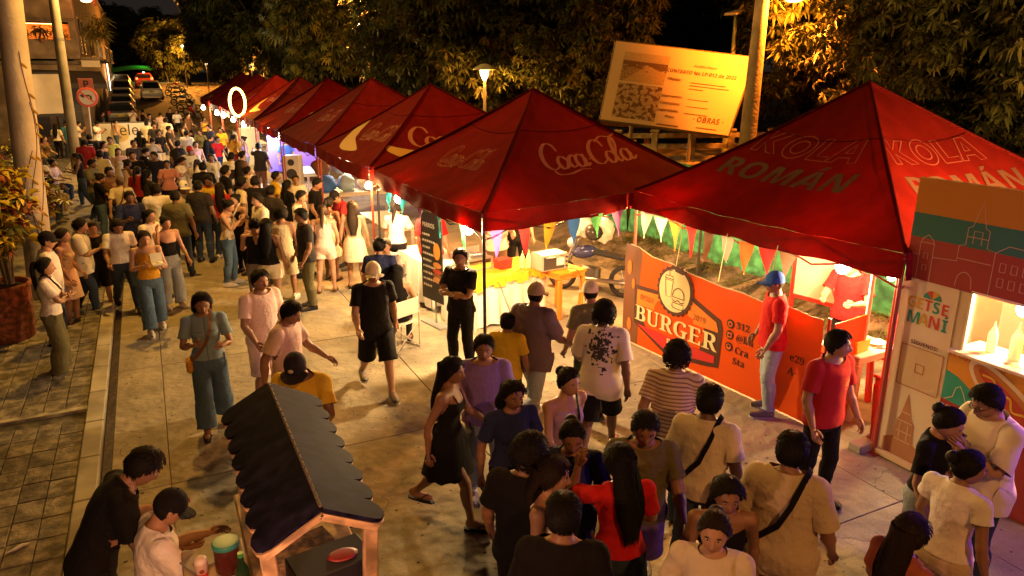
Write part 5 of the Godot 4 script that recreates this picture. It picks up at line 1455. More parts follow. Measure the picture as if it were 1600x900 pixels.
func build_oven_stall() -> void:
	var turn := 13.0
	# two tables under a white cloth, a yellow runner, and an orange plastic table
	var at := Vector3(4.95, 0, -10.72)
	plastic_table("folding_table", "folding table hidden under the white cloth of the oven stall", at, turn, 1.6, 0.75, 0.80, [0.5, 0.48, 0.44])
	draped_cloth("white floor length cloth over the front table of the oven stall", at, turn, 1.6, 0.75, 0.805, 0.78, [0.72, 0.70, 0.64], 1)
	var yr := MB.new()
	yr.bx(0, 0, 0, 1.66, 0.01, 0.8, 0.003)
	for k in 14: yr.bx(-0.78 + k * 0.12, -0.07 - 0.02 * sin(k * 1.7), 0.435 + 0.012 * sin(k * 2.3), 0.125, 0.15 + 0.04 * sin(k * 1.7), 0.008)
	solo("yellow_runner", yr, mat(0.75, 0.50, 0.02, 0.6), "bright yellow plastic cover on the front table of the oven stall", "table cover", at + Vector3(0, 0.82, 0), turn)
	plastic_table("folding_table", "side table of the oven stall under the second white cloth", Vector3(4.35, 0, -12.2), 4, 0.75, 1.6, 0.80, [0.5, 0.48, 0.44])
	draped_cloth("white cloth over the side table beside the black menu banner", Vector3(4.35, 0, -12.2), 4, 0.75, 1.6, 0.805, 0.72, [0.72, 0.70, 0.64], 2)
	plastic_table("plastic_table", "orange plastic table carrying the steel toaster oven", Vector3(5.98, 0, -10.38), turn, 0.62, 0.72, 0.80, [0.72, 0.19, 0.015])
	solo("yellow_cover", MB.new().bx(0, 0, 0, 0.6, 0.008, 0.7, 0.002), mat(0.75, 0.42, 0.02, 0.6), "yellow cover on the orange plastic table", "table cover", Vector3(5.98, 0.806, -10.38), turn)
	# toaster oven
	var o := thing("toaster_oven", "steel toaster oven with dark glass door and white label on the yellow cover", "oven", Vector3(5.78, 0.815, -10.35), turn - 8)
	part(o, "case", MB.new().bx(0, 0.145, 0, 0.52, 0.27, 0.36, 0.012), mat(0.55, 0.5, 0.43, 0.35, 0.6))
	part(o, "glass_door", MB.new().bx(-0.03, 0.145, 0.182, 0.40, 0.22, 0.012, 0.003), mat(0.06, 0.05, 0.04, 0.08))
	part(o, "label_sticker", MB.new().bx(0.09, 0.16, 0.191, 0.15, 0.13, 0.003), mat(0.7, 0.68, 0.62, 0.7))
	part(o, "handle", MB.new().tube([Vector3(-0.2, 0.245, 0.19), Vector3(-0.2, 0.245, 0.215), Vector3(0.14, 0.245, 0.215), Vector3(0.14, 0.245, 0.19)], [0.008], 6), mat(0.5, 0.48, 0.45, 0.3, 0.8))
	for k in 3: part(o, "knob", MB.new().tube([Vector3(0.215, 0.07 + k * 0.075, 0.178), Vector3(0.215, 0.07 + k * 0.075, 0.205)], [0.018], 10), mat(0.05, 0.05, 0.05, 0.4))
	for sx in [-0.22, 0.22]:
		for sz in [-0.14, 0.14]: part(o, "foot", MB.new().bx(sx, 0.006, sz, 0.03, 0.012, 0.03), mat(0.03, 0.03, 0.03, 0.6))
	solo("power_cable", MB.new().tube(smooth_line([Vector3(6.0, 0.85, -10.15), Vector3(6.12, 0.82, -9.98), Vector3(6.2, 0.5, -9.95), Vector3(6.3, 0.15, -9.9), Vector3(6.5, 0.01, -9.8)], 4), [0.007], 5), mat(0.02, 0.02, 0.02, 0.5), "black cable hanging from the toaster oven", "cable")
	solo("power_cable", MB.new().tube(smooth_line([Vector3(4.7, 0.82, -10.35), Vector3(4.78, 0.7, -10.18), Vector3(4.85, 0.5, -10.17), Vector3(4.95, 0.2, -10.12)], 4), [0.006], 5), mat(0.02, 0.02, 0.02, 0.5), "thin black cable hanging down the white cloth", "cable")
	bottle("left pale yellow sauce bottle beside the toaster oven", Vector3(5.36, 0.83, -10.52), [0.75, 0.62, 0.28], 1.15)
	bottle("right pale yellow sauce bottle touching the toaster oven", Vector3(5.47, 0.83, -10.5), [0.75, 0.65, 0.32], 1.2)
	# grill: a steel frame with a plate
	var g := thing("griddle", "small steel gas griddle with open frame beside the red box", "griddle", Vector3(4.62, 0.83, -10.85), turn)
	part(g, "plate", MB.new().bx(0, 0.2, 0, 0.52, 0.025, 0.4, 0.005), mat(0.4, 0.37, 0.33, 0.3, 0.8))
	part(g, "splash_guard", MB.new().bx(0, 0.27, -0.2, 0.52, 0.13, 0.012), mat(0.45, 0.42, 0.38, 0.35, 0.7))
	part(g, "burner", MB.new().tube([Vector3(-0.2, 0.12, 0), Vector3(0.2, 0.12, 0)], [0.03], 8), mat(0.08, 0.07, 0.06, 0.5, 0.5))
	for sx in [-0.24, 0.24]:
		for sz in [-0.18, 0.18]: part(g, "leg", MB.new().bx(sx, 0.1, sz, 0.025, 0.2, 0.025), mat(0.5, 0.47, 0.42, 0.35, 0.7))
	part(g, "lower_bar", MB.new().bx(0, 0.02, 0.18, 0.5, 0.02, 0.02), mat(0.5, 0.47, 0.42, 0.35, 0.7))
	part(g, "foil_roll", MB.new().tube([Vector3(-0.1, 0.25, 0.02), Vector3(0.2, 0.25, 0.06)], [0.04], 10), mat(0.6, 0.58, 0.55, 0.25, 0.8))
	var rb := thing("red_tub", "red plastic tub between the griddle and the sauce bottles", "tub", Vector3(5.08, 0.83, -10.7), turn)
	var rm := MB.new()
	rm.prism(X(Vector3(0, 0.075, 0), 0, 0), PackedVector2Array([Vector2(-0.11, -0.075), Vector2(0.11, -0.075), Vector2(0.13, 0.075), Vector2(-0.13, 0.075)]), 0.2)
	part(rb, "tub_body", rm, mat(0.6, 0.02, 0.015, 0.4)); part(rb, "rim", MB.new().bx(0, 0.152, 0, 0.28, 0.014, 0.22, 0.004), mat(0.55, 0.02, 0.015, 0.4))
	# black menu banner with a burger picture, on the street side
	var mb := thing("menu_banner", "black menu banner with pale lettering and a burger picture at the oven stall", "banner", Vector3(3.84, 0.42, -10.72), -78)
	part(mb, "sheet", MB.new().bx(0, 0.75, 0, 0.62, 1.5, 0.02, 0.004), mat(0.02, 0.016, 0.014, 0.5))
	part(mb, "stand", MB.new().tube([Vector3(0, -0.4, -0.05), Vector3(0, 1.45, -0.05)], [0.015], 6), mat(0.2, 0.2, 0.2, 0.5))
	part(mb, "foot", MB.new().bx(0, -0.405, -0.02, 0.6, 0.03, 0.2, 0.01), mat(0.2, 0.2, 0.2, 0.5))
	part(mb, "menu_line", text_mesh("PERROS", 0.07, func(p): return [Vector3(p.x - 0.06, p.y + 1.2, 0.014), Vector3(0, 0, 1)], false, true), mat(0.55, 0.5, 0.42, 0.6))
	rng.seed = 77
	var dash := []
	for r in 9:
		var x := -0.25
		while x < -0.02 + 0.1 * (r % 2):
			var w := rng.randf_range(0.02, 0.06)
			dash.append([Vector2(x, 1.08 - r * 0.105), Vector2(x + w, 1.08 - r * 0.105 + rng.randf_range(-0.004, 0.004))])
			x += w + 0.015
	part(mb, "menu_line", line_shape(dash, 0.035, wall_map(Vector3.ZERO, Vector3(1, 0, 0), Vector3(0, 0, 1), 0.014)), mat(0.55, 0.5, 0.42, 0.6))
	var pic := [[0.17, 0.62, 0.12, 0.05, [0.5, 0.2, 0.05]], [0.17, 0.52, 0.13, 0.04, [0.4, 0.05, 0.02]], [0.17, 0.45, 0.13, 0.04, [0.2, 0.08, 0.03]], [0.17, 0.38, 0.12, 0.05, [0.5, 0.22, 0.06]], [0.18, 0.85, 0.1, 0.14, [0.55, 0.25, 0.04]]]
	for q in pic: part(mb, "burger_picture", flat_shape(arc_pts(q[0], q[1], q[2], q[3], 16), func(p): return [Vector3(p.x, p.y, 0.014 + 0.002 * pic.find(q)), Vector3(0, 0, 1)]), mat(q[4][0], q[4][1], q[4][2], 0.6))

func folding_chair(label: String, at: Vector3, turn: float, c: Array) -> void:
	var t := thing("folding_chair", label, "chair", at, turn, "chairs at the oven stall")
	var f := mat(0.55, 0.5, 0.42, 0.4, 0.4); var cl := mat(c[0], c[1], c[2], 0.85)
	part(t, "seat", MB.new().bx(0, 0.43, 0, 0.46, 0.015, 0.4, 0.005), cl)
	part(t, "backrest", MB.new().bx(0, 0.68, -0.2, 0.46, 0.24, 0.015, 0.005), cl)
	for sx in [-0.24, 0.24]:
		part(t, "leg", MB.new().tube([Vector3(sx, 0, -0.2), Vector3(sx, 0.86, -0.2)], [0.012], 6), f)
		part(t, "leg", MB.new().tube([Vector3(sx, 0, 0.2), Vector3(sx, 0.6, 0.2)], [0.012], 6), f)
		part(t, "armrest", MB.new().bx(sx, 0.61, 0, 0.04, 0.02, 0.42, 0.006), mat(0.04, 0.03, 0.03, 0.6))
		part(t, "frame_bar", MB.new().tube([Vector3(sx, 0.02, -0.2), Vector3(sx, 0.02, 0.2)], [0.01], 5), f)
	for z in [-0.2, 0.2]: part(t, "cross_brace", MB.new().tube([Vector3(-0.24, 0.02, z), Vector3(0.24, 0.42, z)], [0.009], 5), f)
	for z in [-0.2, 0.2]: part(t, "cross_brace", MB.new().tube([Vector3(0.24, 0.02, z + 0.012), Vector3(-0.24, 0.42, z + 0.012)], [0.009], 5), f)

func build_hotdog_stall() -> void:
	# vendor's table with yellow tub, napkins
	plastic_table("serving_table", "pale serving table in front of the gloved vendor in red", Vector3(7.35, 0, -5.55), 4, 0.75, 0.6, 0.85, [0.6, 0.52, 0.42])
	var tub := MB.new(); tub.prism(X(Vector3(0, 0.07, 0)), PackedVector2Array([Vector2(-0.12, -0.07), Vector2(0.12, -0.07), Vector2(0.15, 0.07), Vector2(-0.15, 0.07)]), 0.24)
	solo("yellow_tub", tub, mat(0.7, 0.6, 0.06, 0.5), "yellow tub under the vendor's gloved hands", "tub", Vector3(7.15, 0.855, -5.45), 10)
	rng.seed = 3
	var nap := MB.new()
	for k in 7: nap.box(X(Vector3(rng.randf_range(-0.05, 0.05), 0.008 + k * 0.007, rng.randf_range(-0.04, 0.04)), rng.randf() * 90), Vector3(0.18, 0.005, 0.15))
	solo("napkin_pile", nap, mat(0.62, 0.6, 0.56, 0.9), "pile of printed wrappers on the serving table", "napkins", Vector3(7.52, 0.852, -5.42), 15)
	# red plastic table with the steel steamer case
	plastic_table("plastic_table", "red plastic table under the steel hot dog case", Vector3(7.32, 0, -4.72), 2, 0.68, 0.62, 0.74, [0.58, 0.02, 0.015], "red plastic tables")
	var s := thing("hot_dog_case", "steel hot dog case with slots and clear lid on the red table", "food case", Vector3(7.36, 0.742, -4.78), 84)
	part(s, "case_body", MB.new().bx(0, 0.14, 0, 0.46, 0.28, 0.36, 0.01), mat(0.55, 0.5, 0.44, 0.35, 0.7))
	for k in 4: part(s, "slot", MB.new().bx(-0.14 + k * 0.06, 0.2, -0.182, 0.035, 0.06, 0.006), mat(0.75, 0.7, 0.6, 0.5))
	var gl := StandardMaterial3D.new(); gl.albedo_color = Color(0.9, 0.92, 0.95, 0.18); gl.transparency = BaseMaterial3D.TRANSPARENCY_ALPHA; gl.roughness = 0.05
	part(s, "glass_lid", MB.new().bx(0, 0.42, 0, 0.44, 0.26, 0.34, 0.005), gl)
	for k in 6: part(s, "bread_roll", MB.new().ell(X(Vector3(-0.16 + k * 0.065, 0.31, 0.0)), Vector3(0.028, 0.028, 0.11), 8, 6), mat(0.5, 0.3, 0.12, 0.8))
	part(s, "open_lid", MB.new().box(X(Vector3(0.06, 0.6, 0.1), 0, -18, 8), Vector3(0.44, 0.012, 0.2), 0.004), mat(0.65, 0.6, 0.52, 0.4, 0.5))
	# red high frame of the booth: a red table leg line along the banner edge
	plastic_table("plastic_table", "tall red plastic table behind the hot dog case", Vector3(7.95, 0, -5.35), 0, 0.6, 0.6, 0.74, [0.5, 0.02, 0.015], "red plastic tables")
	var bx := MB.new().bx(0, 0.2, 0, 0.3, 0.4, 0.25, 0.01)
	solo("red_cooler", bx, mat(0.5, 0.02, 0.015, 0.4), "red box standing at the back of the hot dog stall", "box", Vector3(7.95, 0.742, -5.4), 12)
	var fr := thing("red_display_frame", "red framed pale display board behind the gloved vendor", "display board", Vector3(8.35, 0, -7.1), -80)
	part(fr, "board", MB.new().bx(0, 1.3, 0, 0.7, 0.9, 0.03), mat(0.55, 0.5, 0.4, 0.7))
	for sx in [-0.37, 0.37]: part(fr, "frame_post", MB.new().bx(sx, 0.9, 0, 0.06, 1.8, 0.06, 0.01), mat(0.5, 0.02, 0.015, 0.4))
	for y in [0.82, 1.78]: part(fr, "frame_rail", MB.new().bx(0, y, 0, 0.7, 0.06, 0.05, 0.01), mat(0.5, 0.02, 0.015, 0.4))

func build_booth() -> void:
	var a := Vector3(6.75, 0, -4.67)
	var t := thing("food_booth", "printed food booth with GETSEMANÍ logo, church drawings and lit serving window", "booth", a)
	var dir := Vector3(0, 0, 1); var out := Vector3(-1, 0, 0)
	var L := 3.2
	var mp := wall_map(Vector3.ZERO, dir, out, 0.006); var mp2 := wall_map(Vector3.ZERO, dir, out, 0.010); var mp3 := wall_map(Vector3.ZERO, dir, out, 0.014)
	var board := mat(0.5, 0.44, 0.34, 0.7)
	# front wall around the window (u 0.70.. , v 1.44..2.02)
	var wall := MB.new()
	wall.bx(0.02, 0.72, L * 0.5, 0.04, 1.44, L); wall.bx(0.02, 2.51, L * 0.5, 0.04, 0.98, L); wall.bx(0.02, 1.73, 0.35, 0.04, 0.58, 0.70)
	wall.bx(0.02, 1.73, L - 0.1, 0.04, 0.58, 0.2)
	part(t, "front_wall", wall, board)
	part(t, "side_wall", MB.new().bx(0.9, 1.1, 0.012, 1.72, 2.2, 0.024), mat(0.5, 0.05, 0.03, 0.6))
	part(t, "back_wall", MB.new().bx(1.8, 1.1, L * 0.5, 0.03, 2.2, L), mat(0.35, 0.3, 0.22, 0.7))
	part(t, "side_wall", MB.new().bx(0.9, 1.1, L - 0.012, 1.72, 2.2, 0.024), mat(0.4, 0.33, 0.25, 0.7))
	part(t, "corner_post", MB.new().bx(-0.01, 1.0, -0.045, 0.05, 2.0, 0.05, 0.006), mat(0.55, 0.03, 0.015, 0.45))
	part(t, "foot_rail", MB.new().bx(-0.06, 0.05, 0.6, 0.06, 0.06, 1.5, 0.006), mat(0.55, 0.42, 0.26, 0.7))
	part(t, "foot_block", MB.new().bx(-0.12, 0.05, -0.1, 0.26, 0.09, 0.16, 0.01), mat(0.3, 0.28, 0.24, 0.8))
	part(t, "counter", MB.new().bx(0.14, 1.425, 0.6 + (L - 0.6) * 0.5, 0.5, 0.03, L - 0.65, 0.006), mat(0.68, 0.6, 0.46, 0.5))
	var ink := mat(0.10, 0.02, 0.03, 0.7); var linec := mat(0.42, 0.26, 0.2, 0.7); var teal := mat(0.018, 0.13, 0.12, 0.7); var orange := mat(0.40, 0.16, 0.012, 0.7); var red := mat(0.27, 0.03, 0.026, 0.7)
	part(t, "orange_field", flat_shape(rect_pts(0.0, 2.66, L, 2.998), mp), orange)
	part(t, "teal_field", flat_shape(rect_pts(0.0, 2.42, L, 2.66), mp), teal)
	part(t, "red_field", flat_shape(rect_pts(0.0, 2.0, L, 2.42), mp), red)
	# line drawing of towers and houses
	var ls := [[Vector2(0.12, 2.0), Vector2(0.12, 2.38), Vector2(0.14, 2.42), Vector2(0.19, 2.46), Vector2(0.24, 2.42), Vector2(0.26, 2.38), Vector2(0.26, 2.0)], [Vector2(0.12, 2.38), Vector2(0.26, 2.38)], [Vector2(0.0, 2.25), Vector2(0.12, 2.25)], [Vector2(0.26, 2.25), Vector2(0.5, 2.27), Vector2(0.5, 2.42), Vector2(0.56, 2.44), Vector2(0.56, 2.6), Vector2(0.60, 2.62), Vector2(0.62, 2.7), Vector2(0.66, 2.86), Vector2(0.70, 2.7), Vector2(0.72, 2.62), Vector2(0.76, 2.6), Vector2(0.76, 2.44), Vector2(0.84, 2.42), Vector2(0.84, 2.0)], [Vector2(0.5, 2.3), Vector2(0.82, 2.3)], [Vector2(0.56, 2.52), Vector2(0.76, 2.52)], [Vector2(0.62, 2.46), Vector2(0.62, 2.58), Vector2(0.70, 2.58), Vector2(0.70, 2.46)], [Vector2(0.84, 2.42), Vector2(0.95, 2.5), Vector2(1.4, 2.48), Vector2(1.4, 2.0)],
		smooth_line([Vector2(0.52, 2.03), Vector2(0.54, 2.14), Vector2(0.6, 2.18), Vector2(0.66, 2.14), Vector2(0.68, 2.03)], 4), [Vector2(0.17, 2.1), Vector2(0.17, 2.16), Vector2(0.21, 2.16), Vector2(0.21, 2.1)], [Vector2(0.17, 2.22), Vector2(0.17, 2.28), Vector2(0.21, 2.28), Vector2(0.21, 2.22)]]
	for k in 5:
		for r in 2: ls.append([Vector2(0.9 + k * 0.1, 2.12 + r * 0.14), Vector2(0.9 + k * 0.1, 2.2 + r * 0.14), Vector2(0.95 + k * 0.1, 2.2 + r * 0.14), Vector2(0.95 + k * 0.1, 2.12 + r * 0.14), Vector2(0.9 + k * 0.1, 2.12 + r * 0.14)])
	part(t, "line_drawing", line_shape(ls, 0.008, mp2), linec)
	# pale lower panel with the logo; the code square is left as a plain frame
	part(t, "pale_panel", flat_shape(rect_pts(0.0, 0.02, 0.585, 2.0), mp2), mat(0.58, 0.51, 0.38, 0.7))
	var gold := mat(0.5, 0.3, 0.03, 0.7); var lred := mat(0.45, 0.05, 0.04, 0.7); var lteal := mat(0.02, 0.25, 0.2, 0.7)
	var cs := [gold, gold, lred, lteal, lred]
	var word := "GETSE"
	for k in 5: part(t, "logo_letter", text_mesh(word[k], 0.115, shifted(mp3, Vector2(0.13 + k * 0.087, 1.705)), false, true), cs[k])
	word = "MANÍ"
	for k in 4: part(t, "logo_letter", text_mesh(word[k], 0.125, shifted(mp3, Vector2(0.17 + k * 0.11, 1.545)), false, true), [lteal, gold, lred, lteal][k])
	for k in 4:
		var fan := [Vector2(0.335, 1.835)]
		for q in 5:
			var an := PI * (k + q / 4.0) / 4.0
			fan.append(Vector2(0.335 + cos(an) * 0.095, 1.835 + sin(an) * 0.085))
		part(t, "logo_parasol", flat_shape(fan, mp3), [lteal, gold, lred, lteal][k])
	part(t, "small_word", text_mesh("SÍGUENOS!", 0.04, shifted(mp3, Vector2(0.33, 1.335)), false, true), ink)
	part(t, "plain_square", flat_shape(rect_pts(0.1, 0.87, 0.55, 1.31), mp3), mat(0.52, 0.42, 0.28, 0.7))
	var mp4 := wall_map(Vector3.ZERO, dir, out, 0.018)
	part(t, "square_border", line_shape([[Vector2(0.1, 0.87), Vector2(0.55, 0.87), Vector2(0.55, 1.31), Vector2(0.1, 1.31), Vector2(0.1, 0.87)], [Vector2(0.28, 1.05), Vector2(0.37, 1.05), Vector2(0.37, 1.14), Vector2(0.28, 1.14), Vector2(0.28, 1.05)]], 0.012, mp4), mat(0.35, 0.14, 0.06, 0.7))
	part(t, "church_picture", flat_shape([Vector2(0.05, 0.04), Vector2(0.52, 0.04), Vector2(0.52, 0.2), Vector2(0.38, 0.26), Vector2(0.37, 0.48), Vector2(0.33, 0.52), Vector2(0.31, 0.60), Vector2(0.26, 0.8), Vector2(0.22, 0.60), Vector2(0.2, 0.52), Vector2(0.17, 0.48), Vector2(0.16, 0.28), Vector2(0.05, 0.22)], mp3), mat(0.36, 0.17, 0.08, 0.7))
	var cl := []
	for y in [0.26, 0.36, 0.48, 0.58]: cl.append([Vector2(0.18, y), Vector2(0.36, y)])
	for x in [0.22, 0.31]: cl.append([Vector2(x, 0.28), Vector2(x, 0.46)])
	part(t, "church_lines", line_shape(cl, 0.01, mp4), mat(0.55, 0.42, 0.28, 0.7))
	# counter front: orange strip with the words, teal and red waves, a hot dog picture
	part(t, "orange_field", flat_shape(rect_pts(0.59, 1.0, L, 1.41), mp), mat(0.58, 0.27, 0.03, 0.7))
	part(t, "teal_wave", flat_shape([Vector2(0.59, 0.8), Vector2(0.59, 1.2), Vector2(0.72, 1.16), Vector2(0.9, 1.05), Vector2(1.2, 0.95), Vector2(L, 0.9), Vector2(L, 0.7)], mp2), mat(0.02, 0.3, 0.25, 0.7))
	part(t, "red_field", flat_shape([Vector2(0.59, 0.02), Vector2(L, 0.02), Vector2(L, 0.8), Vector2(1.0, 0.86), Vector2(0.59, 0.9)], mp3), red)
	part(t, "line_drawing", line_shape([[Vector2(0.62, 0.9), Vector2(0.7, 0.95), Vector2(0.72, 1.05), Vector2(0.76, 1.08), Vector2(0.8, 1.02), Vector2(0.84, 0.92), Vector2(0.95, 0.86)], [Vector2(0.66, 0.5), Vector2(0.66, 0.85), Vector2(0.9, 0.85), Vector2(0.9, 0.5)], [Vector2(0.72, 0.6), Vector2(0.72, 0.75), Vector2(0.8, 0.75), Vector2(0.8, 0.6)]], 0.008, mp4), mat(0.6, 0.5, 0.4, 0.7))
	part(t, "words", text_mesh("EL CONSENTIDO", 0.05, shifted(mp2, Vector2(0.86, 1.345)), false, true), mat(0.35, 0.09, 0.01, 0.7))
	var turn2 := func(pts: Array) -> Array:
		var o := []
		for p in pts: o.append(Vector2(1.22, 1.08) + (p - Vector2(1.22, 1.08)).rotated(-0.62))
		return o
	var mp5 := wall_map(Vector3.ZERO, dir, out, 0.022)
	part(t, "hot_dog_picture", flat_shape(turn2.call(arc_pts(1.22, 1.08, 0.50, 0.17, 26)), mp4), mat(0.62, 0.56, 0.46, 0.7))
	part(t, "hot_dog_picture", flat_shape(turn2.call(arc_pts(1.22, 1.08, 0.45, 0.13, 26)), mp5), mat(0.42, 0.17, 0.05, 0.7))
	var mp6 := wall_map(Vector3.ZERO, dir, out, 0.026)
	part(t, "hot_dog_picture", flat_shape(turn2.call(arc_pts(1.22, 1.09, 0.40, 0.065, 22)), mp6), mat(0.38, 0.05, 0.03, 0.7))
	part(t, "hot_dog_picture", line_shape([turn2.call(smooth_line([Vector2(0.88, 1.08), Vector2(0.98, 1.13), Vector2(1.08, 1.06), Vector2(1.18, 1.13), Vector2(1.28, 1.06), Vector2(1.38, 1.13), Vector2(1.5, 1.07)], 4))], 0.02, wall_map(Vector3.ZERO, dir, out, 0.03)), mat(0.6, 0.42, 0.04, 0.7))
	# glass of the serving window
	var gm := StandardMaterial3D.new(); gm.albedo_color = Color(0.95, 0.95, 0.9, 0.08); gm.transparency = BaseMaterial3D.TRANSPARENCY_ALPHA; gm.roughness = 0.03
	part(t, "window_glass", MB.new().bx(0.02, 1.73, 1.85, 0.006, 0.56, 2.28), gm)
	for f in [[0.71, 0.02], [2.99, 0.02]]: part(t, "window_frame", MB.new().bx(0.0, 1.73, f[0], 0.05, 0.58, f[1]), mat(0.75, 0.68, 0.5, 0.5))
	part(t, "window_frame", MB.new().bx(0.0, 2.015, 1.85, 0.05, 0.02, 2.3), mat(0.75, 0.68, 0.5, 0.5))
	bulb(a + Vector3(0.42, 1.85, 0.95), WHITE, 4.0, "bright bulb inside the serving window of the printed booth", 0.05)
	bulb(a + Vector3(1.72, 2.62, 1.15), Color(1.0, 0.66, 0.32), 50.0, "unseen lamp above the back wall of the printed booth, lighting the canopy", 0.06, 0.1)  # out of view behind the booth front, placed to light the near canopy panel
	# unseen violet tube beyond the right edge, placed to tint the near shoulders
	part(t, "unseen_light_tube", MB.new().tube([Vector3(-0.05, 2.3, 2.2), Vector3(-0.05, 2.3, 3.1)], [0.02], 8), glow(0.35, 0.12, 1.0, 8.0))
	omni(t, Vector3(-0.12, 2.3, 2.65), Color(0.5, 0.25, 1.0), 2.6, 0.2)
	bottle("tall white sauce bottle left in the serving window", a + Vector3(0.17, 1.442, 0.86), [0.72, 0.66, 0.52], 1.15)
	bottle("tall pale sauce bottle in the middle of the serving window", a + Vector3(0.16, 1.442, 1.08), [0.7, 0.64, 0.46], 1.35)
	bottle("yellow sauce bottle at the right of the serving window", a + Vector3(0.16, 1.442, 1.27), [0.72, 0.55, 0.05], 1.3)

func build_cart() -> void:
	var t := thing("snack_cart", "small wooden cart with dark scalloped gable roof and cream posts", "cart", Vector3(0.53, 0, -4.0))
	var roofm := grain(mat(0.018, 0.015, 0.044, 0.6), noise_tex("roofgrain", 91, 0.02, 0.45, 1.0), 1.3, normal_tex("roofn", 92, 0.02, 2.0), 0.2)
	var cream := grain(mat(0.62, 0.40, 0.22, 0.6), texs["paver"], 0.9)
	var RY := 1.95; var EY := 1.80; var half := 0.285; var L := 1.66
	for s in [-1.0, 1.0]:
		# slope with eight scallops along its lower edge
		var poly := PackedVector2Array()
		poly.append(Vector2(-L / 2, 0)); poly.append(Vector2(L / 2, 0))
		var sl := Vector2(half, RY - EY).length()
		for k in 8:
			var x1 := L / 2 - k * L / 8.0
			for q in 7:
				var an := PI * q / 6.0
				poly.append(Vector2(x1 - L / 16.0 + cos(an) * L / 16.0, -sl + 0.045 - sin(an) * 0.085))
		var m := MB.new()
		var ang := rad_to_deg(atan2(RY - EY, half))
		# local frame: x along the ridge (world z), y up the slope
		var up := Vector3(-s * half, RY - EY, 0).normalized(); var along := Vector3(0, 0, 1 if s > 0 else -1); var nn := along.cross(up)
		if nn.y < 0: nn = -nn
		var xf := Transform3D(Basis(along, up, along.cross(up)), Vector3(0, RY, 0) + nn * 0.012)
		m.prism(xf, poly, 0.02)
		part(t, "roof_slope", m, roofm)
		var m2 := MB.new()
		var xf2 := Transform3D(Basis(along, up, along.cross(up)), Vector3(0, RY, 0) - nn * 0.009)
		var poly2 := PackedVector2Array()
		for p in poly: poly2.append(Vector2(p.x * 1.012, p.y * 1.02 if p.y < -0.1 else p.y))
		m2.prism(xf2, poly2, 0.018)
		part(t, "roof_edge_board", m2, cream)
		for z in [-0.72, 0.72]:
			part(t, "post", MB.new().box(X(Vector3(s * 0.235, 1.27, z), 0, 0, -s * 3), Vector3(0.075, 1.06, 0.045), 0.006), cream)
		part(t, "gable_board", MB.new().box(Transform3D(Basis(Vector3(0, 0, 1), ang * 0.0 + -s * deg_to_rad(ang)), Vector3(s * half * 0.5, (RY + EY) * 0.5 - 0.035, L / 2 - 0.03)), Vector3(0.31, 0.045, 0.03), 0.004), cream)
		part(t, "bracket_block", MB.new().bx(s * 0.18, (RY + EY) * 0.5 - 0.06, L / 2 - 0.045, 0.05, 0.05, 0.03, 0.008), cream)
	var hinge := MB.new()
	for k in 20: hinge.tube([Vector3(0, RY + 0.022, -L / 2 + 0.02 + k * 0.082), Vector3(0, RY + 0.022, -L / 2 + 0.085 + k * 0.082)], [0.009], 6)
	part(t, "ridge_hinge", hinge, mat(0.10, 0.075, 0.05, 0.8))
	roofm.metallic_specular = 0.1
	bulb(Vector3(-0.25, 1.95, -2.35), Color(1.0, 0.60, 0.36), 1.7, "unseen bulb on a cord below the lower edge of the view, lighting the cart", 0.05, 0.3)  # out of view, placed to light the near cart posts and the boy
	var body := mat(0.012, 0.012, 0.02, 0.6)
	part(t, "cart_body", MB.new().bx(0, 0.77, 0, 0.5, 0.84, 1.4, 0.015), body)
	part(t, "counter_top", MB.new().bx(0, 1.22, 0, 0.62, 0.035, 1.5, 0.01), cream)
	part(t, "side_shelf", MB.new().bx(-0.49, 1.245, 0.2, 0.34, 0.03, 0.8, 0.008), mat(0.34, 0.26, 0.17, 0.7))
	part(t, "drawer", MB.new().box(X(Vector3(0.08, 1.36, 0.48), 8), Vector3(0.42, 0.16, 0.26), 0.008), body)
	part(t, "red_oval", MB.new().ell(X(Vector3(0.15, 1.443, 0.5)), Vector3(0.085, 0.006, 0.06), 18, 4), mat(0.25, 0.025, 0.025, 0.5))
	part(t, "bracket_side", MB.new().prism(X(Vector3(0.31, 1.2, 0.73), 0), PackedVector2Array([Vector2(0, -0.25), Vector2(0.05, -0.2), Vector2(0.03, -0.08), Vector2(0.06, 0.04), Vector2(0.02, 0.16), Vector2(0, 0.2)]), 0.02), cream)
	for z in [-0.5, 0.5]:
		for s in [-1.0, 1.0]:
			var w := MB.new(); w.lathe(X(Vector3(s * 0.3, 0.24, z), 0, 0, 90), [Vector2(0.03, -0.02), Vector2(0.2, -0.02), Vector2(0.24, -0.025), Vector2(0.24, 0.025), Vector2(0.2, 0.02), Vector2(0.03, 0.02)], 20)
			part(t, "wheel", w, mat(0.03, 0.03, 0.03, 0.7))
	# goods on and beside the cart
	var o := t.position
	var box := MB.new().bx(0, 0.06, 0, 0.36, 0.12, 0.22, 0.004)
	var cb := solo("cardboard_tray", box, grain(mat(0.36, 0.24, 0.13, 0.9), texs["earth"], 2.0), "printed brown cardboard tray inside the cart", "box", o + Vector3(-0.02, 1.24, 0.2), 14)
	var j := thing("glass_jar", "large dark jar with a teal lid beside the cart", "jar", o + Vector3(-0.42, 1.262, 0.1))
	var jm := MB.new(); jm.lathe(X(Vector3.ZERO), [Vector2(0.001, 0), Vector2(0.064, 0), Vector2(0.07, 0.015), Vector2(0.07, 0.15), Vector2(0.064, 0.165)], 20)
	part(j, "jar_body", jm, mat(0.07, 0.015, 0.012, 0.15))
	var jl := MB.new(); jl.lathe(X(Vector3(0, 0.16, 0)), [Vector2(0.07, 0), Vector2(0.075, 0.004), Vector2(0.075, 0.025), Vector2(0.067, 0.032), Vector2(0.001, 0.032)], 20)
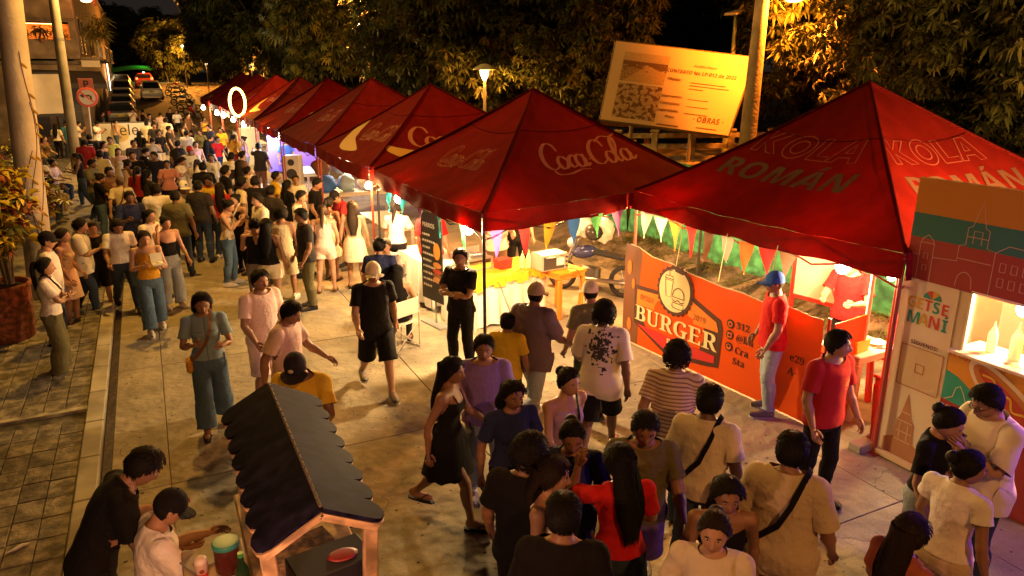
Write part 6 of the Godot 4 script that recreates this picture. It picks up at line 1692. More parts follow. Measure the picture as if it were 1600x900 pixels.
	part(j, "jar_lid", jl, mat(0.03, 0.22, 0.19, 0.4))
	var bt := thing("dark_bottle", "dark green bottle standing between the jar and the cart", "bottle", o + Vector3(-0.36, 1.262, 0.3))
	var bm := MB.new(); bm.lathe(X(Vector3.ZERO), [Vector2(0.001, 0), Vector2(0.036, 0), Vector2(0.038, 0.01), Vector2(0.038, 0.12), Vector2(0.015, 0.17), Vector2(0.013, 0.21), Vector2(0.001, 0.21)], 16)
	part(bt, "bottle_body", bm, mat(0.012, 0.04, 0.015, 0.12))
	part(bt, "cap", MB.new().tube([Vector3(0, 0.2, 0), Vector3(0, 0.225, 0)], [0.016], 10), mat(0.05, 0.3, 0.06, 0.4))
	var cp := thing("shaved_ice_cup", "clear cup of red shaved ice with a round emblem on the shelf", "cup", o + Vector3(-0.56, 1.262, 0.12))
	var cm := MB.new(); cm.lathe(X(Vector3.ZERO), [Vector2(0.001, 0), Vector2(0.028, 0), Vector2(0.04, 0.11), Vector2(0.038, 0.11)], 18)
	part(cp, "cup_body", cm, mat(0.5, 0.36, 0.28, 0.3))
	var rd := MB.new(); rd.lathe(X(Vector3.ZERO), [Vector2(0.0295, 0.004), Vector2(0.036, 0.05)], 18)
	part(cp, "red_syrup", rd, mat(0.5, 0.03, 0.02, 0.3))
	part(cp, "emblem", MB.new().ell(X(Vector3(0, 0.07, 0.036)), Vector3(0.014, 0.014, 0.005), 10, 6), mat(0.2, 0.03, 0.02, 0.5))
	var ic := MB.new(); ic.ell(X(Vector3(0, 0.115, 0)), Vector3(0.038, 0.034, 0.038), 12, 8)
	part(cp, "ice", ic, mat(0.6, 0.5, 0.42, 0.4))
	var fp := MB.new()
	rng.seed = 14
	for k in 14: fp.tube([Vector3(rng.randf_range(-0.06, 0.06), 0.02, rng.randf_range(-0.06, 0.06)), Vector3(rng.randf_range(-0.08, 0.08), 0.06, rng.randf_range(-0.08, 0.08))], [0.012], 5)
	var pl := thing("food_tray", "plastic tray of orange snacks at the front of the shelf", "food tray", o + Vector3(-0.5, 1.262, 0.42))
	var pm := MB.new(); pm.lathe(X(Vector3.ZERO), [Vector2(0.001, 0), Vector2(0.08, 0), Vector2(0.11, 0.05), Vector2(0.105, 0.05), Vector2(0.078, 0.008)], 16)
	part(pl, "tray", pm, mat(0.6, 0.5, 0.42, 0.3)); part(pl, "snacks", fp, mat(0.55, 0.2, 0.05, 0.6))
	var tr := MB.new().box(X(Vector3.ZERO, 18), Vector3(0.24, 0.012, 0.16), 0.004)
	solo("metal_tray", tr, mat(0.3, 0.28, 0.24, 0.65, 0.3), "small metal tray behind the shaved ice cup", "tray", o + Vector3(-0.53, 1.27, -0.06), 10)

func build_far_stalls() -> void:
	# blue goods under the fourth canopy, a speaker, the red poles of the third
	rng.seed = 9
	var labels := ["blue bundle at the left of the toy stall", "pale blue bundle in the toy stall", "round white plush in the middle of the toy stall", "blue bundle behind the white plush", "brown plush in the toy stall", "white and blue bundle at the right of the toy stall", "blue folded cloth at the end of the toy stall", "small dark hanging toy in the toy stall"]
	var cs := [[0.04, 0.14, 0.5], [0.3, 0.45, 0.6], [0.7, 0.68, 0.64], [0.04, 0.12, 0.45], [0.2, 0.1, 0.05], [0.5, 0.55, 0.65], [0.05, 0.2, 0.55], [0.05, 0.05, 0.06]]
	plastic_table("display_table", "white display table of the toy stall", Vector3(5.1, 0, -20.4), 0, 2.2, 1.2, 0.8, [0.6, 0.57, 0.5])
	for k in 8:
		var m := MB.new(); m.ell(X(Vector3.ZERO), Vector3(0.26, 0.24, 0.24), 14, 10)
		for i in m.v.size():
			var p := m.v[i]
			m.v[i] = p * (1.0 + 0.18 * sin(p.x * 17 + k) * sin(p.y * 15) + 0.1 * sin(p.z * 23 + k))
		m.n = face_normals(m.v, m.ix)
		solo("stall_goods", m, mat(cs[k][0], cs[k][1], cs[k][2], 0.8), labels[k], "goods", Vector3(4.25 + (k % 4) * 0.55, 1.02 + 0.4 * (k / 4), -20.2 - 0.45 * (k / 4)), k * 40)
	var sp := thing("loudspeaker", "tall pale loudspeaker with black cones at the toy stall", "loudspeaker", Vector3(3.95, 0, -23.4), -25)
	part(sp, "cabinet", MB.new().bx(0, 0.75, 0, 0.5, 1.5, 0.45, 0.02), mat(0.45, 0.36, 0.28, 0.7))
	for y in [0.5, 0.95, 1.3]: part(sp, "cone", MB.new().tube([Vector3(0, y, 0.22), Vector3(0, y, 0.24)], [0.16 if y < 1.2 else 0.1], 18), mat(0.02, 0.018, 0.018, 0.7))
	# white tables along the far stalls
	for k in 5:
		plastic_table("stall_table", ["pale table at the third canopy stall", "pale table at the fifth canopy stall", "pale table at the sixth canopy stall", "pale table at the seventh canopy stall", "pale table at the eighth canopy stall"][k], Vector3(4.6, 0, [-15.8, -25.2, -30.6, -36.4, -42.6][k]), 90, 2.0, 0.7, 0.8, [0.6, 0.56, 0.48], "tables of the far stalls")
	var wb := thing("white_cabinet", "bright white cabinet under the bulbs of the far stalls", "cabinet", Vector3(4.0, 0, -34.2))
	part(wb, "cabinet_body", MB.new().bx(0, 0.8, 0, 0.8, 1.6, 0.7, 0.02), mat(0.7, 0.66, 0.56, 0.6)); part(wb, "cabinet_door", MB.new().bx(0, 0.8, 0.36, 0.72, 1.5, 0.02, 0.005), mat(0.65, 0.6, 0.5, 0.6))
	folding_chair("folding chair with pale canvas and crossed legs beside the man with folded arms", Vector3(3.0, 0, -9.95), 205, [0.55, 0.5, 0.42])
	folding_chair("low chair under the seated woman in the patterned blouse", Vector3(3.42, 0, -11.75), -35, [0.3, 0.25, 0.2])

# ------------------------------------------------------------------ people
# Joints of a figure 1.70 m tall, facing +Z, +X its left. Every figure is one of these bodies, posed bone by bone.
const SH := Vector3(0.182, 1.388, -0.012)
const EL := Vector3(0.238, 1.108, -0.018)
const WR := Vector3(0.272, 0.866, 0.028)
const HP := Vector3(0.088, 0.89, 0.0)
const KN := Vector3(0.092, 0.47, 0.012)
const AN := Vector3(0.094, 0.085, -0.022)
const HC := Vector3(0.0, 1.588, 0.02)       # centre of the head
var bodies := {}
var hair_meshes := {}
var wrinkle := FastNoiseLite.new()

func mirror(p: Vector3) -> Vector3: return Vector3(-p.x, p.y, p.z)

func smin(a: float, b: float, k: float) -> float:
	var h := maxf(k - absf(a - b), 0.0) / k
	return minf(a, b) - h * h * k * 0.25

func torso_table(fem: bool) -> Array:    # y, half width, front, back
	if fem: return [[0.79, 0.10, 0.075, 0.085], [0.84, 0.155, 0.095, 0.125], [0.91, 0.176, 0.10, 0.145], [1.0, 0.152, 0.098, 0.11], [1.08, 0.13, 0.09, 0.088], [1.16, 0.136, 0.1, 0.092], [1.25, 0.15, 0.138, 0.102], [1.33, 0.15, 0.115, 0.108], [1.40, 0.135, 0.075, 0.09], [1.45, 0.07, 0.05, 0.06]]
	return [[0.79, 0.10, 0.08, 0.085], [0.85, 0.15, 0.1, 0.118], [0.92, 0.165, 0.108, 0.13], [1.02, 0.156, 0.112, 0.108], [1.12, 0.156, 0.118, 0.102], [1.25, 0.172, 0.124, 0.118], [1.34, 0.176, 0.115, 0.122], [1.41, 0.145, 0.075, 0.095], [1.46, 0.075, 0.052, 0.062]]

func head_surface(az: float, sy: float, fem: bool) -> Vector3:   # az 0 = straight ahead
	var cy := sqrt(maxf(0.0, 1.0 - sy * sy))
	var d := Vector3(sin(az) * cy, sy, cos(az) * cy)
	var p := Vector3(d.x * 0.077, d.y * 0.117, d.z * 0.097)
	if d.y < 0.0:
		var lo := -d.y
		p.x *= 1.0 - (0.30 if fem else 0.22) * lo * lo
		if d.z < 0.0: p.z *= 1.0 - 0.45 * lo
		else: p.z *= 1.0 + 0.06 * lo
	else:
		p.x *= 1.0 + 0.05 * d.y
		if d.z < 0.0: p.z *= 1.05
	if d.z > 0.2:
		var x := p.x; var y := p.y
		var nose := exp(-pow(x / 0.0125, 2.0)) * smoothstep(0.028, -0.03, y) * smoothstep(-0.052, -0.034, y)
		p.z += 0.026 * nose + 0.006 * exp(-pow(x / 0.03, 2.0) - pow((y + 0.105) / 0.02, 2.0))
		p.z += 0.006 * exp(-pow(x / 0.022, 2.0) - pow((y + 0.063) / 0.010, 2.0))
		p.z -= 0.009 * exp(-pow((absf(x) - 0.031) / 0.017, 2.0) - pow((y - 0.008) / 0.012, 2.0))
		p.z += 0.004 * exp(-pow((y - 0.031) / 0.011, 2.0)) * smoothstep(0.065, 0.04, absf(x))
	return p

func make_body(fem: bool, fine: bool) -> Dictionary:
	var key := ("f" if fem else "m") + ("1" if fine else "0")
	if bodies.has(key): return bodies[key]
	var cell := 0.0135 if fine else 0.022
	var lo := Vector3(-0.37, -0.02, -0.24)
	var nx := int(0.74 / cell) + 2; var ny := int(1.62 / cell) + 2; var nz := int(0.48 / cell) + 2
	var f := PackedFloat32Array(); f.resize(nx * ny * nz); f.fill(1.0)
	var tb := torso_table(fem)
	# torso: ellipses stacked by height
	for j in ny:
		var y := lo.y + j * cell
		if y < 0.70 or y > 1.52: continue
		var yy := clampf(y, 0.79, tb[-1][0])
		var q := 0
		while q < tb.size() - 2 and tb[q + 1][0] < yy: q += 1
		var u: float = clampf((yy - tb[q][0]) / (tb[q + 1][0] - tb[q][0]), 0, 1)
		u = u * u * (3.0 - 2.0 * u) * 0.5 + u * 0.5
		var a := lerpf(tb[q][1], tb[q + 1][1], u); var bf := lerpf(tb[q][2], tb[q + 1][2], u); var bb := lerpf(tb[q][3], tb[q + 1][3], u)
		var over := maxf(0.79 - y, y - yy)
		for k in nz:
			var z := lo.z + k * cell
			var zb := bf if z > 0 else bb
			if absf(z) > zb + 0.08: continue
			for i in nx:
				var x := lo.x + i * cell
				if absf(x) > a + 0.08: continue
				var ex := x / a; var ez := z / zb
				var rr := sqrt(ex * ex + ez * ez)
				var d := (rr - 1.0) * (minf(a, zb) * 0.6 + 0.4 * (a * absf(ex) + zb * absf(ez)) / maxf(rr, 0.01))
				if over > 0: d = sqrt(maxf(d, 0) * maxf(d, 0) + over * over) if d > 0 else maxf(d, over)
				f[(k * ny + j) * nx + i] = d
	var thin := 0.86 if fem else 1.0
	var caps := []
	for s in [1.0, -1.0]:
		var m := func(p: Vector3): return Vector3(p.x * s, p.y, p.z)
		caps.append([m.call(Vector3(0.12, 1.395, -0.012)), m.call(SH), 0.058 * thin, 0.057 * thin, 0.06])
		caps.append([m.call(SH), m.call(EL), 0.055 * thin, 0.042 * thin, 0.035])
		caps.append([m.call(EL), m.call(EL.lerp(WR, 0.35)), 0.042 * thin, 0.043 * thin, 0.02])
		caps.append([m.call(EL.lerp(WR, 0.35)), m.call(WR), 0.043 * thin, 0.027 * thin, 0.02])
		caps.append([m.call(HP + Vector3(0.004, -0.02, -0.01)), m.call(KN), 0.092 if fem else 0.09, 0.057 * (0.95 if fem else 1.0), 0.03])
		caps.append([m.call(KN), m.call(AN), 0.055, 0.036, 0.02])
		caps.append([m.call(Vector3(0.096, 0.37, -0.018)), m.call(Vector3(0.096, 0.26, -0.02)), 0.052 * (0.95 if fem else 1.0), 0.042, 0.03])
		caps.append([m.call(AN + Vector3(0, -0.035, -0.02)), m.call(Vector3(0.104, 0.034, 0.125)), 0.043, 0.03, 0.03])
		if fem: caps.append([m.call(Vector3(0.068, 1.255, 0.072)), m.call(Vector3(0.068, 1.245, 0.08)), 0.055, 0.052, 0.04])
	caps.append([Vector3(0, 1.40, -0.022), Vector3(0, 1.56, 0.008), 0.056 if not fem else 0.047, 0.054 if not fem else 0.046, 0.05])
	for cp in caps:
		var a: Vector3 = cp[0]; var b: Vector3 = cp[1]
		var ra: float = cp[2]; var rb: float = cp[3]; var kk: float = cp[4]
		var mg := maxf(ra, rb) + kk + cell * 2.0
		var mn := (a.min(b) - Vector3.ONE * mg - lo) / cell
		var mx := (a.max(b) + Vector3.ONE * mg - lo) / cell
		var ab := b - a
		var il := 1.0 / maxf(ab.length_squared(), 1e-8)
		for k in range(maxi(0, int(mn.z)), mini(nz, int(mx.z) + 1)):
			for j in range(maxi(0, int(mn.y)), mini(ny, int(mx.y) + 1)):
				var row := (k * ny + j) * nx
				for i in range(maxi(0, int(mn.x)), mini(nx, int(mx.x) + 1)):
					var p := lo + Vector3(i, j, k) * cell
					var t := clampf((p - a).dot(ab) * il, 0.0, 1.0)
					var d := p.distance_to(a + ab * t) - lerpf(ra, rb, t)
					var o := f[row + i]
					var h := maxf(kk - absf(o - d), 0.0) / kk
					f[row + i] = minf(o, d) - h * h * kk * 0.25
	# surface nets
	var V := PackedVector3Array(); var I := PackedInt32Array()
	var at := PackedInt32Array(); at.resize(nx * ny * nz); at.fill(-1)
	var st := [1, nx, nx * ny]
	var lim := cell * 4.5
	for k in nz - 1:
		for j in ny - 1:
			for i in nx - 1:
				var g := (k * ny + j) * nx + i
				if absf(f[g]) > lim: continue
				var c8 := [f[g], f[g + 1], f[g + nx], f[g + nx + 1], f[g + st[2]], f[g + st[2] + 1], f[g + st[2] + nx], f[g + st[2] + nx + 1]]
				var neg := 0
				for q in 8: if c8[q] < 0: neg += 1
				if neg == 0 or neg == 8: continue
				var sum := Vector3.ZERO; var cnt := 0
				for q in 8:
					for bit in [1, 2, 4]:
						if q & bit: continue
						var fa: float = c8[q]; var fb: float = c8[q | bit]
						if (fa < 0) == (fb < 0): continue
						var u := fa / (fa - fb)
						var pp := Vector3(q & 1, (q >> 1) & 1, (q >> 2) & 1)
						if bit == 1: pp.x += u
						elif bit == 2: pp.y += u
						else: pp.z += u
						sum += pp; cnt += 1
				at[g] = V.size()
				V.append(lo + (Vector3(i, j, k) + sum / cnt) * cell)
	for k in range(1, nz - 1):
		for j in range(1, ny - 1):
			for i in range(1, nx - 1):
				var g := (k * ny + j) * nx + i
				if absf(f[g]) > lim: continue
				for ax in 3:
					var neg: bool = f[g] < 0
					if neg == (f[g + st[ax]] < 0): continue
					var s1: int = st[(ax + 1) % 3]; var s2: int = st[(ax + 2) % 3]
					var a := at[g - s1 - s2]; var b := at[g - s2]; var c := at[g]; var d := at[g - s1]
					if a < 0 or b < 0 or c < 0 or d < 0: continue
					if neg: I.append_array([a, c, b, a, d, c])
					else: I.append_array([a, b, c, a, c, d])
	# bones of every vertex
	var seg := [[Vector3(0, 0.86, 0), Vector3(0, 0.98, 0), 0.14], [Vector3(0, 1.04, 0), Vector3(0, 1.18, 0), 0.13], [Vector3(0, 1.24, 0), Vector3(0, 1.42, -0.01), 0.14], [Vector3(0, 1.53, 0.01), Vector3(0, 1.65, 0.02), 0.05],
		[SH, EL, 0.05], [mirror(SH), mirror(EL), 0.05], [EL, WR, 0.035], [mirror(EL), mirror(WR), 0.035], [WR, WR, 0.02], [mirror(WR), mirror(WR), 0.02],
		[HP - Vector3(0, 0.04, 0), KN, 0.075], [mirror(HP) - Vector3(0, 0.04, 0), mirror(KN), 0.075], [KN, AN, 0.045], [mirror(KN), mirror(AN), 0.045], [Vector3(0.1, 0.05, -0.02), Vector3(0.104, 0.03, 0.12), 0.03], [Vector3(-0.1, 0.05, -0.02), Vector3(-0.104, 0.03, 0.12), 0.03]]
	var BI := PackedInt32Array(); var BW := PackedFloat32Array(); var S := PackedFloat32Array(); var K := PackedByteArray()
	var udir := (EL - SH).normalized(); var fdir := (WR - EL).normalized(); var ul := SH.distance_to(EL)
	for p in V:
		var ds := []; var best := 9.0
		for b in 16:
			var ok := true
			if b == 3: ok = p.y > 1.44
			elif b >= 4 and b <= 9: ok = absf(p.x) > 0.12 and (p.x > 0) == (b % 2 == 0)
			elif b >= 10: ok = (p.x > -0.012) if b % 2 == 0 else (p.x < 0.012)
			elif b <= 2: ok = absf(p.x) < 0.205
			if not ok: ds.append(9.0); continue
			var a: Vector3 = seg[b][0]; var ab: Vector3 = seg[b][1] - a
			var t := clampf((p - a).dot(ab) / maxf(ab.length_squared(), 1e-6), 0, 1)
			var d: float = p.distance_to(a + ab * t) - seg[b][2]
			if b == 0 and p.y < 0.84: d += (0.84 - p.y) * 0.8
			ds.append(d); best = minf(best, d)
		var ws := []; var arm := 0.0; var tot := 0.0
		for b in 16:
			var w := exp(-(ds[b] - best) / (0.03 if b < 3 else 0.022)) if ds[b] < 8.0 else 0.0
			ws.append(w)
		var tops := []
		for r in 3:
			var bi := 0
			for b in 16: if ws[b] > ws[bi]: bi = b
			tops.append([bi, ws[bi] if ws[bi] > 0.04 else 0.0]); ws[bi] = -1.0
			tot += tops[-1][1]
		for r in 3:
			BI.append(tops[r][0]); BW.append(tops[r][1] / tot)
			if tops[r][0] >= 4 and tops[r][0] <= 9: arm += tops[r][1] / tot
		var pm := Vector3(absf(p.x), p.y, p.z)
		if arm > 0.35:
			var su := (pm - SH).dot(udir)
			S.append(su if su < ul else ul + maxf(0.0, (pm - EL).dot(fdir)))
		else: S.append(-0.2)
		K.append(0)
	var core := V.size()
	# hands with five fingers each
	for s in [1.0, -1.0]:
		var hm := MB.new()
		var dn := fdir; var fw := Vector3(0, 0, 1); fw = (fw - dn * fw.dot(dn)).normalized(); var inn := fw.cross(dn).normalized()
		if inn.x > 0: inn = -inn
		hm.tube([WR - dn * 0.012, WR + dn * 0.02, WR + dn * 0.06, WR + dn * 0.1], [0.027 * thin, 0.031, 0.039, 0.034], 8 if fine else 6, true, 0.5)
		for q in 4:
			var base: Vector3 = WR + dn * (0.09 if q > 0 and q < 3 else 0.083) + fw * (0.029 - 0.0195 * q)
			var ln: float = [0.07, 0.079, 0.073, 0.056][q]
			var pts := [base - dn * 0.01]; var ang := 0.15 + 0.06 * q
			var p: Vector3 = base
			for r in 4:
				pts.append(p)
				var dd := dn * cos(ang) + inn * sin(ang)
				p += dd * ln * [0.42, 0.32, 0.26, 0.0][r]
				ang += 0.42
			hm.tube(pts, [0.0098, 0.0095, 0.0085, 0.008, 0.006], 6 if fine else 4)
		var tb0: Vector3 = WR + dn * 0.025 + fw * 0.025
		hm.tube([tb0, tb0 + dn * 0.03 + fw * 0.022 + inn * 0.008, tb0 + dn * 0.06 + fw * 0.028 + inn * 0.016, tb0 + dn * 0.078 + fw * 0.026 + inn * 0.02], [0.013, 0.0125, 0.0098, 0.007], 6 if fine else 4)
		var o := V.size()
		for p in hm.v:
			V.append(Vector3(p.x * s, p.y, p.z)); BI.append_array([8 if s > 0 else 9, 0, 0]); BW.append_array([1.0, 0.0, 0.0]); S.append(0.6); K.append(0)
		for q in range(0, hm.ix.size(), 3):
			if s > 0: I.append_array([hm.ix[q] + o, hm.ix[q + 1] + o, hm.ix[q + 2] + o])
			else: I.append_array([hm.ix[q] + o, hm.ix[q + 2] + o, hm.ix[q + 1] + o])
	# head: a face on an ellipsoid, finer in front
	var nu := 40 if fine else 22; var nv := 34 if fine else 18
	var h0 := V.size()
	for j in nv + 1:
		var sy := sin(PI * (float(j) / nv - 0.5))
		for i in nu + 1:
			var t := TAU * (float(i) / nu - 0.5)
			var p := head_surface(t - 0.55 * sin(t), sy, fem)
			V.append(HC + p); BI.append_array([3, 0, 0]); BW.append_array([1.0, 0.0, 0.0]); S.append(-0.2)
			K.append(1 if p.z > 0.06 and absf(p.y + 0.063) < 0.0085 and absf(p.x) < 0.026 else 0)
	for j in nv:
		for i in nu:
			var a := h0 + j * (nu + 1) + i; var b := a + nu + 1
			I.append_array([a, a + 1, b + 1, a, b + 1, b])
	# eyes, brows, ears
	for s in [1.0, -1.0]:
		for it in [[Vector3(0.031 * s, 0.008, 0), Vector3(0.0125, 0.0065, 0.0075), 2], [Vector3(0.031 * s, 0.008, 0.005), Vector3(0.0058, 0.0058, 0.005), 3], [Vector3(0.033 * s, 0.029, 0.003), Vector3(0.0175, 0.0042, 0.005), 3], [Vector3(0.077 * s, -0.004, -0.09), Vector3(0.011, 0.03, 0.019), 0]]:
			var em := MB.new()
			var c: Vector3 = it[0]
			if c.z > -0.05:
				var sy := c.y / 0.117
				var az := asin(clampf(c.x / (0.077 * sqrt(1 - sy * sy)), -1, 1))
				c = head_surface(az, sy, fem) + Vector3(0, 0, c.z)
			else: c.z = -0.008
			em.ell(Transform3D(Basis(), HC + c), it[1], 8 if fine else 6, 5 if fine else 4)
			var o := V.size()
			for p in em.v:
				V.append(p); BI.append_array([3, 0, 0]); BW.append_array([1.0, 0.0, 0.0]); S.append(-0.2); K.append(it[2])
			for q in em.ix: I.append(q + o)
	var N := face_normals(V, I)
	# which triangles clothes can cover
	var up := PackedInt32Array(); var down := PackedInt32Array()
	for q in range(0, I.size(), 3):
		var a := I[q]; var b := I[q + 1]; var c := I[q + 2]
		if a >= core: break
		if S[a] > -0.19 or S[b] > -0.19 or minf(V[a].y, minf(V[b].y, V[c].y)) > 0.6: up.append_array([a, b, c])
		if S[a] < -0.1 and S[b] < -0.1 and S[c] < -0.1 and maxf(V[a].y, maxf(V[b].y, V[c].y)) < 1.14: down.append_array([a, b, c])
	# three sets of folds in cloth
	var folds := []
	for w in 3:
		var ar := PackedFloat32Array(); ar.resize(core)
		for q in core:
			var p := V[q]
			var o := w * 7.3
			ar[q] = wrinkle.get_noise_3d(p.x * 60 + o, p.y * 26 + p.x * 20, p.z * 60) * 0.65 + wrinkle.get_noise_3d(p.x * 120, p.y * 90 + o + p.z * 70, p.z * 120) * 0.35
		folds.append(ar)
	bodies[key] = {"v": V, "n": N, "i": I, "bi": BI, "bw": BW, "s": S, "k": K, "core": core, "up": up, "down": down, "folds": folds}
	return bodies[key]

func face_normals(V: PackedVector3Array, I: PackedInt32Array) -> PackedVector3Array:
	var N := PackedVector3Array(); N.resize(V.size())
	for q in range(0, I.size(), 3):
		var a := I[q]; var b := I[q + 1]; var c := I[q + 2]
		var nn := (V[c] - V[a]).cross(V[b] - V[a])
		N[a] += nn; N[b] += nn; N[c] += nn
	for q in N.size(): N[q] = N[q].normalized()
	return N

# pose: lean, bend (at the hips), twist, head [turn, nod, tilt], la / ra [raise forward, out, inward turn, elbow], ll / rl [raise, knee, out], seat
const POSES := {
	"stand": {"la": [4, 2, 12, 14], "ra": [2, 2, 12, 16], "ll": [3, 4, 2], "rl": [-3, 2, 3], "lean": 2},
	"stand2": {"la": [-4, 5, 15, 25], "ra": [8, 2, 20, 30], "ll": [-4, 3, 4], "rl": [8, 14, 3], "lean": 3, "twist": 5},
	"stand3": {"la": [8, 3, 30, 55], "ra": [0, 6, 10, 12], "ll": [6, 10, 4], "rl": [-3, 2, 2], "lean": 1, "twist": -6},
	"walk": {"la": [-22, 3, 10, 12], "ra": [24, 3, 12, 26], "ll": [24, 10, 1], "rl": [-18, 22, 1], "lean": 4},
	"walk2": {"la": [22, 3, 12, 24], "ra": [-20, 3, 10, 12], "ll": [-18, 24, 1], "rl": [24, 10, 1], "lean": 4},
	"step": {"la": [10, 4, 14, 20], "ra": [-8, 4, 10, 12], "ll": [-8, 14, 1], "rl": [12, 6, 1], "lean": 3},
	"crossed": {"la": [16, 0, 70, 76], "ra": [21, 0, 74, 70], "ll": [2, 2, 3], "rl": [4, 8, 4], "lean": 0},
	"phone": {"la": [26, 4, 32, 92], "ra": [30, 4, 34, 98], "ll": [2, 3, 2], "rl": [-2, 3, 3], "lean": 3, "head": [0, 24, 0]},
	"hold": {"la": [12, 2, 28, 78], "ra": [16, 3, 34, 84], "ll": [-10, 12, 1], "rl": [12, 8, 1], "lean": 2, "head": [4, 10, 0]},
	"face": {"la": [4, 4, 12, 18], "ra": [52, 8, 22, 132], "ll": [2, 3, 2], "rl": [-3, 4, 3], "lean": 2, "head": [0, 10, 0]},
	"hip": {"la": [-22, 34, 62, 88], "ra": [3, 2, 12, 14], "ll": [2, 2, 4], "rl": [4, 8, 3], "lean": 0},
	"sit": {"la": [22, 4, 24, 52], "ra": [20, 4, 26, 56], "ll": [84, 82, 5], "rl": [82, 78, 6], "lean": 6, "seat": true},
	"sitback": {"la": [16, 6, 30, 60], "ra": [18, 6, 28, 56], "ll": [80, 84, 6], "rl": [82, 86, 5], "lean": -6, "seat": true},
	"serve": {"la": [34, 6, 26, 62], "ra": [38, 4, 30, 58], "ll": [3, 3, 3], "rl": [-4, 4, 3], "lean": 12, "head": [0, 20, 0]},
	"bend": {"la": [62, 2, 18, 34], "ra": [58, 4, 16, 40], "ll": [34, 6, 2], "rl": [28, 4, 3], "lean": 26, "bend": 34, "head": [0, 14, 0]},
	"stoop": {"la": [48, 2, 18, 44], "ra": [44, 4, 16, 50], "ll": [10, 4, 2], "rl": [14, 8, 3], "lean": 22, "bend": 14, "head": [0, 6, 0]},
	"reach": {"la": [92, 8, -8, 10], "ra": [10, 4, 14, 24], "ll": [3, 3, 3], "rl": [-4, 4, 3], "lean": 2, "head": [10, 0, 0]},
	"raise": {"la": [64, 10, 10, 118], "ra": [10, 4, 24, 50], "ll": [3, 3, 3], "rl": [-4, 6, 3], "lean": 2, "head": [14, 6, 0]},
}

func bone_frames(ps: Dictionary) -> Array:
	var G := []; G.resize(16)
	var rx := func(d: float): return Basis(Vector3.RIGHT, deg_to_rad(d))
	var ry := func(d: float): return Basis(Vector3.UP, deg_to_rad(d))
	var rz := func(d: float): return Basis(Vector3.BACK, deg_to_rad(d))
	var about := func(par: Transform3D, j: Vector3, b: Basis) -> Transform3D: return par * Transform3D(b, j - b * j)
	var lean: float = ps.get("lean", 0.0)
	G[0] = about.call(Transform3D(), Vector3(0, 0.9, 0), rx.call(ps.get("bend", 0.0)))
	G[1] = about.call(G[0], Vector3(0, 1.0, 0), ry.call(ps.get("twist", 0.0) * 0.5) * rx.call(lean * 0.5))
	G[2] = about.call(G[1], Vector3(0, 1.2, 0), ry.call(ps.get("twist", 0.0) * 0.5) * rx.call(lean * 0.5))
	var hd: Array = ps.get("head", [0, 2, 0])
	G[3] = about.call(G[2], Vector3(0, 1.49, -0.01), ry.call(hd[0]) * rx.call(hd[1]) * rz.call(hd[2]))
	for s in 2:
		var sg := 1.0 if s == 0 else -1.0
		var a: Array = ps["la"] if s == 0 else ps["ra"]
		var l: Array = ps["ll"] if s == 0 else ps["rl"]
		var mm := func(p: Vector3): return p if s == 0 else mirror(p)
		G[4 + s] = about.call(G[2], mm.call(SH), rx.call(-a[0]) * rz.call(sg * a[1]) * ry.call(-sg * a[2]))
		G[6 + s] = about.call(G[4 + s], mm.call(EL), rx.call(-a[3]))
		G[8 + s] = about.call(G[6 + s], mm.call(WR), rx.call(-6.0))
		G[10 + s] = about.call(G[0], mm.call(HP), rx.call(-l[0] - ps.get("bend", 0.0)) * rz.call(sg * l[2]))
		G[12 + s] = about.call(G[10 + s], mm.call(KN), rx.call(l[1]))
		var flat: float = l[0] - l[1]
		G[14 + s] = about.call(G[12 + s], mm.call(AN), rx.call(clampf(flat, -40.0, 30.0) * 0.85))
	return G

func clip_cloth(P: PackedVector3Array, N: PackedVector3Array, T: PackedVector2Array, F: PackedFloat32Array, tri: PackedInt32Array) -> ArrayMesh:
	var map := PackedInt32Array(); map.resize(P.size()); map.fill(-1)
	var v := PackedVector3Array(); var n := PackedVector3Array(); var t := PackedVector2Array(); var ix := PackedInt32Array()
	var cut := {}
	for q in range(0, tri.size(), 3):
		var a := tri[q]; var b := tri[q + 1]; var c := tri[q + 2]
		var fa := F[a] > 0; var fb := F[b] > 0; var fc := F[c] > 0
		if not (fa or fb or fc): continue
		if fa and fb and fc:
			for w in [a, b, c]:
				if map[w] < 0:
					map[w] = v.size(); v.append(P[w]); n.append(N[w]); t.append(T[w])
				ix.append(map[w])
			continue
		var ring := []
		var ids := [a, b, c]
		for w in 3:
			var i0: int = ids[w]; var i1: int = ids[(w + 1) % 3]
			if F[i0] > 0:
				if map[i0] < 0:
					map[i0] = v.size(); v.append(P[i0]); n.append(N[i0]); t.append(T[i0])
				ring.append(map[i0])
			if (F[i0] > 0) != (F[i1] > 0):
				var key := mini(i0, i1) * 100000 + maxi(i0, i1)
				if not cut.has(key):
					var u := F[i0] / (F[i0] - F[i1])
					cut[key] = v.size()
					v.append(P[i0].lerp(P[i1], u)); n.append(N[i0].lerp(N[i1], u).normalized()); t.append(T[i0].lerp(T[i1], u))
				ring.append(cut[key])
		for w in range(1, ring.size() - 1): ix.append_array([ring[0], ring[w], ring[w + 1]])
	var o := []; o.resize(Mesh.ARRAY_MAX)
	o[Mesh.ARRAY_VERTEX] = v; o[Mesh.ARRAY_NORMAL] = n; o[Mesh.ARRAY_TEX_UV] = t; o[Mesh.ARRAY_INDEX] = ix
	var m := ArrayMesh.new()
	if ix.size(): m.add_surface_from_arrays(Mesh.PRIMITIVE_TRIANGLES, o)
	return m

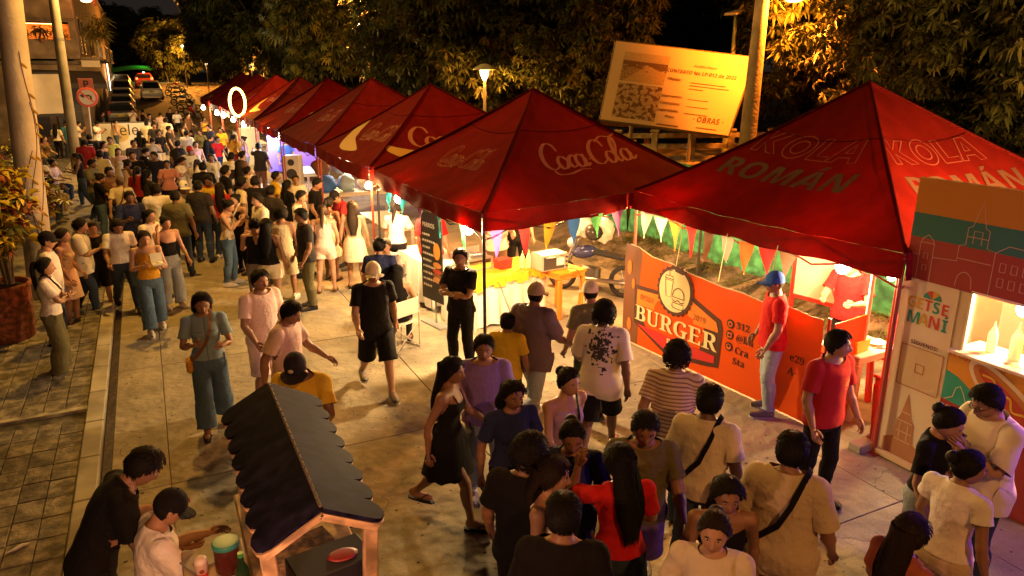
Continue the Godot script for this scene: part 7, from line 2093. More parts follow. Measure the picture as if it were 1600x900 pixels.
func skin_mat() -> StandardMaterial3D:
	if mats.has("skin"): return mats["skin"]
	var m := StandardMaterial3D.new()
	m.vertex_color_use_as_albedo = true
	m.roughness = 0.52
	m.cull_mode = BaseMaterial3D.CULL_DISABLED
	mats["skin"] = m
	return m
func cloth(c: Array, print_tex: Texture2D = null) -> StandardMaterial3D:
	var key := "cloth %s %s" % [c, print_tex]
	if mats.has(key): return mats[key]
	var m := StandardMaterial3D.new()
	m.albedo_color = lin(c[0], c[1], c[2]) if print_tex == null else Color.WHITE
	m.albedo_texture = print_tex
	if print_tex == null:        # fine creases
		m.uv1_triplanar = true
		m.uv1_scale = Vector3(2.6, 1.7, 2.6)
		m.normal_enabled = true
		m.normal_texture = normal_tex("crease", 19, 0.022, 7.0, 256, 3)
		m.normal_scale = 0.7
	m.roughness = 0.9
	m.rim_enabled = true; m.rim = 0.08; m.rim_tint = 0.8
	m.metallic_specular = 0.3
	m.cull_mode = BaseMaterial3D.CULL_DISABLED
	mats[key] = m
	return m

func hair_mat(c: Array) -> StandardMaterial3D:
	var key := "hair %s" % [c]
	if mats.has(key): return mats[key]
	var m: StandardMaterial3D = mat(c[0], c[1], c[2], 0.66).duplicate()
	m.metallic_specular = 0.35
	m.uv1_triplanar = true
	m.uv1_scale = Vector3(34, 7, 34)
	m.albedo_texture = noise_tex("strand", 3, 0.05, 0.35, 1.0, 128, 3)
	m.normal_enabled = true
	m.normal_texture = normal_tex("strandn", 3, 0.05, 8.0, 128, 3)
	m.normal_scale = 0.9
	mats[key] = m
	return m

func hairline(az: float, longish: bool) -> float:
	var aa := absf(rad_to_deg(az))
	if aa < 35: return lerpf(0.66, 0.60, aa / 35)
	if aa < 62: return lerpf(0.60, 0.30, (aa - 35) / 27)
	if aa < 84: return lerpf(0.30, 0.0 if not longish else -0.1, (aa - 62) / 22)
	if aa < 112: return lerpf(0.0 if not longish else -0.1, -0.42 if not longish else -0.55, (aa - 84) / 28)
	return -0.5 if not longish else -0.62

func hair_mesh(kind: String, fine: bool) -> ArrayMesh:
	var key := kind + ("1" if fine else "0")
	if hair_meshes.has(key): return hair_meshes[key]
	var nu := 44 if fine else 24; var nv := 34 if fine else 18
	var P := PackedVector3Array(); var F := PackedFloat32Array(); var T := PackedVector2Array(); var I := PackedInt32Array()
	var curly := kind == "curly"
	var longish := kind in ["long", "pony", "bun", "bob"]
	for j in nv + 1:
		var sy := sin(PI * (float(j) / nv - 0.5))
		for i in nu + 1:
			var az := TAU * (float(i) / nu - 0.5)
			var p := head_surface(az, sy, longish)
			var bound := hairline(az, longish)
			var fv := sy - bound + 0.03 * wrinkle.get_noise_2d(az * 200, sy * 150)
			var th := 0.004 + 0.014 * smoothstep(0.0, 0.35, fv)
			if kind == "short": th += 0.006 * smoothstep(0.4, 0.9, sy)
			if kind == "buzz": th = 0.005 + 0.002 * smoothstep(0.0, 0.3, fv)
			if kind == "long" or kind == "bob": th += 0.010 * smoothstep(-0.1, 0.4, fv)
			if curly: th += 0.022 * smoothstep(0.0, 0.4, fv) + 0.012 * wrinkle.get_noise_3d(p.x * 900, p.y * 900, p.z * 900)
			th += 0.0035 * wrinkle.get_noise_3d(p.x * 1100, p.y * 260, p.z * 260)
			P.append(HC + p + p.normalized() * th)
			F.append(fv); T.append(Vector2.ZERO)
	for j in nv:
		for i in nu:
			var a := j * (nu + 1) + i; var b := a + nu + 1
			I.append_array([a, a + 1, b + 1, a, b + 1, b])
	var cap := clip_cloth(P, face_normals(P, I), T, F, I)
	var st := SurfaceTool.new()
	st.append_from(cap, 0, Transform3D())
	var m := MB.new()
	if kind == "bun":
		m.ell(X(HC + Vector3(0, 0.055, -0.125)), Vector3(0.05, 0.048, 0.045), 12, 8)
	elif kind == "pony":
		var pts := [HC + Vector3(0, 0.05, -0.09), HC + Vector3(0, 0.06, -0.135), HC + Vector3(0, -0.02, -0.165), HC + Vector3(0.01, -0.14, -0.16), HC + Vector3(0.015, -0.26, -0.16), HC + Vector3(0.01, -0.33, -0.165)]
		m.tube(smooth_line(pts, 3), [0.028, 0.03, 0.034, 0.036, 0.038, 0.04, 0.042, 0.042, 0.042, 0.04, 0.036, 0.03, 0.024, 0.018, 0.01, 0.006], 10, true, 0.8)
	elif kind == "long" or kind == "bob":
		var ln := 0.42 if kind == "long" else 0.14
		var rows := 14; var cols := 18
		var s0 := m.v.size()
		for r in rows + 1:
			var u := float(r) / rows
			var y := HC.y + 0.06 - u * (ln + 0.16)
			var wid := lerpf(0.086, 0.108, smoothstep(0.0, 0.45, u)) * (1.0 - 0.5 * smoothstep(0.6, 1.0, u))
			var zc := -0.035 - 0.06 * smoothstep(0.1, 0.6, u)
			var dep := lerpf(0.085, 0.05, smoothstep(0.0, 0.6, u)) * (1.0 - 0.4 * smoothstep(0.7, 1.0, u))
			for q in cols + 1:
				var a := TAU * q / cols
				var w := 1.0 + 0.10 * wrinkle.get_noise_2d(q % cols * 47.0, u * 40.0)
				var z := sin(a) * dep * w
				if z > 0: z *= 0.15
				m.vert(Vector3(cos(a) * wid * w, y, zc + z), Vector3(cos(a), 0, sin(a)))
		for r in rows:
			for q in cols:
				var a := s0 + r * (cols + 1) + q; var b := a + cols + 1
				m.tri_i(a, a + 1, b + 1); m.tri_i(a, b + 1, b)
	# locks that break the outline
	var r := RandomNumberGenerator.new(); r.seed = hash(kind)
	if kind != "buzz":
		for k in (1700 if fine else 300):
			var az := r.randf_range(-PI, PI); var sy := r.randf_range(-0.55, 0.99)
			var fv := sy - hairline(az, longish)
			if fv < 0.02: continue
			var p := head_surface(az, sy, longish)
			var nn := p.normalized()
			var th := 0.016 + (0.010 if kind == "short" and sy > 0.5 else 0.0) + (0.010 if kind in ["long", "bob"] else 0.0) + (0.024 if curly else 0.0)
			var flow := Vector3(0, -1.0, -0.9) if kind != "bun" and kind != "pony" else Vector3(0, 0.1, -1.0)
			if kind == "short": flow = Vector3(sin(az) * 0.6, -0.5, cos(az) * 0.9 if sy > 0.3 else -0.3)
			if curly: flow = Vector3(r.randfn(), r.randfn(), r.randfn())
			var td := (flow + Vector3(r.randfn(), r.randfn(), r.randfn()) * 0.25); td = (td - nn * td.dot(nn)).normalized()
			var ln := 0.028 if not longish else 0.05
			var w := td.cross(nn) * (0.0045 if fine else 0.008)
			var p0 := HC + p + nn * (th - 0.004)
			var up := nn * (0.011 if not curly else 0.018)
			var i := m.vert(p0 - w, (nn - w * 60).normalized()); m.vert(p0 + w, (nn + w * 60).normalized()); m.vert(p0 + td * ln + up * r.randf(), nn); m.vert(p0 + td * ln * 0.5 + up * 0.8, nn)
			m.tri_i(i, i + 1, i + 3); m.tri_i(i, i + 3, i + 2); m.tri_i(i + 1, i + 2, i + 3)
	if kind == "long" or kind == "bob":
		var ln := 0.42 if kind == "long" else 0.14
		for k in (190 if fine else 50):
			var a := r.randf_range(PI - 0.35, TAU + 0.35)
			var prev := -1
			var ph := r.randf() * 6.0
			var stop := r.randf_range(0.85, 1.08)
			for q in 8:
				var u := q / 7.0 * stop
				var wid := lerpf(0.088, 0.112, smoothstep(0.0, 0.45, u)) * (1.0 - 0.5 * smoothstep(0.6, 1.0, u))
				var zc := -0.035 - 0.06 * smoothstep(0.1, 0.6, u)
				var dep := lerpf(0.088, 0.055, smoothstep(0.0, 0.6, u)) * (1.0 - 0.4 * smoothstep(0.7, 1.0, u))
				var aa := a + 0.12 * sin(u * 5.0 + ph)
				var p := Vector3(cos(aa) * wid, HC.y + 0.06 - u * (ln + 0.16), zc + sin(aa) * dep * (1.0 if sin(aa) < 0 else 0.15) - 0.003 - 0.010 * r.randf())
				var nn := Vector3(cos(aa), 0, sin(aa))
				var w := Vector3(-sin(aa), 0, cos(aa)) * 0.007 * (1.0 - 0.7 * u)
				var i := m.vert(p - w, (nn - w * 50).normalized()); m.vert(p + w, (nn + w * 50).normalized())
				if prev >= 0: m.tri_i(prev, prev + 1, i + 1); m.tri_i(prev, i + 1, i)
				prev = i
	if m.v.size(): st.append_from(m.orient().mesh(), 0, Transform3D())
	hair_meshes[key] = st.commit()
	return hair_meshes[key]

func cap_mesh(back := false) -> ArrayMesh:
	var key := "cap" + str(back)
	if hair_meshes.has(key): return hair_meshes[key]
	var m := MB.new()
	var c := X(HC + Vector3(0, 0.028, -0.004))
	var prof := []
	for i in 9:
		var a := PI * 0.5 * i / 8
		prof.append(Vector2(0.099 * cos(a * 0.98), 0.012 + 0.108 * sin(a)))
	prof.push_front(Vector2(0.098, -0.012))
	m.lathe(c * Transform3D(Basis().scaled(Vector3(0.92, 1, 1.12)), Vector3.ZERO), prof, 20)
	m.ell(c * X(Vector3(0, 0.121, 0)), Vector3(0.009, 0.006, 0.009), 8, 4)
	# brim, a curved tongue with thickness
	var sg := -1.0 if back else 1.0
	var rows := 6; var cols := 10
	for side in 2:
		var s0 := m.v.size()
		for r in rows + 1:
			for q in cols + 1:
				var a := lerpf(-1.15, 1.15, float(q) / cols)
				var rad := 0.1 + 0.075 * float(r) / rows * cos(a * 0.75)
				m.vert(c * Vector3(sin(a) * rad * 0.86, -0.002 - 0.018 * (1 - cos(a)) * 1.6 - 0.012 * float(r) / rows - side * 0.004, sg * cos(a) * rad * 1.08), Vector3(0, 1 - 2 * side, 0))
		for r in rows:
			for q in cols:
				var a := s0 + r * (cols + 1) + q; var b := a + cols + 1
				m.tri_i(a, b, b + 1); m.tri_i(a, b + 1, a + 1)
	hair_meshes[key] = m.orient().mesh()
	return hair_meshes[key]

func shoe_mesh(kind: String) -> ArrayMesh:
	var key := "shoe" + kind
	if hair_meshes.has(key): return hair_meshes[key]
	var m := MB.new()
	# left shoe around the left foot: rings from heel to toe, [z, half width, top]
	var rings := [[-0.098, 0.012, 0.05], [-0.09, 0.033, 0.085], [-0.06, 0.041, 0.108], [-0.01, 0.043, 0.112], [0.03, 0.045, 0.092], [0.075, 0.05, 0.072], [0.115, 0.052, 0.062], [0.15, 0.046, 0.054], [0.172, 0.03, 0.045], [0.182, 0.008, 0.03]]
	if kind == "sandal":
		m.prism(X(Vector3(0.1, -0.008, 0.035), 0, 90), PackedVector2Array([Vector2(-0.03, -0.12), Vector2(-0.04, -0.06), Vector2(-0.04, 0.06), Vector2(-0.03, 0.13), Vector2(0.0, 0.15), Vector2(0.035, 0.12), Vector2(0.045, 0.05), Vector2(0.036, -0.06), Vector2(0.03, -0.12), Vector2(0, -0.135)]), 0.018)
		m.tube([Vector3(0.055, 0.0, 0.03), Vector3(0.075, 0.055, 0.08), Vector3(0.1, 0.066, 0.11), Vector3(0.13, 0.05, 0.08), Vector3(0.146, 0.0, 0.03)], [0.007], 6)
	else:
		var sides := 12
		var s0 := m.v.size()
		for r in rings:
			for q in sides + 1:
				var a := TAU * q / sides
				var y: float = 0.028 + sin(a) * (r[2] - 0.028) if sin(a) > 0 else maxf(-0.02, 0.028 + sin(a) * 0.07)
				m.vert(Vector3(0.1 + cos(a) * r[1] * (1.06 if sin(a) < 0 else 1.0), y, r[0]), Vector3(cos(a), sin(a), 0))
		for r in rings.size() - 1:
			for q in sides:
				var a := s0 + r * (sides + 1) + q; var b := a + sides + 1
				m.tri_i(a, b + 1, a + 1); m.tri_i(a, b, b + 1)
	hair_meshes[key] = m.orient().mesh()
	return hair_meshes[key]

func sole_mesh() -> ArrayMesh:
	if hair_meshes.has("sole"): return hair_meshes["sole"]
	var m := MB.new()
	m.prism(X(Vector3(0.1, -0.012, 0.042), 0, 90), PackedVector2Array([Vector2(-0.034, -0.125), Vector2(-0.045, -0.06), Vector2(-0.05, 0.05), Vector2(-0.042, 0.11), Vector2(-0.015, 0.145), Vector2(0.02, 0.143), Vector2(0.045, 0.11), Vector2(0.054, 0.05), Vector2(0.045, -0.06), Vector2(0.034, -0.125), Vector2(0, -0.146)]), 0.022)
	hair_meshes["sole"] = m.mesh()
	return hair_meshes["sole"]

func skirt_mesh(len: float, flare: float, top: float) -> ArrayMesh:
	var key := "skirt %.2f %.2f %.2f" % [len, flare, top]
	if hair_meshes.has(key): return hair_meshes[key]
	var m := MB.new()
	var rows := 10; var cols := 40
	for r in rows + 1:
		var u := float(r) / rows
		var y := top - u * len
		for q in cols + 1:
			var a := TAU * q / cols
			var body_w := 0.15 + 0.05 * smoothstep(1.06, 0.92, y)
			var wv := 1.0 + 0.07 * u * sin(a * 9.0 + sin(a * 2.0) * 1.5)
			var w := (body_w + flare * u * u * 0.5 + flare * u * 0.5) * wv
			m.vert(Vector3(cos(a) * w, y, sin(a) * w * 0.82 - 0.012), Vector3(cos(a), 0.25, sin(a)).normalized())
	for r in rows:
		for q in cols:
			var a := r * (cols + 1) + q; var b := a + cols + 1
			m.tri_i(a, a + 1, b + 1); m.tri_i(a, b + 1, b)
	hair_meshes[key] = m.orient().mesh()
	return hair_meshes[key]

const SKIN := [[0.47, 0.27, 0.175], [0.38, 0.205, 0.125], [0.28, 0.145, 0.085], [0.16, 0.08, 0.048], [0.08, 0.04, 0.025]]

func person(d: Dictionary) -> Node3D:
	var fem: bool = d.get("f", false)
	var fine: bool = d.get("fine", false)
	var B := make_body(fem, fine)
	var h: float = d["h"]
	var sc := h / 1.70
	var root := thing("person", d["label"], "person", d["at"], d["turn"], d.get("group", ""))
	var ps: Dictionary = POSES[d["pose"]].duplicate()
	if d.has("head"): ps["head"] = d["head"]
	var fat: float = d.get("fat", 0.0)
	if fat > 0.08:
		for k in ["la", "ra"]:
			var a: Array = ps[k].duplicate(); a[1] += fat * 40; ps[k] = a
	var G := bone_frames(ps)
	# set the feet (or the seat) down
	var low := 9.0
	for s in 2:
		for p in [Vector3(0.1, -0.022, -0.09), Vector3(0.1, -0.022, 0.17)]:
			low = minf(low, (G[14 + s] * (p if s == 0 else mirror(p))).y)
	var drop := -low
	if ps.has("seat"): drop = d.get("seat", 0.45) / sc - (G[0] * Vector3(0, 0.80, -0.1)).y
	for b in 16: G[b].origin.y += drop
	for b in 16: G[b] = Transform3D(G[b].basis * sc, G[b].origin * sc)
	# body
	var V: PackedVector3Array = B["v"]; var RN: PackedVector3Array = B["n"]
	var BI: PackedInt32Array = B["bi"]; var BW: PackedFloat32Array = B["bw"]; var S: PackedFloat32Array = B["s"]; var K: PackedByteArray = B["k"]
	var core: int = B["core"]
	var cnt := V.size()
	var P := PackedVector3Array(); P.resize(cnt)
	var N := PackedVector3Array(); N.resize(cnt)
	var C := PackedColorArray(); C.resize(cnt)
	var sk: Array = SKIN[d.get("skin", 1)]
	var cols := [Color(sk[0], sk[1], sk[2]), Color(sk[0] * 0.8, sk[1] * 0.5, sk[2] * 0.55), Color(0.55, 0.5, 0.45), Color(0.012, 0.009, 0.008)]
	for q in cnt:
		var p := V[q]
		if fat > 0 and q < core and S[q] < -0.1 and p.y > 0.74 and p.y < 1.42:
			var k := fat * exp(-pow((p.y - 1.04) / 0.17, 2.0))
			p.x *= 1.0 + k * 0.7; p.z *= 1.0 + k * (1.5 if p.z > 0 else 0.5)
		var o := q * 3
		var w0 := BW[o]
		var g: Transform3D = G[BI[o]]
		if w0 > 0.99:
			P[q] = g * p; N[q] = g.basis * RN[q]
		else:
			var w1 := BW[o + 1]; var w2 := BW[o + 2]
			var g1: Transform3D = G[BI[o + 1]]
			var pp := (g * p) * w0 + (g1 * p) * w1
			var nn := (g.basis * RN[q]) * w0 + (g1.basis * RN[q]) * w1
			if w2 > 0.0:
				var g2: Transform3D = G[BI[o + 2]]
				pp += (g2 * p) * w2; nn += (g2.basis * RN[q]) * w2
			P[q] = pp; N[q] = nn
		N[q] = N[q].normalized()
		C[q] = cols[K[q]]
	var arr := []; arr.resize(Mesh.ARRAY_MAX)
	arr[Mesh.ARRAY_VERTEX] = P; arr[Mesh.ARRAY_NORMAL] = N; arr[Mesh.ARRAY_COLOR] = C; arr[Mesh.ARRAY_INDEX] = B["i"]
	var bm := ArrayMesh.new(); bm.add_surface_from_arrays(Mesh.PRIMITIVE_TRIANGLES, arr)
	part(root, "body", bm, skin_mat())
	# clothes: the body's own surface set off from it and cut at the hems
	var folds: PackedFloat32Array = B["folds"][int(absf(d["at"].x * 37.0 + d["at"].z * 13.0)) % 3]
	var top: Array = d["top"]; var bot: Array = d["bot"]
	var tk: String = top[0]
	var E := PackedVector3Array(); E.resize(cnt)
	var F := PackedFloat32Array(); F.resize(cnt)
	var T := PackedVector2Array(); T.resize(cnt)
	var long_top := tk in ["tee", "polo", "long", "big"]
	if bot[0] != "none":
		var bk: String = bot[0]
		var hem := 0.075; var loose := 0.014; var flare := 0.012; var waist := 1.04
		if bk == "wide": flare = 0.06
		elif bk == "shorts": hem = 0.47; flare = 0.035; loose = 0.02
		elif bk == "mini": hem = 0.68; flare = 0.03
		elif bk == "slim": flare = 0.0; loose = 0.009
		if not fem: waist = 1.0
		for q in core:
			var y := V[q].y
			var u := clampf((0.86 - y) / (0.86 - hem), 0, 1)
			var off := loose + flare * u
			if y > 0.86: off = lerpf(loose, 0.009, clampf((y - 0.86) / 0.1, 0, 1))
			E[q] = P[q] + N[q] * (off + folds[q] * (0.006 + 0.010 * u)) * sc
			F[q] = minf(waist - y, y - hem) if S[q] < -0.1 else -1.0
			T[q] = Vector2(V[q].x + 0.5, y)
		part(root, {"shorts": "shorts", "mini": "shorts"}.get(bk, "trousers"), clip_cloth(E, face_normals(E, B["down"]), T, F, B["down"]), cloth(bot[1]))
	if tk != "none":
		var hem: float = {"tee": 0.845, "polo": 0.85, "long": 0.85, "big": 0.76, "tank": 0.93, "strap": 0.95, "crop": 1.05, "dress": 0.98, "tube": 1.0}.get(tk, 0.85)
		if fem and tk == "tee": hem = 0.93
		hem = d.get("hem", hem)
		var sleeve: float = {"tee": 0.2, "polo": 0.2, "long": 0.5, "big": 0.25, "crop": 0.12}.get(tk, -0.03)
		var neck: float = {"strap": 1.335, "tube": 1.30, "dress": 1.35, "tank": 1.385}.get(tk, 1.455)
		var loose := 0.016 if not fem else 0.011
		if tk == "big": loose = 0.03
		if tk in ["strap", "tube", "tank", "dress"]: loose = 0.007
		for q in core:
			var p := V[q]
			var s := S[q]
			var off := loose
			if s > -0.1: off = loose * 0.8 + 0.02 * clampf(s / maxf(sleeve, 0.05), 0, 1) * (1.0 if sleeve < 0.4 else 0.3)
			else: off += clampf((1.2 - p.y) / 0.3, 0, 1) * loose * 1.1
			E[q] = P[q] + N[q] * (off + folds[q] * (0.011 if loose > 0.01 else 0.005)) * sc
			var fv := 1.0
			if s > -0.1: fv = sleeve - s if sleeve > 0 else -0.05
			else:
				fv = minf(p.y - hem, neck - p.y + maxf(0.0, -p.z) * 0.25 - maxf(0.0, p.z) * 0.35)
				if sleeve < 0: fv = minf(fv, 0.165 - absf(p.x) + (1.30 - p.y) * 0.5)
			F[q] = fv
			T[q] = Vector2((0.25 + p.x * 0.9) if p.z > 0 else (0.75 - p.x * 0.9), (1.50 - p.y) / 0.75)
		var mtl := cloth(top[1], d.get("print", null))
		part(root, "dress" if tk == "dress" else "shirt", clip_cloth(E, face_normals(E, B["up"]), T, F, B["up"]), mtl)
		if tk in ["strap", "dress"]:       # shoulder straps
			for s in [1.0, -1.0]:
				var sm := MB.new()
				var pts := []
				for p in [Vector3(0.075 * s, 1.31, 0.112), Vector3(0.088 * s, 1.38, 0.07), Vector3(0.098 * s, 1.437, 0.0), Vector3(0.09 * s, 1.40, -0.075), Vector3(0.075 * s, 1.33, -0.112)]: pts.append(G[2] * p)
				sm.tube(smooth_line(pts, 3), [0.007 * sc], 5)
				part(root, "shoulder_strap", sm, mtl)
		if tk == "polo":
			var cm := MB.new()
			var pts := []
			for q in 13:
				var a := TAU * q / 12
				pts.append(G[2] * Vector3(sin(a) * 0.073, 1.462 - 0.02 * cos(a), -0.008 + cos(a) * 0.066))
			cm.tube(pts, [0.014 * sc], 6, false)
			part(root, "collar", cm, mtl if not d.has("collar") else cloth(d["collar"]))
	if d.has("skirt"):      # [colour, length, flare]
		var k: Array = d["skirt"]
		var so := part(root, "skirt", skirt_mesh(k[1], k[2], 1.02), cloth(k[0]))
		so.transform = G[0]
	# shoes
	var shoe: Array = d.get("shoe", ["sneaker", [0.05, 0.05, 0.05]])
	for s in 2:
		var so := part(root, "shoe", shoe_mesh(shoe[0]), mat(shoe[1][0], shoe[1][1], shoe[1][2], 0.7))
		so.transform = G[14 + s] * (Transform3D() if s == 0 else Transform3D(Basis().scaled(Vector3(-1, 1, 1)), Vector3.ZERO))
		if shoe[0] == "sneaker" and fine:
			var sl := part(so, "sole", sole_mesh(), mat(0.5, 0.48, 0.44, 0.7))
			sl.transform = Transform3D()
	# hair
	var hr: Array = d.get("hair", ["short", 0])
	if d.has("cap") and hr[0] in ["short", "curly"]: hr = ["buzz", hr[1]]
	if hr[0] != "bald":
		var hc: Array = [[0.011, 0.008, 0.007], [0.032, 0.016, 0.009], [0.10, 0.055, 0.028], [0.32, 0.2, 0.09], [0.16, 0.15, 0.14]][hr[1]]
		var hm := hair_mat(hc)
		var ho := part(root, "hair", hair_mesh(hr[0], fine), hm)
		ho.transform = G[3]
	if d.has("cap"):
		var co := part(root, "cap", cap_mesh(d.get("capback", false)), cloth(d["cap"]))
		co.transform = G[3]
		if d.has("capmark"):
			var em := MB.new()
			em.ell(X(HC + Vector3(0, 0.085, 0.103), 0, -28), Vector3(0.024, 0.018, 0.004), 8, 5)
			var eo := part(co, "emblem", em, cloth(d["capmark"]))
			eo.transform = Transform3D()
	if d.get("glasses", false):
		var gm := MB.new()
		for s in [1.0, -1.0]:
			var pts := []
			for q in 13: pts.append(HC + Vector3(0.032 * s + 0.022 * cos(TAU * q / 12), 0.006 + 0.017 * sin(TAU * q / 12), 0.101))
			gm.tube(pts, [0.0028], 5, false)
			gm.tube([HC + Vector3(0.054 * s, 0.01, 0.1), HC + Vector3(0.08 * s, 0.01, 0.05), HC + Vector3(0.081 * s, 0.004, -0.01)], [0.0028], 5)
		gm.tube([HC + Vector3(-0.01, 0.01, 0.104), HC + Vector3(0.01, 0.01, 0.104)], [0.0028], 5)
		var go := part(root, "glasses", gm, mat(0.012, 0.01, 0.01, 0.3)); go.transform = G[3]
	if d.get("tache", false):
		var mm := MB.new(); mm.ell(X(HC + Vector3(0, -0.05, 0.106)), Vector3(0.026, 0.006, 0.008), 8, 5)
		var mo := part(root, "moustache", mm, mat(0.012, 0.009, 0.008, 0.8)); mo.transform = G[3]
	if d.has("bag"):        # [strap colour, bag colour, side]: a band over one shoulder and a bag at the other hip
		var bg: Array = d["bag"]
		var sg: float = bg[2]
		var off := (0.074 if tk == "big" else 0.05 if not fem else 0.034) + fat * 0.16
		var rest := []
		for q in 29:
			var a := TAU * q / 28
			var front := cos(a); var across := sin(a)      # across: +1 high on the shoulder, -1 at the hip
			var y := 1.17 + (0.335 if across > 0 else 0.275) * across
			var tb := torso_table(fem); var k := 0
			var yc := minf(y, 1.41)
			while k < tb.size() - 2 and tb[k + 1][0] < yc: k += 1
			var u: float = clampf((yc - tb[k][0]) / (tb[k + 1][0] - tb[k][0]), 0, 1)
			var wx := lerpf(tb[k][1], tb[k + 1][1], u) + off
			var zz := (lerpf(tb[k][2], tb[k + 1][2], u) if front > 0 else lerpf(tb[k][3], tb[k + 1][3], u)) + off
			var xx := sg * across * wx * (0.55 if across > 0 else 1.0)
			if across > 0.75: zz *= 1.0 - 0.25 * (across - 0.75)
			rest.append(Vector3(xx, y, front * zz))
		var sm := MB.new()
		for q in 28:
			for e in 1:
				var p0: Vector3 = rest[q]; var p1: Vector3 = rest[q + 1]
				var g0: Transform3D = G[2] if p0.y > 1.2 else (G[1] if p0.y > 1.0 else G[0])
				var g1: Transform3D = G[2] if p1.y > 1.2 else (G[1] if p1.y > 1.0 else G[0])
				var wv := Vector3(sg * 0.7, -0.7, 0) * (0.02 if p0.z != 0 else 0.02)
				sm.quad(g0 * (p0 - wv), g1 * (p1 - wv), g1 * (p1 + wv), g0 * (p0 + wv))
		var bo := part(root, "shoulder_bag", sm, cloth(bg[0]))
		var bm2 := MB.new(); bm2.box(X(Vector3(-sg * (0.175 + off), 0.87, 0.02), 90), Vector3(0.2, 0.15, 0.07), 0.025)
		var b2 := part(bo, "pouch", bm2, cloth(bg[1])); b2.transform = G[0]
	if d.has("held"):       # something small in the right or left hand: [kind, side]
		var hd: Array = d["held"]
		var side: int = hd[1]
		var hm := MB.new()
		var palm := Vector3(0.25, 0.78, 0.06)
		if side == 1: palm = mirror(palm)
		var g: Transform3D = G[8 + side]
		var at: Vector3 = d["at"] + Basis(Vector3.UP, deg_to_rad(d["turn"])) * (g * palm)
		if hd[0] == "phone":
			hm.box(Transform3D(), Vector3(0.072, 0.148, 0.009), 0.003)
			var po := solo("mobile_phone", hm, mat(0.02, 0.02, 0.022, 0.25), "mobile phone held by the " + hd[2], "phone", at, d["turn"], "phones held in hands")
			po.rotation_degrees.x = -50
		elif hd[0] == "box":
			hm.box(X(Vector3(0, 0.0, 0.0)), Vector3(0.17, 0.03, 0.16), 0.006)
			hm.box(X(Vector3(0, 0.075, -0.085), 0, -12), Vector3(0.17, 0.15, 0.008), 0.003)
			hm.ell(X(Vector3(0.02, 0.018, 0.01)), Vector3(0.05, 0.02, 0.04), 10, 6)
			solo("food_box", hm, mat(0.75, 0.7, 0.6, 0.8), "open white takeaway box held by the " + hd[2], "food box", at + Vector3(0, 0.04, 0), d["turn"])
		elif hd[0] == "cup":
			hm.lathe(Transform3D(), [Vector2(0, 0), Vector2(0.03, 0), Vector2(0.042, 0.11), Vector2(0.038, 0.108), Vector2(0.03, 0.09), Vector2(0, 0.09)], 12)
			solo("drink_cup", hm, mat(0.7, 0.66, 0.6, 0.5), "pale drink cup held by the " + hd[2], "cup", at - Vector3(0, 0.03, 0), 0)
	return root

const DYE := {"black": [0.008, 0.007, 0.008], "char": [0.032, 0.028, 0.027], "white": [0.72, 0.68, 0.62], "cream": [0.66, 0.58, 0.44], "pink": [0.6, 0.27, 0.28], "pinkw": [0.7, 0.52, 0.46], "red": [0.5, 0.014, 0.014], "maroon": [0.24, 0.016, 0.02], "yellow": [0.62, 0.42, 0.03], "mustard": [0.52, 0.26, 0.02], "lime": [0.5, 0.5, 0.1], "olive": [0.13, 0.12, 0.06], "jean": [0.07, 0.12, 0.2], "djean": [0.03, 0.045, 0.08], "ljean": [0.3, 0.36, 0.42], "navy": [0.02, 0.025, 0.08], "teal": [0.03, 0.11, 0.13], "grey": [0.16, 0.14, 0.13], "mauve": [0.14, 0.1, 0.13], "purple": [0.2, 0.13, 0.38], "lilac": [0.33, 0.22, 0.42], "khaki": [0.36, 0.28, 0.16], "beige": [0.55, 0.45, 0.3], "denim": [0.2, 0.29, 0.36], "brown": [0.16, 0.08, 0.04], "orange": [0.5, 0.12, 0.02], "blue": [0.03, 0.09, 0.38], "rust": [0.36, 0.1, 0.04], "grn": [0.06, 0.08, 0.05], "wred": [0.4, 0.03, 0.03]}
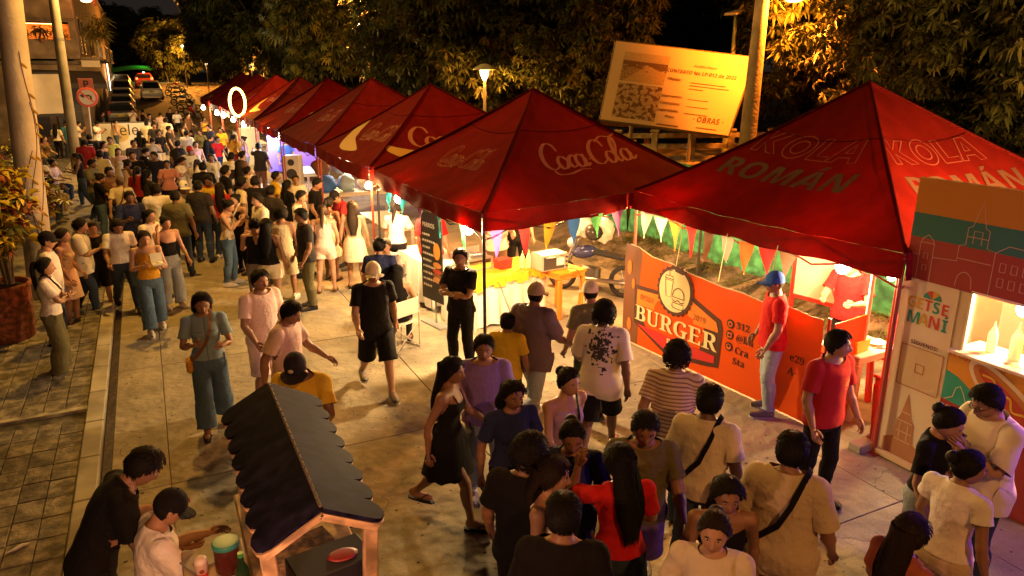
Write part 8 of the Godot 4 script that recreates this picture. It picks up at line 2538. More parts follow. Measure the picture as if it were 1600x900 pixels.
# place x, y, z, turn, height, pose, label, skin, top, trousers, hair, more
const PEOPLE := [
	[-0.66, 0.0, -4.8, 97.8, 1.74, "stoop", "man in black polo bending over the snack cart at the bottom left", 2, ["polo", "black"], ["jeans", "black"], ["short", 0], {"fine": true, "shoe": ["sneaker", "black"]}],
	[-0.3, 0.0, -4.4, 98.9, 1.55, "serve", "boy in black cap and white t-shirt facing the cart", 1, ["tee", "white"], ["jeans", "djean"], ["short", 0], {"fine": true, "cap": "black", "capmark": "wred", "shoe": ["sneaker", "black"]}],
	[0.96, 0.0, -6.09, -28.9, 1.72, "serve", "cart vendor with dark cap, moustache and yellow shirt behind the scalloped roof", 3, ["tee", "yellow"], ["jeans", "black"], ["buzz", 0], {"fine": true, "cap": "char", "capmark": "cream", "tache": true, "shoe": ["sneaker", "black"]}],
	[0.96, 0.0, -8.72, 18.7, 1.74, "stand2", "man in pale pink t-shirt and shorts, farther of the pale pair behind the cart", 2, ["tee", "pinkw"], ["shorts", "pinkw"], ["short", 0], {"fine": true, "shoe": ["sneaker", "white"]}],
	[1.05, 0.0, -7.58, 52.2, 1.72, "walk2", "bowed man in pale pink shirt walking right above the cart roof", 2, ["tee", "pinkw"], ["shorts", "pinkw"], ["short", 0], {"fine": true, "shoe": ["sneaker", "white"], "fat": 0.1, "head": [0, 22, 0]}],
	[0.31, 0.0, -8.36, -2.1, 1.66, "hold", "woman in pale denim shirt and wide blue jeans left of the cart", 2, ["tee", "denim"], ["wide", "jean"], ["bob", 0], {"f": true, "fine": true, "printkey": "denim", "shoe": ["sandal", "black"], "bag": ["brown", "mustard", 1.0]}],
	[2.28, 0.0, -8.55, -2.9, 1.76, "walk", "man in black t-shirt, black shorts and white cap striding to the viewer", 1, ["tee", "black"], ["shorts", "black"], ["short", 0], {"fine": true, "cap": "cream", "shoe": ["sneaker", "grey"]}],
	[3.53, 0.0, -8.76, -56.9, 1.7, "crossed", "man all in black with folded arms beside the oven stall pole", 2, ["polo", "black"], ["jeans", "black"], ["short", 0], {"fine": true, "shoe": ["sneaker", "black"], "head": [30, 0, 0]}],
	[3.0, 0.0, -9.92, 158.2, 1.6, "sitback", "seated girl with long dark hair seen from behind on the folding chair", 1, ["tank", "black"], ["slim", "black"], ["long", 0], {"f": true, "fine": true, "seat": 0.44, "shoe": ["sandal", "black"]}],
	[2.82, 0.0, -10.12, 154.4, 1.64, "stand", "woman in navy top with hair bun standing behind the man in the white cap", 1, ["tee", "navy"], ["jeans", "jean"], ["bun", 0], {"f": true, "fine": true, "shoe": ["sneaker", "black"], "hem": 0.88}],
	[3.42, 0.0, -11.75, -36.2, 1.58, "sit", "seated woman in patterned grey blouse and khaki trousers", 1, ["tee", "grey"], ["jeans", "khaki"], ["short", 2], {"f": true, "fine": true, "seat": 0.44, "printkey": "dots", "shoe": ["sneaker", "white"]}],
	[3.93, 0.0, -12.88, 148.0, 1.66, "serve", "woman in pale pink top and black trousers leaning into the stall", 0, ["tee", "pinkw"], ["slim", "black"], ["pony", 1], {"f": true, "fine": true, "shoe": ["sneaker", "white"]}],
	[4.27, 0.0, -11.92, 140.3, 1.74, "stand", "man in plain red t-shirt half hidden behind the canopy edge", 1, ["tee", "red"], ["jeans", "khaki"], ["short", 0], {"fine": true, "shoe": ["sneaker", "black"]}],
	[3.26, 0.0, -13.39, 164.3, 1.63, "stand", "woman with very long brown hair in beige lace top and skirt", 1, ["tank", "beige"], ["none"], ["long", 2], {"f": true, "skirt": ["cream", 0.46, 0.06], "shoe": ["sandal", "black"]}],
	[2.7, 0.0, -13.36, 160.6, 1.62, "stand2", "woman in backless white playsuit with flounced shorts seen from behind", 0, ["strap", "pinkw"], ["mini", "pinkw"], ["pony", 2], {"f": true, "shoe": ["sandal", "brown"]}],
	[2.2, 0.0, -12.46, -85.0, 1.74, "stand", "man in charcoal t-shirt turned left in the middle of the crowd", 2, ["tee", "char"], ["jeans", "olive"], ["short", 0], {"fine": true, "shoe": ["sneaker", "black"]}],
	[1.94, 0.0, -13.21, 156.7, 1.66, "stand2", "person in beige sleeveless top and shorts with dark hair", 2, ["tank", "beige"], ["shorts", "beige"], ["curly", 0], {"fine": true, "shoe": ["sneaker", "white"], "hem": 0.86}],
	[2.52, 0.0, -14.63, 60.2, 1.72, "face", "man in white t-shirt raising his hand among the queue", 1, ["tee", "white"], ["jeans", "djean"], ["short", 0], {"shoe": ["sneaker", "black"]}],
	[3.13, 0.0, -16.13, 59.0, 1.74, "stand", "man in black t-shirt beside the red pole looking down", 1, ["tee", "black"], ["jeans", "djean"], ["short", 0], {"shoe": ["sneaker", "black"], "head": [0, 18, 0]}],
	[3.04, 0.0, -17.86, -4.6, 1.6, "stand", "woman in white blouse facing the crowd from the stall", 1, ["tee", "white"], ["jeans", "black"], ["bun", 1], {"f": true}],
	[2.98, 0.0, -14.15, 138.1, 1.62, "stand", "woman with braided hair in white patterned dress", 3, ["strap", "white"], ["none"], ["pony", 0], {"f": true, "skirt": ["pinkw", 0.5, 0.05], "shoe": ["sandal", "black"]}],
	[3.42, 0.0, -14.88, -72.9, 1.66, "serve", "vendor in black cap and maroon shirt bending at the stall", 2, ["tee", "maroon"], ["jeans", "black"], ["short", 0], {"cap": "black"}],
	[1.4, 0.0, -12.56, 163.7, 1.63, "phone", "woman in black tank top with hair bun seen from behind", 1, ["tank", "black"], ["jeans", "grey"], ["bun", 0], {"f": true, "fine": true, "held": ["phone", 0, "woman in the black tank top"], "shoe": ["sneaker", "black"]}],
	[1.57, 0.0, -12.41, 152.8, 1.62, "stand", "woman with long black hair and pale shorts in the crowd", 2, ["tank", "black"], ["mini", "cream"], ["long", 0], {"f": true, "fine": true, "shoe": ["sandal", "black"]}],
	[1.15, 0.0, -14.62, 65.5, 1.66, "phone", "woman in beige sleeveless top and jeans turned right", 1, ["tank", "beige"], ["jeans", "jean"], ["bun", 0], {"f": true, "held": ["phone", 0, "woman in the beige sleeveless top"], "shoe": ["sneaker", "white"]}],
	[1.44, 0.0, -15.41, -50.3, 1.62, "stand", "woman in black top with pale strap facing left", 0, ["tank", "black"], ["slim", "black"], ["bun", 0], {"f": true, "shoe": ["sneaker", "black"], "bag": ["white", "white", 1.0]}],
	[1.98, 0.0, -16.75, 163.3, 1.76, "stand", "tall man in black t-shirt seen from behind", 1, ["tee", "black"], ["jeans", "black"], ["short", 0], {"shoe": ["sneaker", "black"], "fat": 0.1}],
	[2.59, 0.0, -18.04, 91.8, 1.68, "stand", "man in bright yellow shirt in the queue", 2, ["tee", "yellow"], ["jeans", "black"], ["short", 0], {}],
	[2.68, 0.0, -16.99, 111.0, 1.6, "stand", "dark haired woman in black beside the yellow shirt", 2, ["tee", "black"], ["jeans", "black"], ["long", 0], {"f": true}],
	[-1.52, 0.0, -12.18, 92.1, 1.74, "stand", "man in black cap and white t-shirt at the left edge", 1, ["tee", "white"], ["jeans", "djean"], ["short", 0], {"fine": true, "cap": "black", "shoe": ["sneaker", "white"], "fat": 0.12}],
	[-1.42, 0.0, -10.96, 87.4, 1.63, "crossed", "woman in white top and olive track pants with folded arms", 1, ["tee", "white"], ["wide", "olive"], ["pony", 0], {"f": true, "fine": true, "shoe": ["sneaker", "white"], "bag": ["black", "black", -1.0]}],
	[-1.42, 0.0, -13.25, 76.1, 1.58, "stand", "woman in pale printed dress behind the man in the black cap", 1, ["dress", "pinkw"], ["none"], ["long", 1], {"f": true, "fine": true, "printkey": "floral", "skirt": ["pinkw", 0.5, 0.05], "shoe": ["sneaker", "white"]}],
	[-1.22, 0.0, -13.84, 85.1, 1.62, "hold", "boy in loose white t-shirt with thick black hair", 1, ["big", "white"], ["jeans", "djean"], ["curly", 0], {"printkey": "smallmark", "shoe": ["sneaker", "black"]}],
	[-1.03, 0.0, -14.0, 19.2, 1.52, "stand", "boy in black lettered t-shirt beside the boy in white", 1, ["tee", "black"], ["shorts", "black"], ["short", 0], {"printkey": "backtext", "shoe": ["sneaker", "white"]}],
	[-0.64, 0.0, -13.69, 12.7, 1.66, "walk", "woman in cream top and dark jeans walking with bowed head", 2, ["tee", "white"], ["jeans", "djean"], ["bob", 0], {"f": true, "shoe": ["sneaker", "black"], "head": [0, 24, 0]}],
	[-0.24, 0.0, -12.31, 9.1, 1.64, "hold", "woman in mustard top and blue jeans carrying a white food box", 1, ["tank", "mustard"], ["wide", "jean"], ["bun", 1], {"f": true, "fine": true, "shoe": ["sneaker", "white"], "held": ["box", 0, "woman in the mustard top"]}],
	[0.08, 0.0, -13.51, 24.7, 1.62, "face", "woman in black strapless top and pale jeans touching her face", 1, ["tube", "black"], ["wide", "ljean"], ["bun", 0], {"f": true, "shoe": ["sneaker", "white"]}],
	[-0.15, 0.0, -14.27, 40.6, 1.62, "stand", "woman in cream top just behind the mustard top", 1, ["tee", "cream"], ["jeans", "djean"], ["pony", 0], {"f": true}],
	[0.03, 0.0, -16.48, 174.9, 1.76, "stand", "broad man in white t-shirt with his back to the viewer", 2, ["big", "white"], ["jeans", "djean"], ["short", 0], {"fat": 0.22, "shoe": ["sneaker", "black"]}],
	[-0.69, 0.0, -19.09, 177.1, 1.66, "walk", "fair haired woman in cream t-shirt seen from behind", 0, ["tee", "cream"], ["jeans", "djean"], ["bun", 3], {"f": true, "shoe": ["sneaker", "white"], "bag": ["brown", "black", -1.0]}],
	[0.55, 0.0, -17.12, 18.2, 1.72, "hold", "man in white cap and cream t-shirt carrying a dark jacket", 3, ["tee", "cream"], ["jeans", "black"], ["buzz", 0], {"cap": "white", "capmark": "black", "shoe": ["sneaker", "grey"], "fat": 0.1}],
	[1.16, 0.0, -17.88, -18.7, 1.74, "stand2", "man in yellow football jersey with bowed head", 2, ["tee", "yellow"], ["jeans", "black"], ["short", 0], {"printkey": "jersey", "shoe": ["sneaker", "black"], "head": [-20, 22, 0], "fat": 0.1}],
	[0.4, 0.0, -22.42, -1.0, 1.6, "stand", "woman in pink polo shirt with white collar", 2, ["polo", "pink"], ["jeans", "black"], ["short", 0], {"f": true, "collar": "white", "fat": 0.1}],
	[-0.43, 0.0, -23.7, 6.0, 1.76, "stand", "smiling man in black polo shirt with pale shoulder stripe", 1, ["polo", "black"], ["jeans", "black"], ["short", 0], {"collar": "grey"}],
	[1.12, 0.0, -24.56, -2.6, 1.76, "stand", "man in dark red cap and white t-shirt with black print", 3, ["tee", "white"], ["jeans", "cream"], ["buzz", 0], {"printkey": "kmark", "cap": "wred", "fat": 0.08}],
	[1.64, 0.0, -23.58, -9.0, 1.6, "stand", "boy in white printed t-shirt beside the red cap", 2, ["tee", "white"], ["shorts", "white"], ["short", 0], {"printkey": "smallmark"}],
	[-1.3, 0.0, -24.53, 168.0, 1.74, "hip", "man in cream t-shirt and black shorts with his hand on his hip", 1, ["tee", "cream"], ["shorts", "black"], ["short", 0], {"shoe": ["sneaker", "white"]}],
	[-1.93, 0.0, -28.91, 173.8, 1.74, "stand", "man in maroon t-shirt and denim shorts with white shoes", 2, ["big", "maroon"], ["shorts", "ljean"], ["short", 0], {"shoe": ["sneaker", "white"]}],
	[-2.72, 0.1, -24.0, 66.5, 1.7, "sit", "man in white cap sitting on the low planter wall", 2, ["tee", "black"], ["jeans", "khaki"], ["short", 0], {"seat": 0.46, "cap": "white", "shoe": ["sneaker", "white"]}],
	[-2.75, 0.1, -22.6, 81.9, 1.66, "sit", "person in brown sitting on the planter wall beside the pole", 2, ["tee", "brown"], ["jeans", "djean"], ["short", 0], {"seat": 0.46, "shoe": ["sneaker", "grey"]}],
	[-2.7, 0.1, -26.0, 60.9, 1.66, "sit", "woman sitting at the far end of the planter wall", 2, ["tee", "pinkw"], ["jeans", "djean"], ["bun", 0], {"f": true, "seat": 0.46, "shoe": ["sneaker", "white"]}],
	[-0.88, 0.0, -26.66, 11.9, 1.6, "stand", "woman in pale yellow flowered dress", 0, ["strap", "beige"], ["none"], ["long", 2], {"f": true, "printkey": "floral", "skirt": ["beige", 0.62, 0.07]}],
	[-1.18, 0.0, -29.64, -2.7, 1.74, "stand", "man in lime green t-shirt looking to the side", 2, ["tee", "lime"], ["jeans", "khaki"], ["short", 0], {}],
	[-1.89, 0.0, -31.17, 178.5, 1.74, "stand", "man in black t-shirt with white lettering on the back", 2, ["tee", "black"], ["jeans", "djean"], ["short", 0], {"printkey": "backtext"}],
	[-2.07, 0.0, -39.39, 73.0, 1.74, "phone", "man in white t-shirt looking at a phone before the banner", 1, ["tee", "white"], ["jeans", "djean"], ["short", 0], {"held": ["phone", 0, "man in white before the banner"], "fat": 0.12}],
	[-2.94, 0.0, -41.18, 84.1, 1.66, "phone", "woman in cream t-shirt left of the man with the phone", 1, ["tee", "cream"], ["slim", "black"], ["bun", 0], {"f": true}],
	[-3.29, 0.0, -39.99, 34.7, 1.74, "stand", "man in teal t-shirt behind the shrubs", 1, ["tee", "teal"], ["jeans", "djean"], ["short", 0], {}],
	[-3.7, 0.0, -39.8, 155.3, 1.62, "stand", "long haired woman in cream top behind the shrubs", 1, ["tee", "cream"], ["slim", "black"], ["long", 0], {"f": true}],
	[-5.26, 0.0, -62.03, -25.2, 1.74, "phone", "man in dark t-shirt and khaki trousers before the projector screen", 2, ["tee", "navy"], ["jeans", "khaki"], ["short", 0], {"held": ["phone", 0, "man before the projector screen"]}],
	[-1.36, 0.0, -41.97, 101.9, 1.63, "stand", "woman with dark ponytail in front of the yellow disc of the banner", 1, ["tank", "pinkw"], ["slim", "jean"], ["pony", 0], {"f": true, "shoe": ["sneaker", "black"]}],
	[-0.45, 0.0, -28.05, 20.9, 1.73, "stand2", "man in charcoal left of the far crowd's middle", 2, ["tee", "char"], ["jeans", "black"], ["short", 0], {"shoe": ["sneaker", "white"]}],
	[-0.26, 0.0, -33.54, 160.5, 1.63, "stand3", "long haired woman in black right of the banner", 0, ["tee", "black"], ["jeans", "djean"], ["long", 0], {"f": true, "shoe": ["sneaker", "black"]}],
	[0.05, 0.0, -38.52, 169.9, 1.73, "hold", "man in cream at the right end of the banner", 3, ["polo", "cream"], ["jeans", "black"], ["short", 0], {"shoe": ["sneaker", "white"]}],
	[0.34, 0.0, -36.96, 9.5, 1.73, "step", "curly haired man in dark shirt in the far crowd", 2, ["tee", "char"], ["jeans", "black"], ["curly", 0], {"shoe": ["sneaker", "black"]}],
	[0.81, 0.0, -45.77, 174.0, 1.73, "phone", "man in pale pink shirt standing out against the road", 1, ["tee", "pinkw"], ["jeans", "djean"], ["short", 0], {"shoe": ["sneaker", "white"]}],
	[1.47, 0.0, -50.92, -1.7, 1.73, "stand", "man in black against the orange road", 1, ["polo", "black"], ["jeans", "black"], ["short", 0], {"shoe": ["sneaker", "black"]}],
	[1.8, 0.0, -50.43, -2.0, 1.63, "stand2", "woman in bright white top near the road edge", 2, ["tee", "white"], ["jeans", "black"], ["bun", 1], {"f": true, "shoe": ["sneaker", "white"]}],
	[0.84, 0.0, -34.56, 98.6, 1.73, "stand3", "broad man in dark grey walking through the far crowd", 0, ["tee", "char"], ["jeans", "black"], ["short", 0], {"shoe": ["sneaker", "black"]}],
	[1.51, 0.0, -37.55, 77.7, 1.63, "hold", "woman in black with short dark hair by the stalls", 3, ["tank", "black"], ["jeans", "djean"], ["bob", 1], {"f": true, "shoe": ["sneaker", "white"]}],
	[0.4, 0.0, -32.49, 29.3, 1.73, "step", "man in black shirt with pale trousers far off", 2, ["tee", "black"], ["jeans", "cream"], ["short", 0], {"shoe": ["sneaker", "black"]}],
	[0.13, 0.0, -30.12, 149.8, 1.63, "phone", "woman in beige top and pale jeans from behind", 1, ["tee", "beige"], ["jeans", "ljean"], ["bun", 1], {"f": true, "shoe": ["sneaker", "white"]}],
	[1.47, 0.0, -27.8, 17.0, 1.63, "stand", "woman in coral pink dress beside the red cap", 1, ["tank", "pink"], ["slim", "pinkw"], ["bun", 0], {"f": true, "shoe": ["sneaker", "black"]}],
	[2.03, 0.0, -33.51, -43.5, 1.63, "stand2", "woman in olive top under the stall lights", 2, ["tee", "olive"], ["jeans", "black"], ["long", 1], {"f": true, "shoe": ["sneaker", "white"]}],
	[2.47, 0.0, -34.59, -64.1, 1.73, "stand3", "man in navy shirt under the stall lights", 0, ["tee", "navy"], ["jeans", "djean"], ["short", 0], {"shoe": ["sneaker", "black"]}],
	[2.82, 0.0, -42.79, 26.2, 1.63, "hold", "woman in mustard under the farthest bulbs", 3, ["tank", "mustard"], ["jeans", "black"], ["pony", 1], {"f": true, "shoe": ["sneaker", "white"]}],
	[2.31, 0.0, -29.64, 35.5, 1.63, "step", "woman in red and yellow top at the far stall", 2, ["tee", "red"], ["slim", "navy"], ["bun", 0], {"f": true, "shoe": ["sneaker", "black"]}],
	[2.92, 0.0, -30.28, 144.5, 1.63, "phone", "woman in ochre top and dark trousers at the stall", 1, ["tee", "mustard"], ["jeans", "maroon"], ["pony", 1], {"f": true, "shoe": ["sneaker", "white"]}],
	[3.23, 0.0, -29.19, -86.3, 1.63, "stand", "woman in pale lilac top at the far stall", 1, ["tank", "lilac"], ["jeans", "grey"], ["bun", 0], {"f": true, "shoe": ["sneaker", "black"]}],
	[3.18, 0.0, -25.03, 152.8, 1.73, "reach", "man in charcoal shirt reaching into the violet lit stall", 2, ["tee", "char"], ["jeans", "brown"], ["short", 0], {"shoe": ["sneaker", "white"]}],
	[2.14, 0.0, -44.43, 57.2, 1.73, "stand3", "man in brown beside the ring light", 0, ["tee", "brown"], ["jeans", "black"], ["short", 0], {"shoe": ["sneaker", "black"]}],
	[3.32, 0.0, -60.5, 166.9, 1.73, "hold", "man in dark red by the parked motorcycles", 3, ["polo", "maroon"], ["jeans", "djean"], ["short", 0], {"shoe": ["sneaker", "white"]}],
	[2.9, 0.0, -34.26, -34.8, 1.63, "step", "woman in yellow below the ring light", 2, ["tee", "yellow"], ["jeans", "black"], ["bob", 0], {"f": true, "shoe": ["sneaker", "black"]}],
	[-0.18, 0.0, -25.1, 100.4, 1.73, "phone", "man in black between the pink polo and the smiling man", 1, ["tee", "black"], ["jeans", "djean"], ["short", 0], {"shoe": ["sneaker", "white"]}],
	[-1.4, 0.0, -29.21, 62.7, 1.63, "stand", "dark haired woman between lime and black shirts", 1, ["tank", "char"], ["slim", "black"], ["long", 0], {"f": true, "shoe": ["sneaker", "black"]}],
	[0.87, 0.0, -27.14, 138.2, 1.73, "stand2", "man in dark clothes between pink polo and red cap", 2, ["tee", "char"], ["jeans", "black"], ["short", 0], {"shoe": ["sneaker", "white"]}],
	[2.39, 0.0, -22.63, 114.0, 1.73, "stand3", "man in brown shirt at the toy stall", 0, ["tee", "brown"], ["jeans", "grey"], ["short", 0], {"shoe": ["sneaker", "black"]}],
	[2.1, 0.0, -15.49, 142.3, 1.73, "hold", "man in dark shirt behind the beige sleeveless top", 3, ["polo", "char"], ["jeans", "black"], ["short", 0], {"shoe": ["sneaker", "white"]}],
	[4.36, 0.0, -27.05, 20.8, 1.73, "step", "vendor in blue shirt at the toy stall", 2, ["tee", "blue"], ["jeans", "grey"], ["short", 0], {"shoe": ["sneaker", "black"]}],
	[1.13, 0.0, -22.1, 157.1, 1.63, "phone", "woman in white between the red cap and the yellow jersey", 1, ["tee", "white"], ["jeans", "jean"], ["pony", 1], {"f": true, "shoe": ["sneaker", "white"]}],
	[1.59, 0.0, -19.15, 105.3, 1.73, "stand", "curly haired man in black near the yellow jersey", 1, ["polo", "black"], ["jeans", "djean"], ["curly", 0], {"shoe": ["sneaker", "black"]}],
	[2.14, 0.0, -21.28, 164.2, 1.63, "stand2", "long haired woman in charcoal near the toy stall", 2, ["tee", "char"], ["jeans", "black"], ["long", 1], {"f": true, "shoe": ["sneaker", "white"]}],
	[-0.13, 0.0, -20.05, 130.4, 1.63, "stand3", "woman in charcoal behind the smiling man", 0, ["tee", "char"], ["slim", "black"], ["bob", 0], {"f": true, "shoe": ["sneaker", "black"]}],
	[-0.96, 0.0, -20.4, 22.7, 1.73, "hold", "man in brown behind the fair haired woman", 3, ["polo", "brown"], ["jeans", "djean"], ["short", 0], {"shoe": ["sneaker", "white"]}],
	[0.34, 0.0, -15.63, 168.8, 1.73, "step", "man in olive shirt behind the broad man in white", 2, ["tee", "olive"], ["jeans", "djean"], ["short", 0], {"shoe": ["sneaker", "black"]}],
	[-0.65, 0.0, -51.97, 30.7, 1.73, "phone", "man in cream beyond the banner near the parked cars", 1, ["tee", "cream"], ["jeans", "djean"], ["short", 0], {"shoe": ["sneaker", "white"]}],
	[-0.06, 0.0, -52.19, 150.1, 1.63, "stand", "woman in black beyond the banner", 1, ["tank", "black"], ["slim", "djean"], ["bun", 0], {"f": true, "shoe": ["sneaker", "black"]}],
	[-2.16, 0.0, -48.68, 92.5, 1.73, "stand2", "man in dark clothes behind the sign post", 2, ["tee", "char"], ["jeans", "black"], ["short", 0], {"shoe": ["sneaker", "white"]}],
	[-3.47, 0.0, -32.48, 66.1, 1.63, "stand3", "woman in brown among the left shrubs", 0, ["tee", "brown"], ["jeans", "black"], ["bob", 0], {"f": true, "shoe": ["sneaker", "black"]}],
	[-1.93, 0.0, -25.41, -95.6, 1.63, "hold", "woman in black near the seated people", 3, ["tank", "black"], ["jeans", "djean"], ["pony", 1], {"f": true, "shoe": ["sneaker", "white"]}],
	[-3.03, 0.0, -26.51, 56.5, 1.73, "step", "man in charcoal behind the concrete pole", 2, ["tee", "char"], ["jeans", "djean"], ["short", 0], {"shoe": ["sneaker", "black"]}],
	[0.23, 0.0, -45.37, 19.7, 1.73, "phone", "man in charcoal just right of the banner end", 1, ["tee", "char"], ["jeans", "black"], ["short", 0], {"shoe": ["sneaker", "white"]}],
	[0.91, 0.0, -40.17, 168.7, 1.73, "stand", "curly man in cream in front of the pink shirt", 1, ["polo", "cream"], ["jeans", "djean"], ["curly", 0], {"shoe": ["sneaker", "black"]}],
	[1.38, 0.0, -31.66, 147.5, 1.73, "stand2", "man in white left of the stall lights", 2, ["tee", "white"], ["jeans", "djean"], ["short", 0], {"shoe": ["sneaker", "white"]}],
	[1.85, 0.0, -28.15, 156.2, 1.63, "stand3", "long haired woman in black by the white printed boy", 0, ["tee", "black"], ["slim", "jean"], ["long", 0], {"f": true, "shoe": ["sneaker", "black"]}],
	[-0.61, 0.0, -22.96, 121.5, 1.63, "hold", "woman in pale pink behind the smiling man", 3, ["tank", "pinkw"], ["jeans", "djean"], ["bun", 1], {"f": true, "shoe": ["sneaker", "white"]}],
	[0.15, 0.0, -23.73, -40.4, 1.73, "step", "man in navy above the pink polo", 2, ["tee", "navy"], ["jeans", "black"], ["short", 0], {"shoe": ["sneaker", "black"]}],
	[0.75, 0.0, -22.98, 58.1, 1.63, "phone", "woman in cream left of the white printed t-shirt", 1, ["tee", "cream"], ["jeans", "black"], ["bob", 1], {"f": true, "shoe": ["sneaker", "white"]}],
	[1.17, 0.0, -20.2, 166.7, 1.73, "stand", "man in black above the yellow jersey", 1, ["polo", "black"], ["jeans", "black"], ["short", 0], {"shoe": ["sneaker", "black"]}],
	[2.07, 0.0, -22.41, 144.7, 1.73, "stand2", "man in white at the toy stall queue", 2, ["tee", "white"], ["jeans", "grey"], ["short", 0], {"shoe": ["sneaker", "white"]}],
	[2.17, 0.0, -19.74, 103.7, 1.63, "stand3", "woman in pale pink beside the tall black shirt", 0, ["tee", "pinkw"], ["jeans", "djean"], ["bun", 0], {"f": true, "shoe": ["sneaker", "black"]}],
	[-1.44, 0.0, -22.41, 63.7, 1.73, "hold", "man in olive left of the hand on hip man", 3, ["polo", "olive"], ["jeans", "djean"], ["short", 0], {"shoe": ["sneaker", "white"]}],
	[-0.35, 0.0, -20.98, 151.0, 1.63, "step", "woman in maroon with ponytail in the left crowd", 2, ["tee", "maroon"], ["slim", "black"], ["pony", 0], {"f": true, "shoe": ["sneaker", "black"]}],
	[-1.2, 0.0, -20.07, 103.4, 1.63, "phone", "woman in black left of the fair haired woman", 1, ["tee", "black"], ["jeans", "jean"], ["bun", 1], {"f": true, "shoe": ["sneaker", "white"]}],
	[0.83, 0.0, -16.8, 157.2, 1.73, "stand", "man in charcoal between white cap and jersey", 1, ["polo", "char"], ["jeans", "djean"], ["short", 0], {"shoe": ["sneaker", "black"]}],
	[1.27, 0.0, -17.03, 165.7, 1.63, "stand2", "long haired woman in dark red right of the jersey", 2, ["tee", "wred"], ["jeans", "djean"], ["long", 1], {"f": true, "shoe": ["sneaker", "white"]}],
	[1.76, 0.0, -14.5, -66.9, 1.73, "stand3", "man in white behind the black tank top", 0, ["tee", "white"], ["jeans", "djean"], ["short", 0], {"shoe": ["sneaker", "black"]}],
	[-0.47, 0.0, -16.02, 11.7, 1.73, "hold", "man in navy behind the cream top with bowed head", 3, ["polo", "navy"], ["jeans", "djean"], ["short", 0], {"shoe": ["sneaker", "white"]}],
	[1.7, 0.0, -16.9, 94.2, 1.73, "step", "curly man in cream left of the tall black shirt", 2, ["tee", "cream"], ["jeans", "grey"], ["curly", 0], {"shoe": ["sneaker", "black"]}],
	[2.09, 0.0, -5.54, 49.4, 1.62, "walk2", "woman with long black hair in short black dress walking right in sandals", 2, ["dress", "black"], ["none"], ["long", 0], {"f": true, "fine": true, "skirt": ["black", 0.44, 0.09], "shoe": ["sandal", "black"]}],
	[2.53, 0.0, -5.73, -18.9, 1.66, "stand3", "person in violet shirt in front of the stall pole", 2, ["tee", "purple"], ["jeans", "ljean"], ["short", 0], {"fine": true, "shoe": ["sneaker", "white"]}],
	[3.28, 0.0, -6.81, 139.3, 1.42, "stand", "boy in yellow t-shirt seen from behind", 2, ["tee", "yellow"], ["shorts", "black"], ["short", 0], {"fine": true, "shoe": ["sneaker", "white"]}],
	[3.62, 0.0, -6.84, 122.1, 1.74, "walk", "man in loose greyish purple t-shirt and cap walking to the stall", 3, ["big", "mauve"], ["jeans", "ljean"], ["short", 0], {"fine": true, "cap": "khaki", "shoe": ["sneaker", "white"]}],
	[4.29, 0.0, -6.69, 167.3, 1.68, "stand2", "person in olive with pale hat behind the splattered t-shirt", 2, ["tee", "olive"], ["jeans", "grn"], ["short", 0], {"fine": true, "cap": "cream"}],
	[3.94, 0.0, -5.92, 138.4, 1.74, "walk2", "young man in white t-shirt with black splatter print on the back", 3, ["big", "white"], ["shorts", "black"], ["curly", 0], {"fine": true, "shoe": ["sneaker", "white"], "printkey": "splat"}],
	[2.89, 0.0, -4.88, 9.4, 1.64, "walk", "woman in lilac tank top walking right", 1, ["tank", "lilac"], ["slim", "black"], ["bun", 0], {"f": true, "fine": true, "shoe": ["sandal", "black"], "bag": ["black", "black", 1.0]}],
	[2.37, 0.0, -4.85, -1.0, 1.6, "step", "woman in dark navy top beside the violet shirt", 2, ["tee", "navy"], ["slim", "black"], ["bob", 0], {"f": true, "fine": true, "shoe": ["sandal", "black"]}],
	[3.94, 0.0, -4.74, 135.3, 1.7, "walk", "curly haired person in striped shirt walking away to the orange banner", 2, ["tee", "pinkw"], ["jeans", "djean"], ["curly", 0], {"fine": true, "shoe": ["sneaker", "white"], "printkey": "stripe"}],
	[3.53, 0.0, -3.85, 125.5, 1.7, "step", "young man in yellowish t-shirt with dark jeans from behind", 3, ["tee", "cream"], ["jeans", "djean"], ["short", 0], {"fine": true, "shoe": ["sneaker", "white"], "bag": ["black", "black", -1.0]}],
	[2.93, 0.0, -3.83, -29.4, 1.72, "walk2", "man in olive polo and violet shorts walking to the viewer", 2, ["polo", "olive"], ["shorts", "purple"], ["short", 0], {"fine": true, "shoe": ["sneaker", "black"], "head": [0, 12, 0]}],
	[6.33, 0.0, -5.92, -121.9, 1.74, "stand", "man in blue cap, red t-shirt and pale jeans before the orange banner", 2, ["tee", "red"], ["jeans", "ljean"], ["short", 0], {"fine": true, "cap": "blue", "shoe": ["sneaker", "grey"], "fat": 0.08}],
	[5.3, 0.0, -4.24, -1.3, 1.74, "stand", "young man in red t-shirt with chest logo and black trousers", 2, ["tee", "red"], ["slim", "black"], ["short", 0], {"fine": true, "shoe": ["sneaker", "black"], "printkey": "chest", "head": [35, 0, 0]}],
	[7.95, 0.0, -6.2, -72.1, 1.76, "serve", "gloved vendor in red shirt behind the bright bulb", 1, ["tee", "red"], ["jeans", "black"], ["short", 0], {"fine": true}],
	[2.43, 0.0, -3.99, -36.3, 1.64, "stand", "woman in navy t-shirt facing the viewer in the near crowd", 2, ["tee", "navy"], ["jeans", "djean"], ["bun", 0], {"f": true, "fine": true, "fat": 0.1, "head": [10, 14, 0]}],
	[1.93, 0.0, -3.75, 132.7, 1.7, "stand", "curly haired man in black left of the smiling woman", 2, ["tee", "black"], ["jeans", "black"], ["curly", 0], {"fine": true, "fat": 0.1, "head": [-30, 8, 0]}],
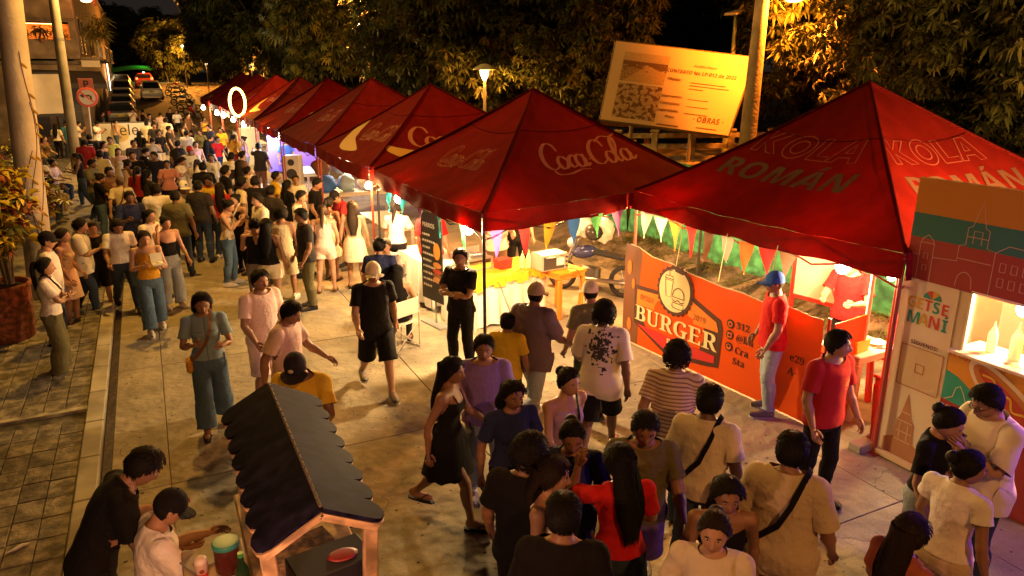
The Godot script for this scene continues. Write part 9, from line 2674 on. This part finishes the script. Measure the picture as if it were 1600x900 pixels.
	[2.02, 0.0, -3.6, 42.6, 1.62, "stand", "smiling woman in white strap top in the near crowd", 1, ["strap", "white"], ["jeans", "jean"], ["bob", 1], {"f": true, "fine": true, "head": [10, 4, 0]}],
	[1.79, 0.0, -3.01, 147.3, 1.72, "stand", "man in black t-shirt seen from behind at the bottom edge", 2, ["tee", "black"], ["jeans", "black"], ["short", 0], {"fine": true}],
	[2.52, 0.0, -3.49, 164.1, 1.62, "raise", "woman with very long dark hair in red top raising her hand", 2, ["tee", "red"], ["mini", "djean"], ["long", 0], {"f": true, "fine": true}],
	[2.97, 0.0, -3.02, -29.5, 1.6, "walk", "woman with long dark hair in black facing the viewer", 2, ["tank", "black"], ["slim", "black"], ["long", 0], {"f": true, "fine": true}],
	[2.58, 0.0, -2.68, -38.9, 1.62, "stand3", "woman in cream top nearest the viewer at the bottom edge", 0, ["tee", "cream"], ["jeans", "jean"], ["bun", 1], {"f": true, "fine": true}],
	[3.47, 0.0, -2.99, 122.7, 1.72, "stand", "man in beige t-shirt with black bag strap across his back", 2, ["big", "beige"], ["jeans", "brown"], ["short", 0], {"fine": true, "bag": ["black", "char", -1.0], "fat": 0.12}],
	[5.01, 0.0, -3.02, 16.1, 1.62, "stand", "woman in black t-shirt with low bun beside the food booth", 1, ["tee", "black"], ["wide", "ljean"], ["bun", 0], {"f": true, "fine": true, "head": [0, 24, 0], "hem": 0.98}],
	[5.43, 0.0, -2.87, -107.1, 1.76, "phone", "man in glasses and white t-shirt looking down at the food booth", 1, ["big", "white"], ["jeans", "djean"], ["short", 0], {"fine": true, "held": ["phone", 0, "man in glasses"], "glasses": true, "fat": 0.08, "printkey": "one"}],
	[4.52, 0.0, -2.52, 89.1, 1.6, "step", "woman in white scoop back top with a bun at the bottom right", 2, ["crop", "white"], ["wide", "beige"], ["bun", 0], {"f": true, "fine": true, "hem": 0.93, "head": [-40, 6, 0]}],
	[3.67, 0.0, -2.28, 81.8, 1.5, "step", "girl in rust coloured top at the bottom right corner", 2, ["tee", "rust"], ["slim", "brown"], ["long", 1], {"f": true, "fine": true}],
	[5.45, 0.0, -11.75, -9.9, 1.74, "serve", "vendor in cream t-shirt and dark gloves behind the sauce bottles", 2, ["tee", "cream"], ["jeans", "brown"], ["short", 0], {"fine": true}],
	[6.15, 0.0, -12.3, -6.6, 1.74, "stand", "man in black t-shirt with white logo behind the oven", 2, ["tee", "black"], ["jeans", "black"], ["short", 0], {"printkey": "ring"}],
]

func shirt_print(key: String) -> ImageTexture:
	if texs.has("print " + key): return texs["print " + key]
	var im := Image.create(256, 128, false, Image.FORMAT_RGB8)
	rng.seed = hash(key)
	var base := {"splat": [0.66, 0.60, 0.56], "stripe": [0.62, 0.48, 0.40], "chest": [0.34, 0.012, 0.014], "one": [0.72, 0.66, 0.52], "ring": [0.008, 0.007, 0.008], "kmark": [0.72, 0.68, 0.62], "backtext": [0.008, 0.007, 0.008], "dots": [0.3, 0.27, 0.24], "floral": [0.58, 0.47, 0.30], "jersey": [0.62, 0.42, 0.03], "smallmark": [0.72, 0.68, 0.62], "denim": [0.2, 0.29, 0.36]}
	im.fill(lin(base[key][0], base[key][1], base[key][2]))
	# the front lies round u = 0.25, the back round u = 0.75
	if key == "splat":
		for k in 240:
			var u := 0.75 + rng.randfn() * 0.045; var v := 0.28 + rng.randfn() * 0.12
			im.fill_rect(Rect2i(int(u * 256), int(v * 128), rng.randi_range(1, 7), rng.randi_range(1, 5)), lin(0.05, 0.045, 0.05))
	elif key == "stripe":
		for k in 22: im.fill_rect(Rect2i(0, k * 6, 256, 2), lin(0.22, 0.13, 0.11))
	elif key == "chest":
		for k in 60: im.fill_rect(Rect2i(int((0.33 + rng.randfn() * 0.018) * 256), int((0.33 + rng.randfn() * 0.03) * 128), 3, 2), lin(0.5, 0.16, 0.05))
	elif key == "one":
		var c := lin(0.12, 0.1, 0.1)
		var o := Vector2i(50, 38)
		for r in [Rect2i(0, 1, 1, 5), Rect2i(1, 0, 4, 1), Rect2i(5, 1, 1, 5), Rect2i(1, 6, 4, 1), Rect2i(8, 3, 1, 4), Rect2i(9, 3, 3, 1), Rect2i(12, 4, 1, 3), Rect2i(15, 3, 3, 1), Rect2i(14, 4, 1, 2), Rect2i(15, 5, 3, 1), Rect2i(15, 6, 4, 1), Rect2i(21, 6, 1, 1)]:
			im.fill_rect(Rect2i(r.position + o, r.size), c)
	elif key == "kmark":
		for r in [Rect2i(54, 40, 4, 14), Rect2i(58, 45, 5, 4), Rect2i(62, 40, 5, 5), Rect2i(62, 49, 6, 5), Rect2i(52, 58, 26, 2)]: im.fill_rect(r, lin(0.02, 0.02, 0.02))
	elif key == "backtext":
		for k in 3:
			var x := 178
			while x < 208:
				var w := rng.randi_range(2, 4)
				im.fill_rect(Rect2i(x, 24 + k * 9, w, 5), lin(0.6, 0.57, 0.5)); x += w + 1
		for k in 5: im.fill_rect(Rect2i(52 + k * 5, 44, 3, 6), lin(0.5, 0.48, 0.44))
	elif key == "dots" or key == "floral":
		for k in 700: im.fill_rect(Rect2i(rng.randi_range(0, 252), rng.randi_range(0, 124), rng.randi_range(1, 4), rng.randi_range(1, 3)), lin(0.08, 0.075, 0.08) if key == "dots" else [lin(0.5, 0.2, 0.1), lin(0.68, 0.6, 0.45), lin(0.2, 0.22, 0.08)][k % 3])
	elif key == "jersey":
		im.fill_rect(Rect2i(0, 0, 256, 16), lin(0.45, 0.12, 0.02)); im.fill_rect(Rect2i(74, 38, 6, 5), lin(0.05, 0.08, 0.3)); im.fill_rect(Rect2i(50, 40, 5, 2), lin(0.04, 0.05, 0.2))
	elif key == "smallmark":
		for k in 26: im.fill_rect(Rect2i(int(64 + rng.randfn() * 7), int(44 + rng.randfn() * 4), 3, 2), lin(0.1, 0.16, 0.12))
	elif key == "denim":
		for k in 40: im.fill_rect(Rect2i(rng.randi_range(0, 250), rng.randi_range(0, 120), rng.randi_range(4, 22), 1), lin(0.27, 0.36, 0.42))
		im.fill_rect(Rect2i(62, 0, 3, 128), lin(0.1, 0.16, 0.22)); im.fill_rect(Rect2i(42, 36, 14, 2), lin(0.12, 0.18, 0.24)); im.fill_rect(Rect2i(74, 36, 14, 2), lin(0.12, 0.18, 0.24))
	elif key == "ring":
		for k in 70:
			var a := TAU * k / 70.0
			im.fill_rect(Rect2i(int(64 + cos(a) * 16), int(50 + sin(a) * 16), 3, 3), lin(0.6, 0.58, 0.54))
		for k in 40: im.fill_rect(Rect2i(int(64 + rng.randfn() * 5), int(50 + rng.randfn() * 5), 3, 2), lin(0.6, 0.58, 0.54))
	texs["print " + key] = ImageTexture.create_from_image(im)
	return texs["print " + key]

func build_people() -> void:
	wrinkle.seed = 5
	wrinkle.frequency = 0.06
	for q in PEOPLE:
		var d: Dictionary = q[11].duplicate()
		d["at"] = Vector3(q[0], q[1], q[2])
		var names := ["turn", "h", "pose", "label", "skin", "top", "bot", "hair"]
		for k in 8: d[names[k]] = q[k + 3]
		for k in ["top", "bot", "shoe", "skirt", "bag"]:      # colours by name
			if d.has(k):
				var a: Array = d[k].duplicate()
				for i in a.size(): if DYE.has(a[i]): a[i] = DYE[a[i]]
				d[k] = a
		for k in ["cap", "capmark", "collar"]: if d.has(k): d[k] = DYE[d[k]]
		if d.has("printkey"): d["print"] = shirt_print(d["printkey"])
		person(d)

func _ready() -> void:
	build_sky_and_camera()
	wrinkle.seed = 5
	wrinkle.frequency = 0.06
	build_ground()
	build_left_building()
	build_poles()
	build_notice_board()
	build_park()
	build_trees()
	build_plants()
	build_vehicles()
	build_canopies()
	build_bunting()
	build_bulbs()
	build_burger_banner()
	build_oven_stall()
	build_hotdog_stall()
	build_booth()
	build_cart()
	build_far_stalls()
	print("place ", Time.get_ticks_msec())
	build_people()
	print("people ", Time.get_ticks_msec())
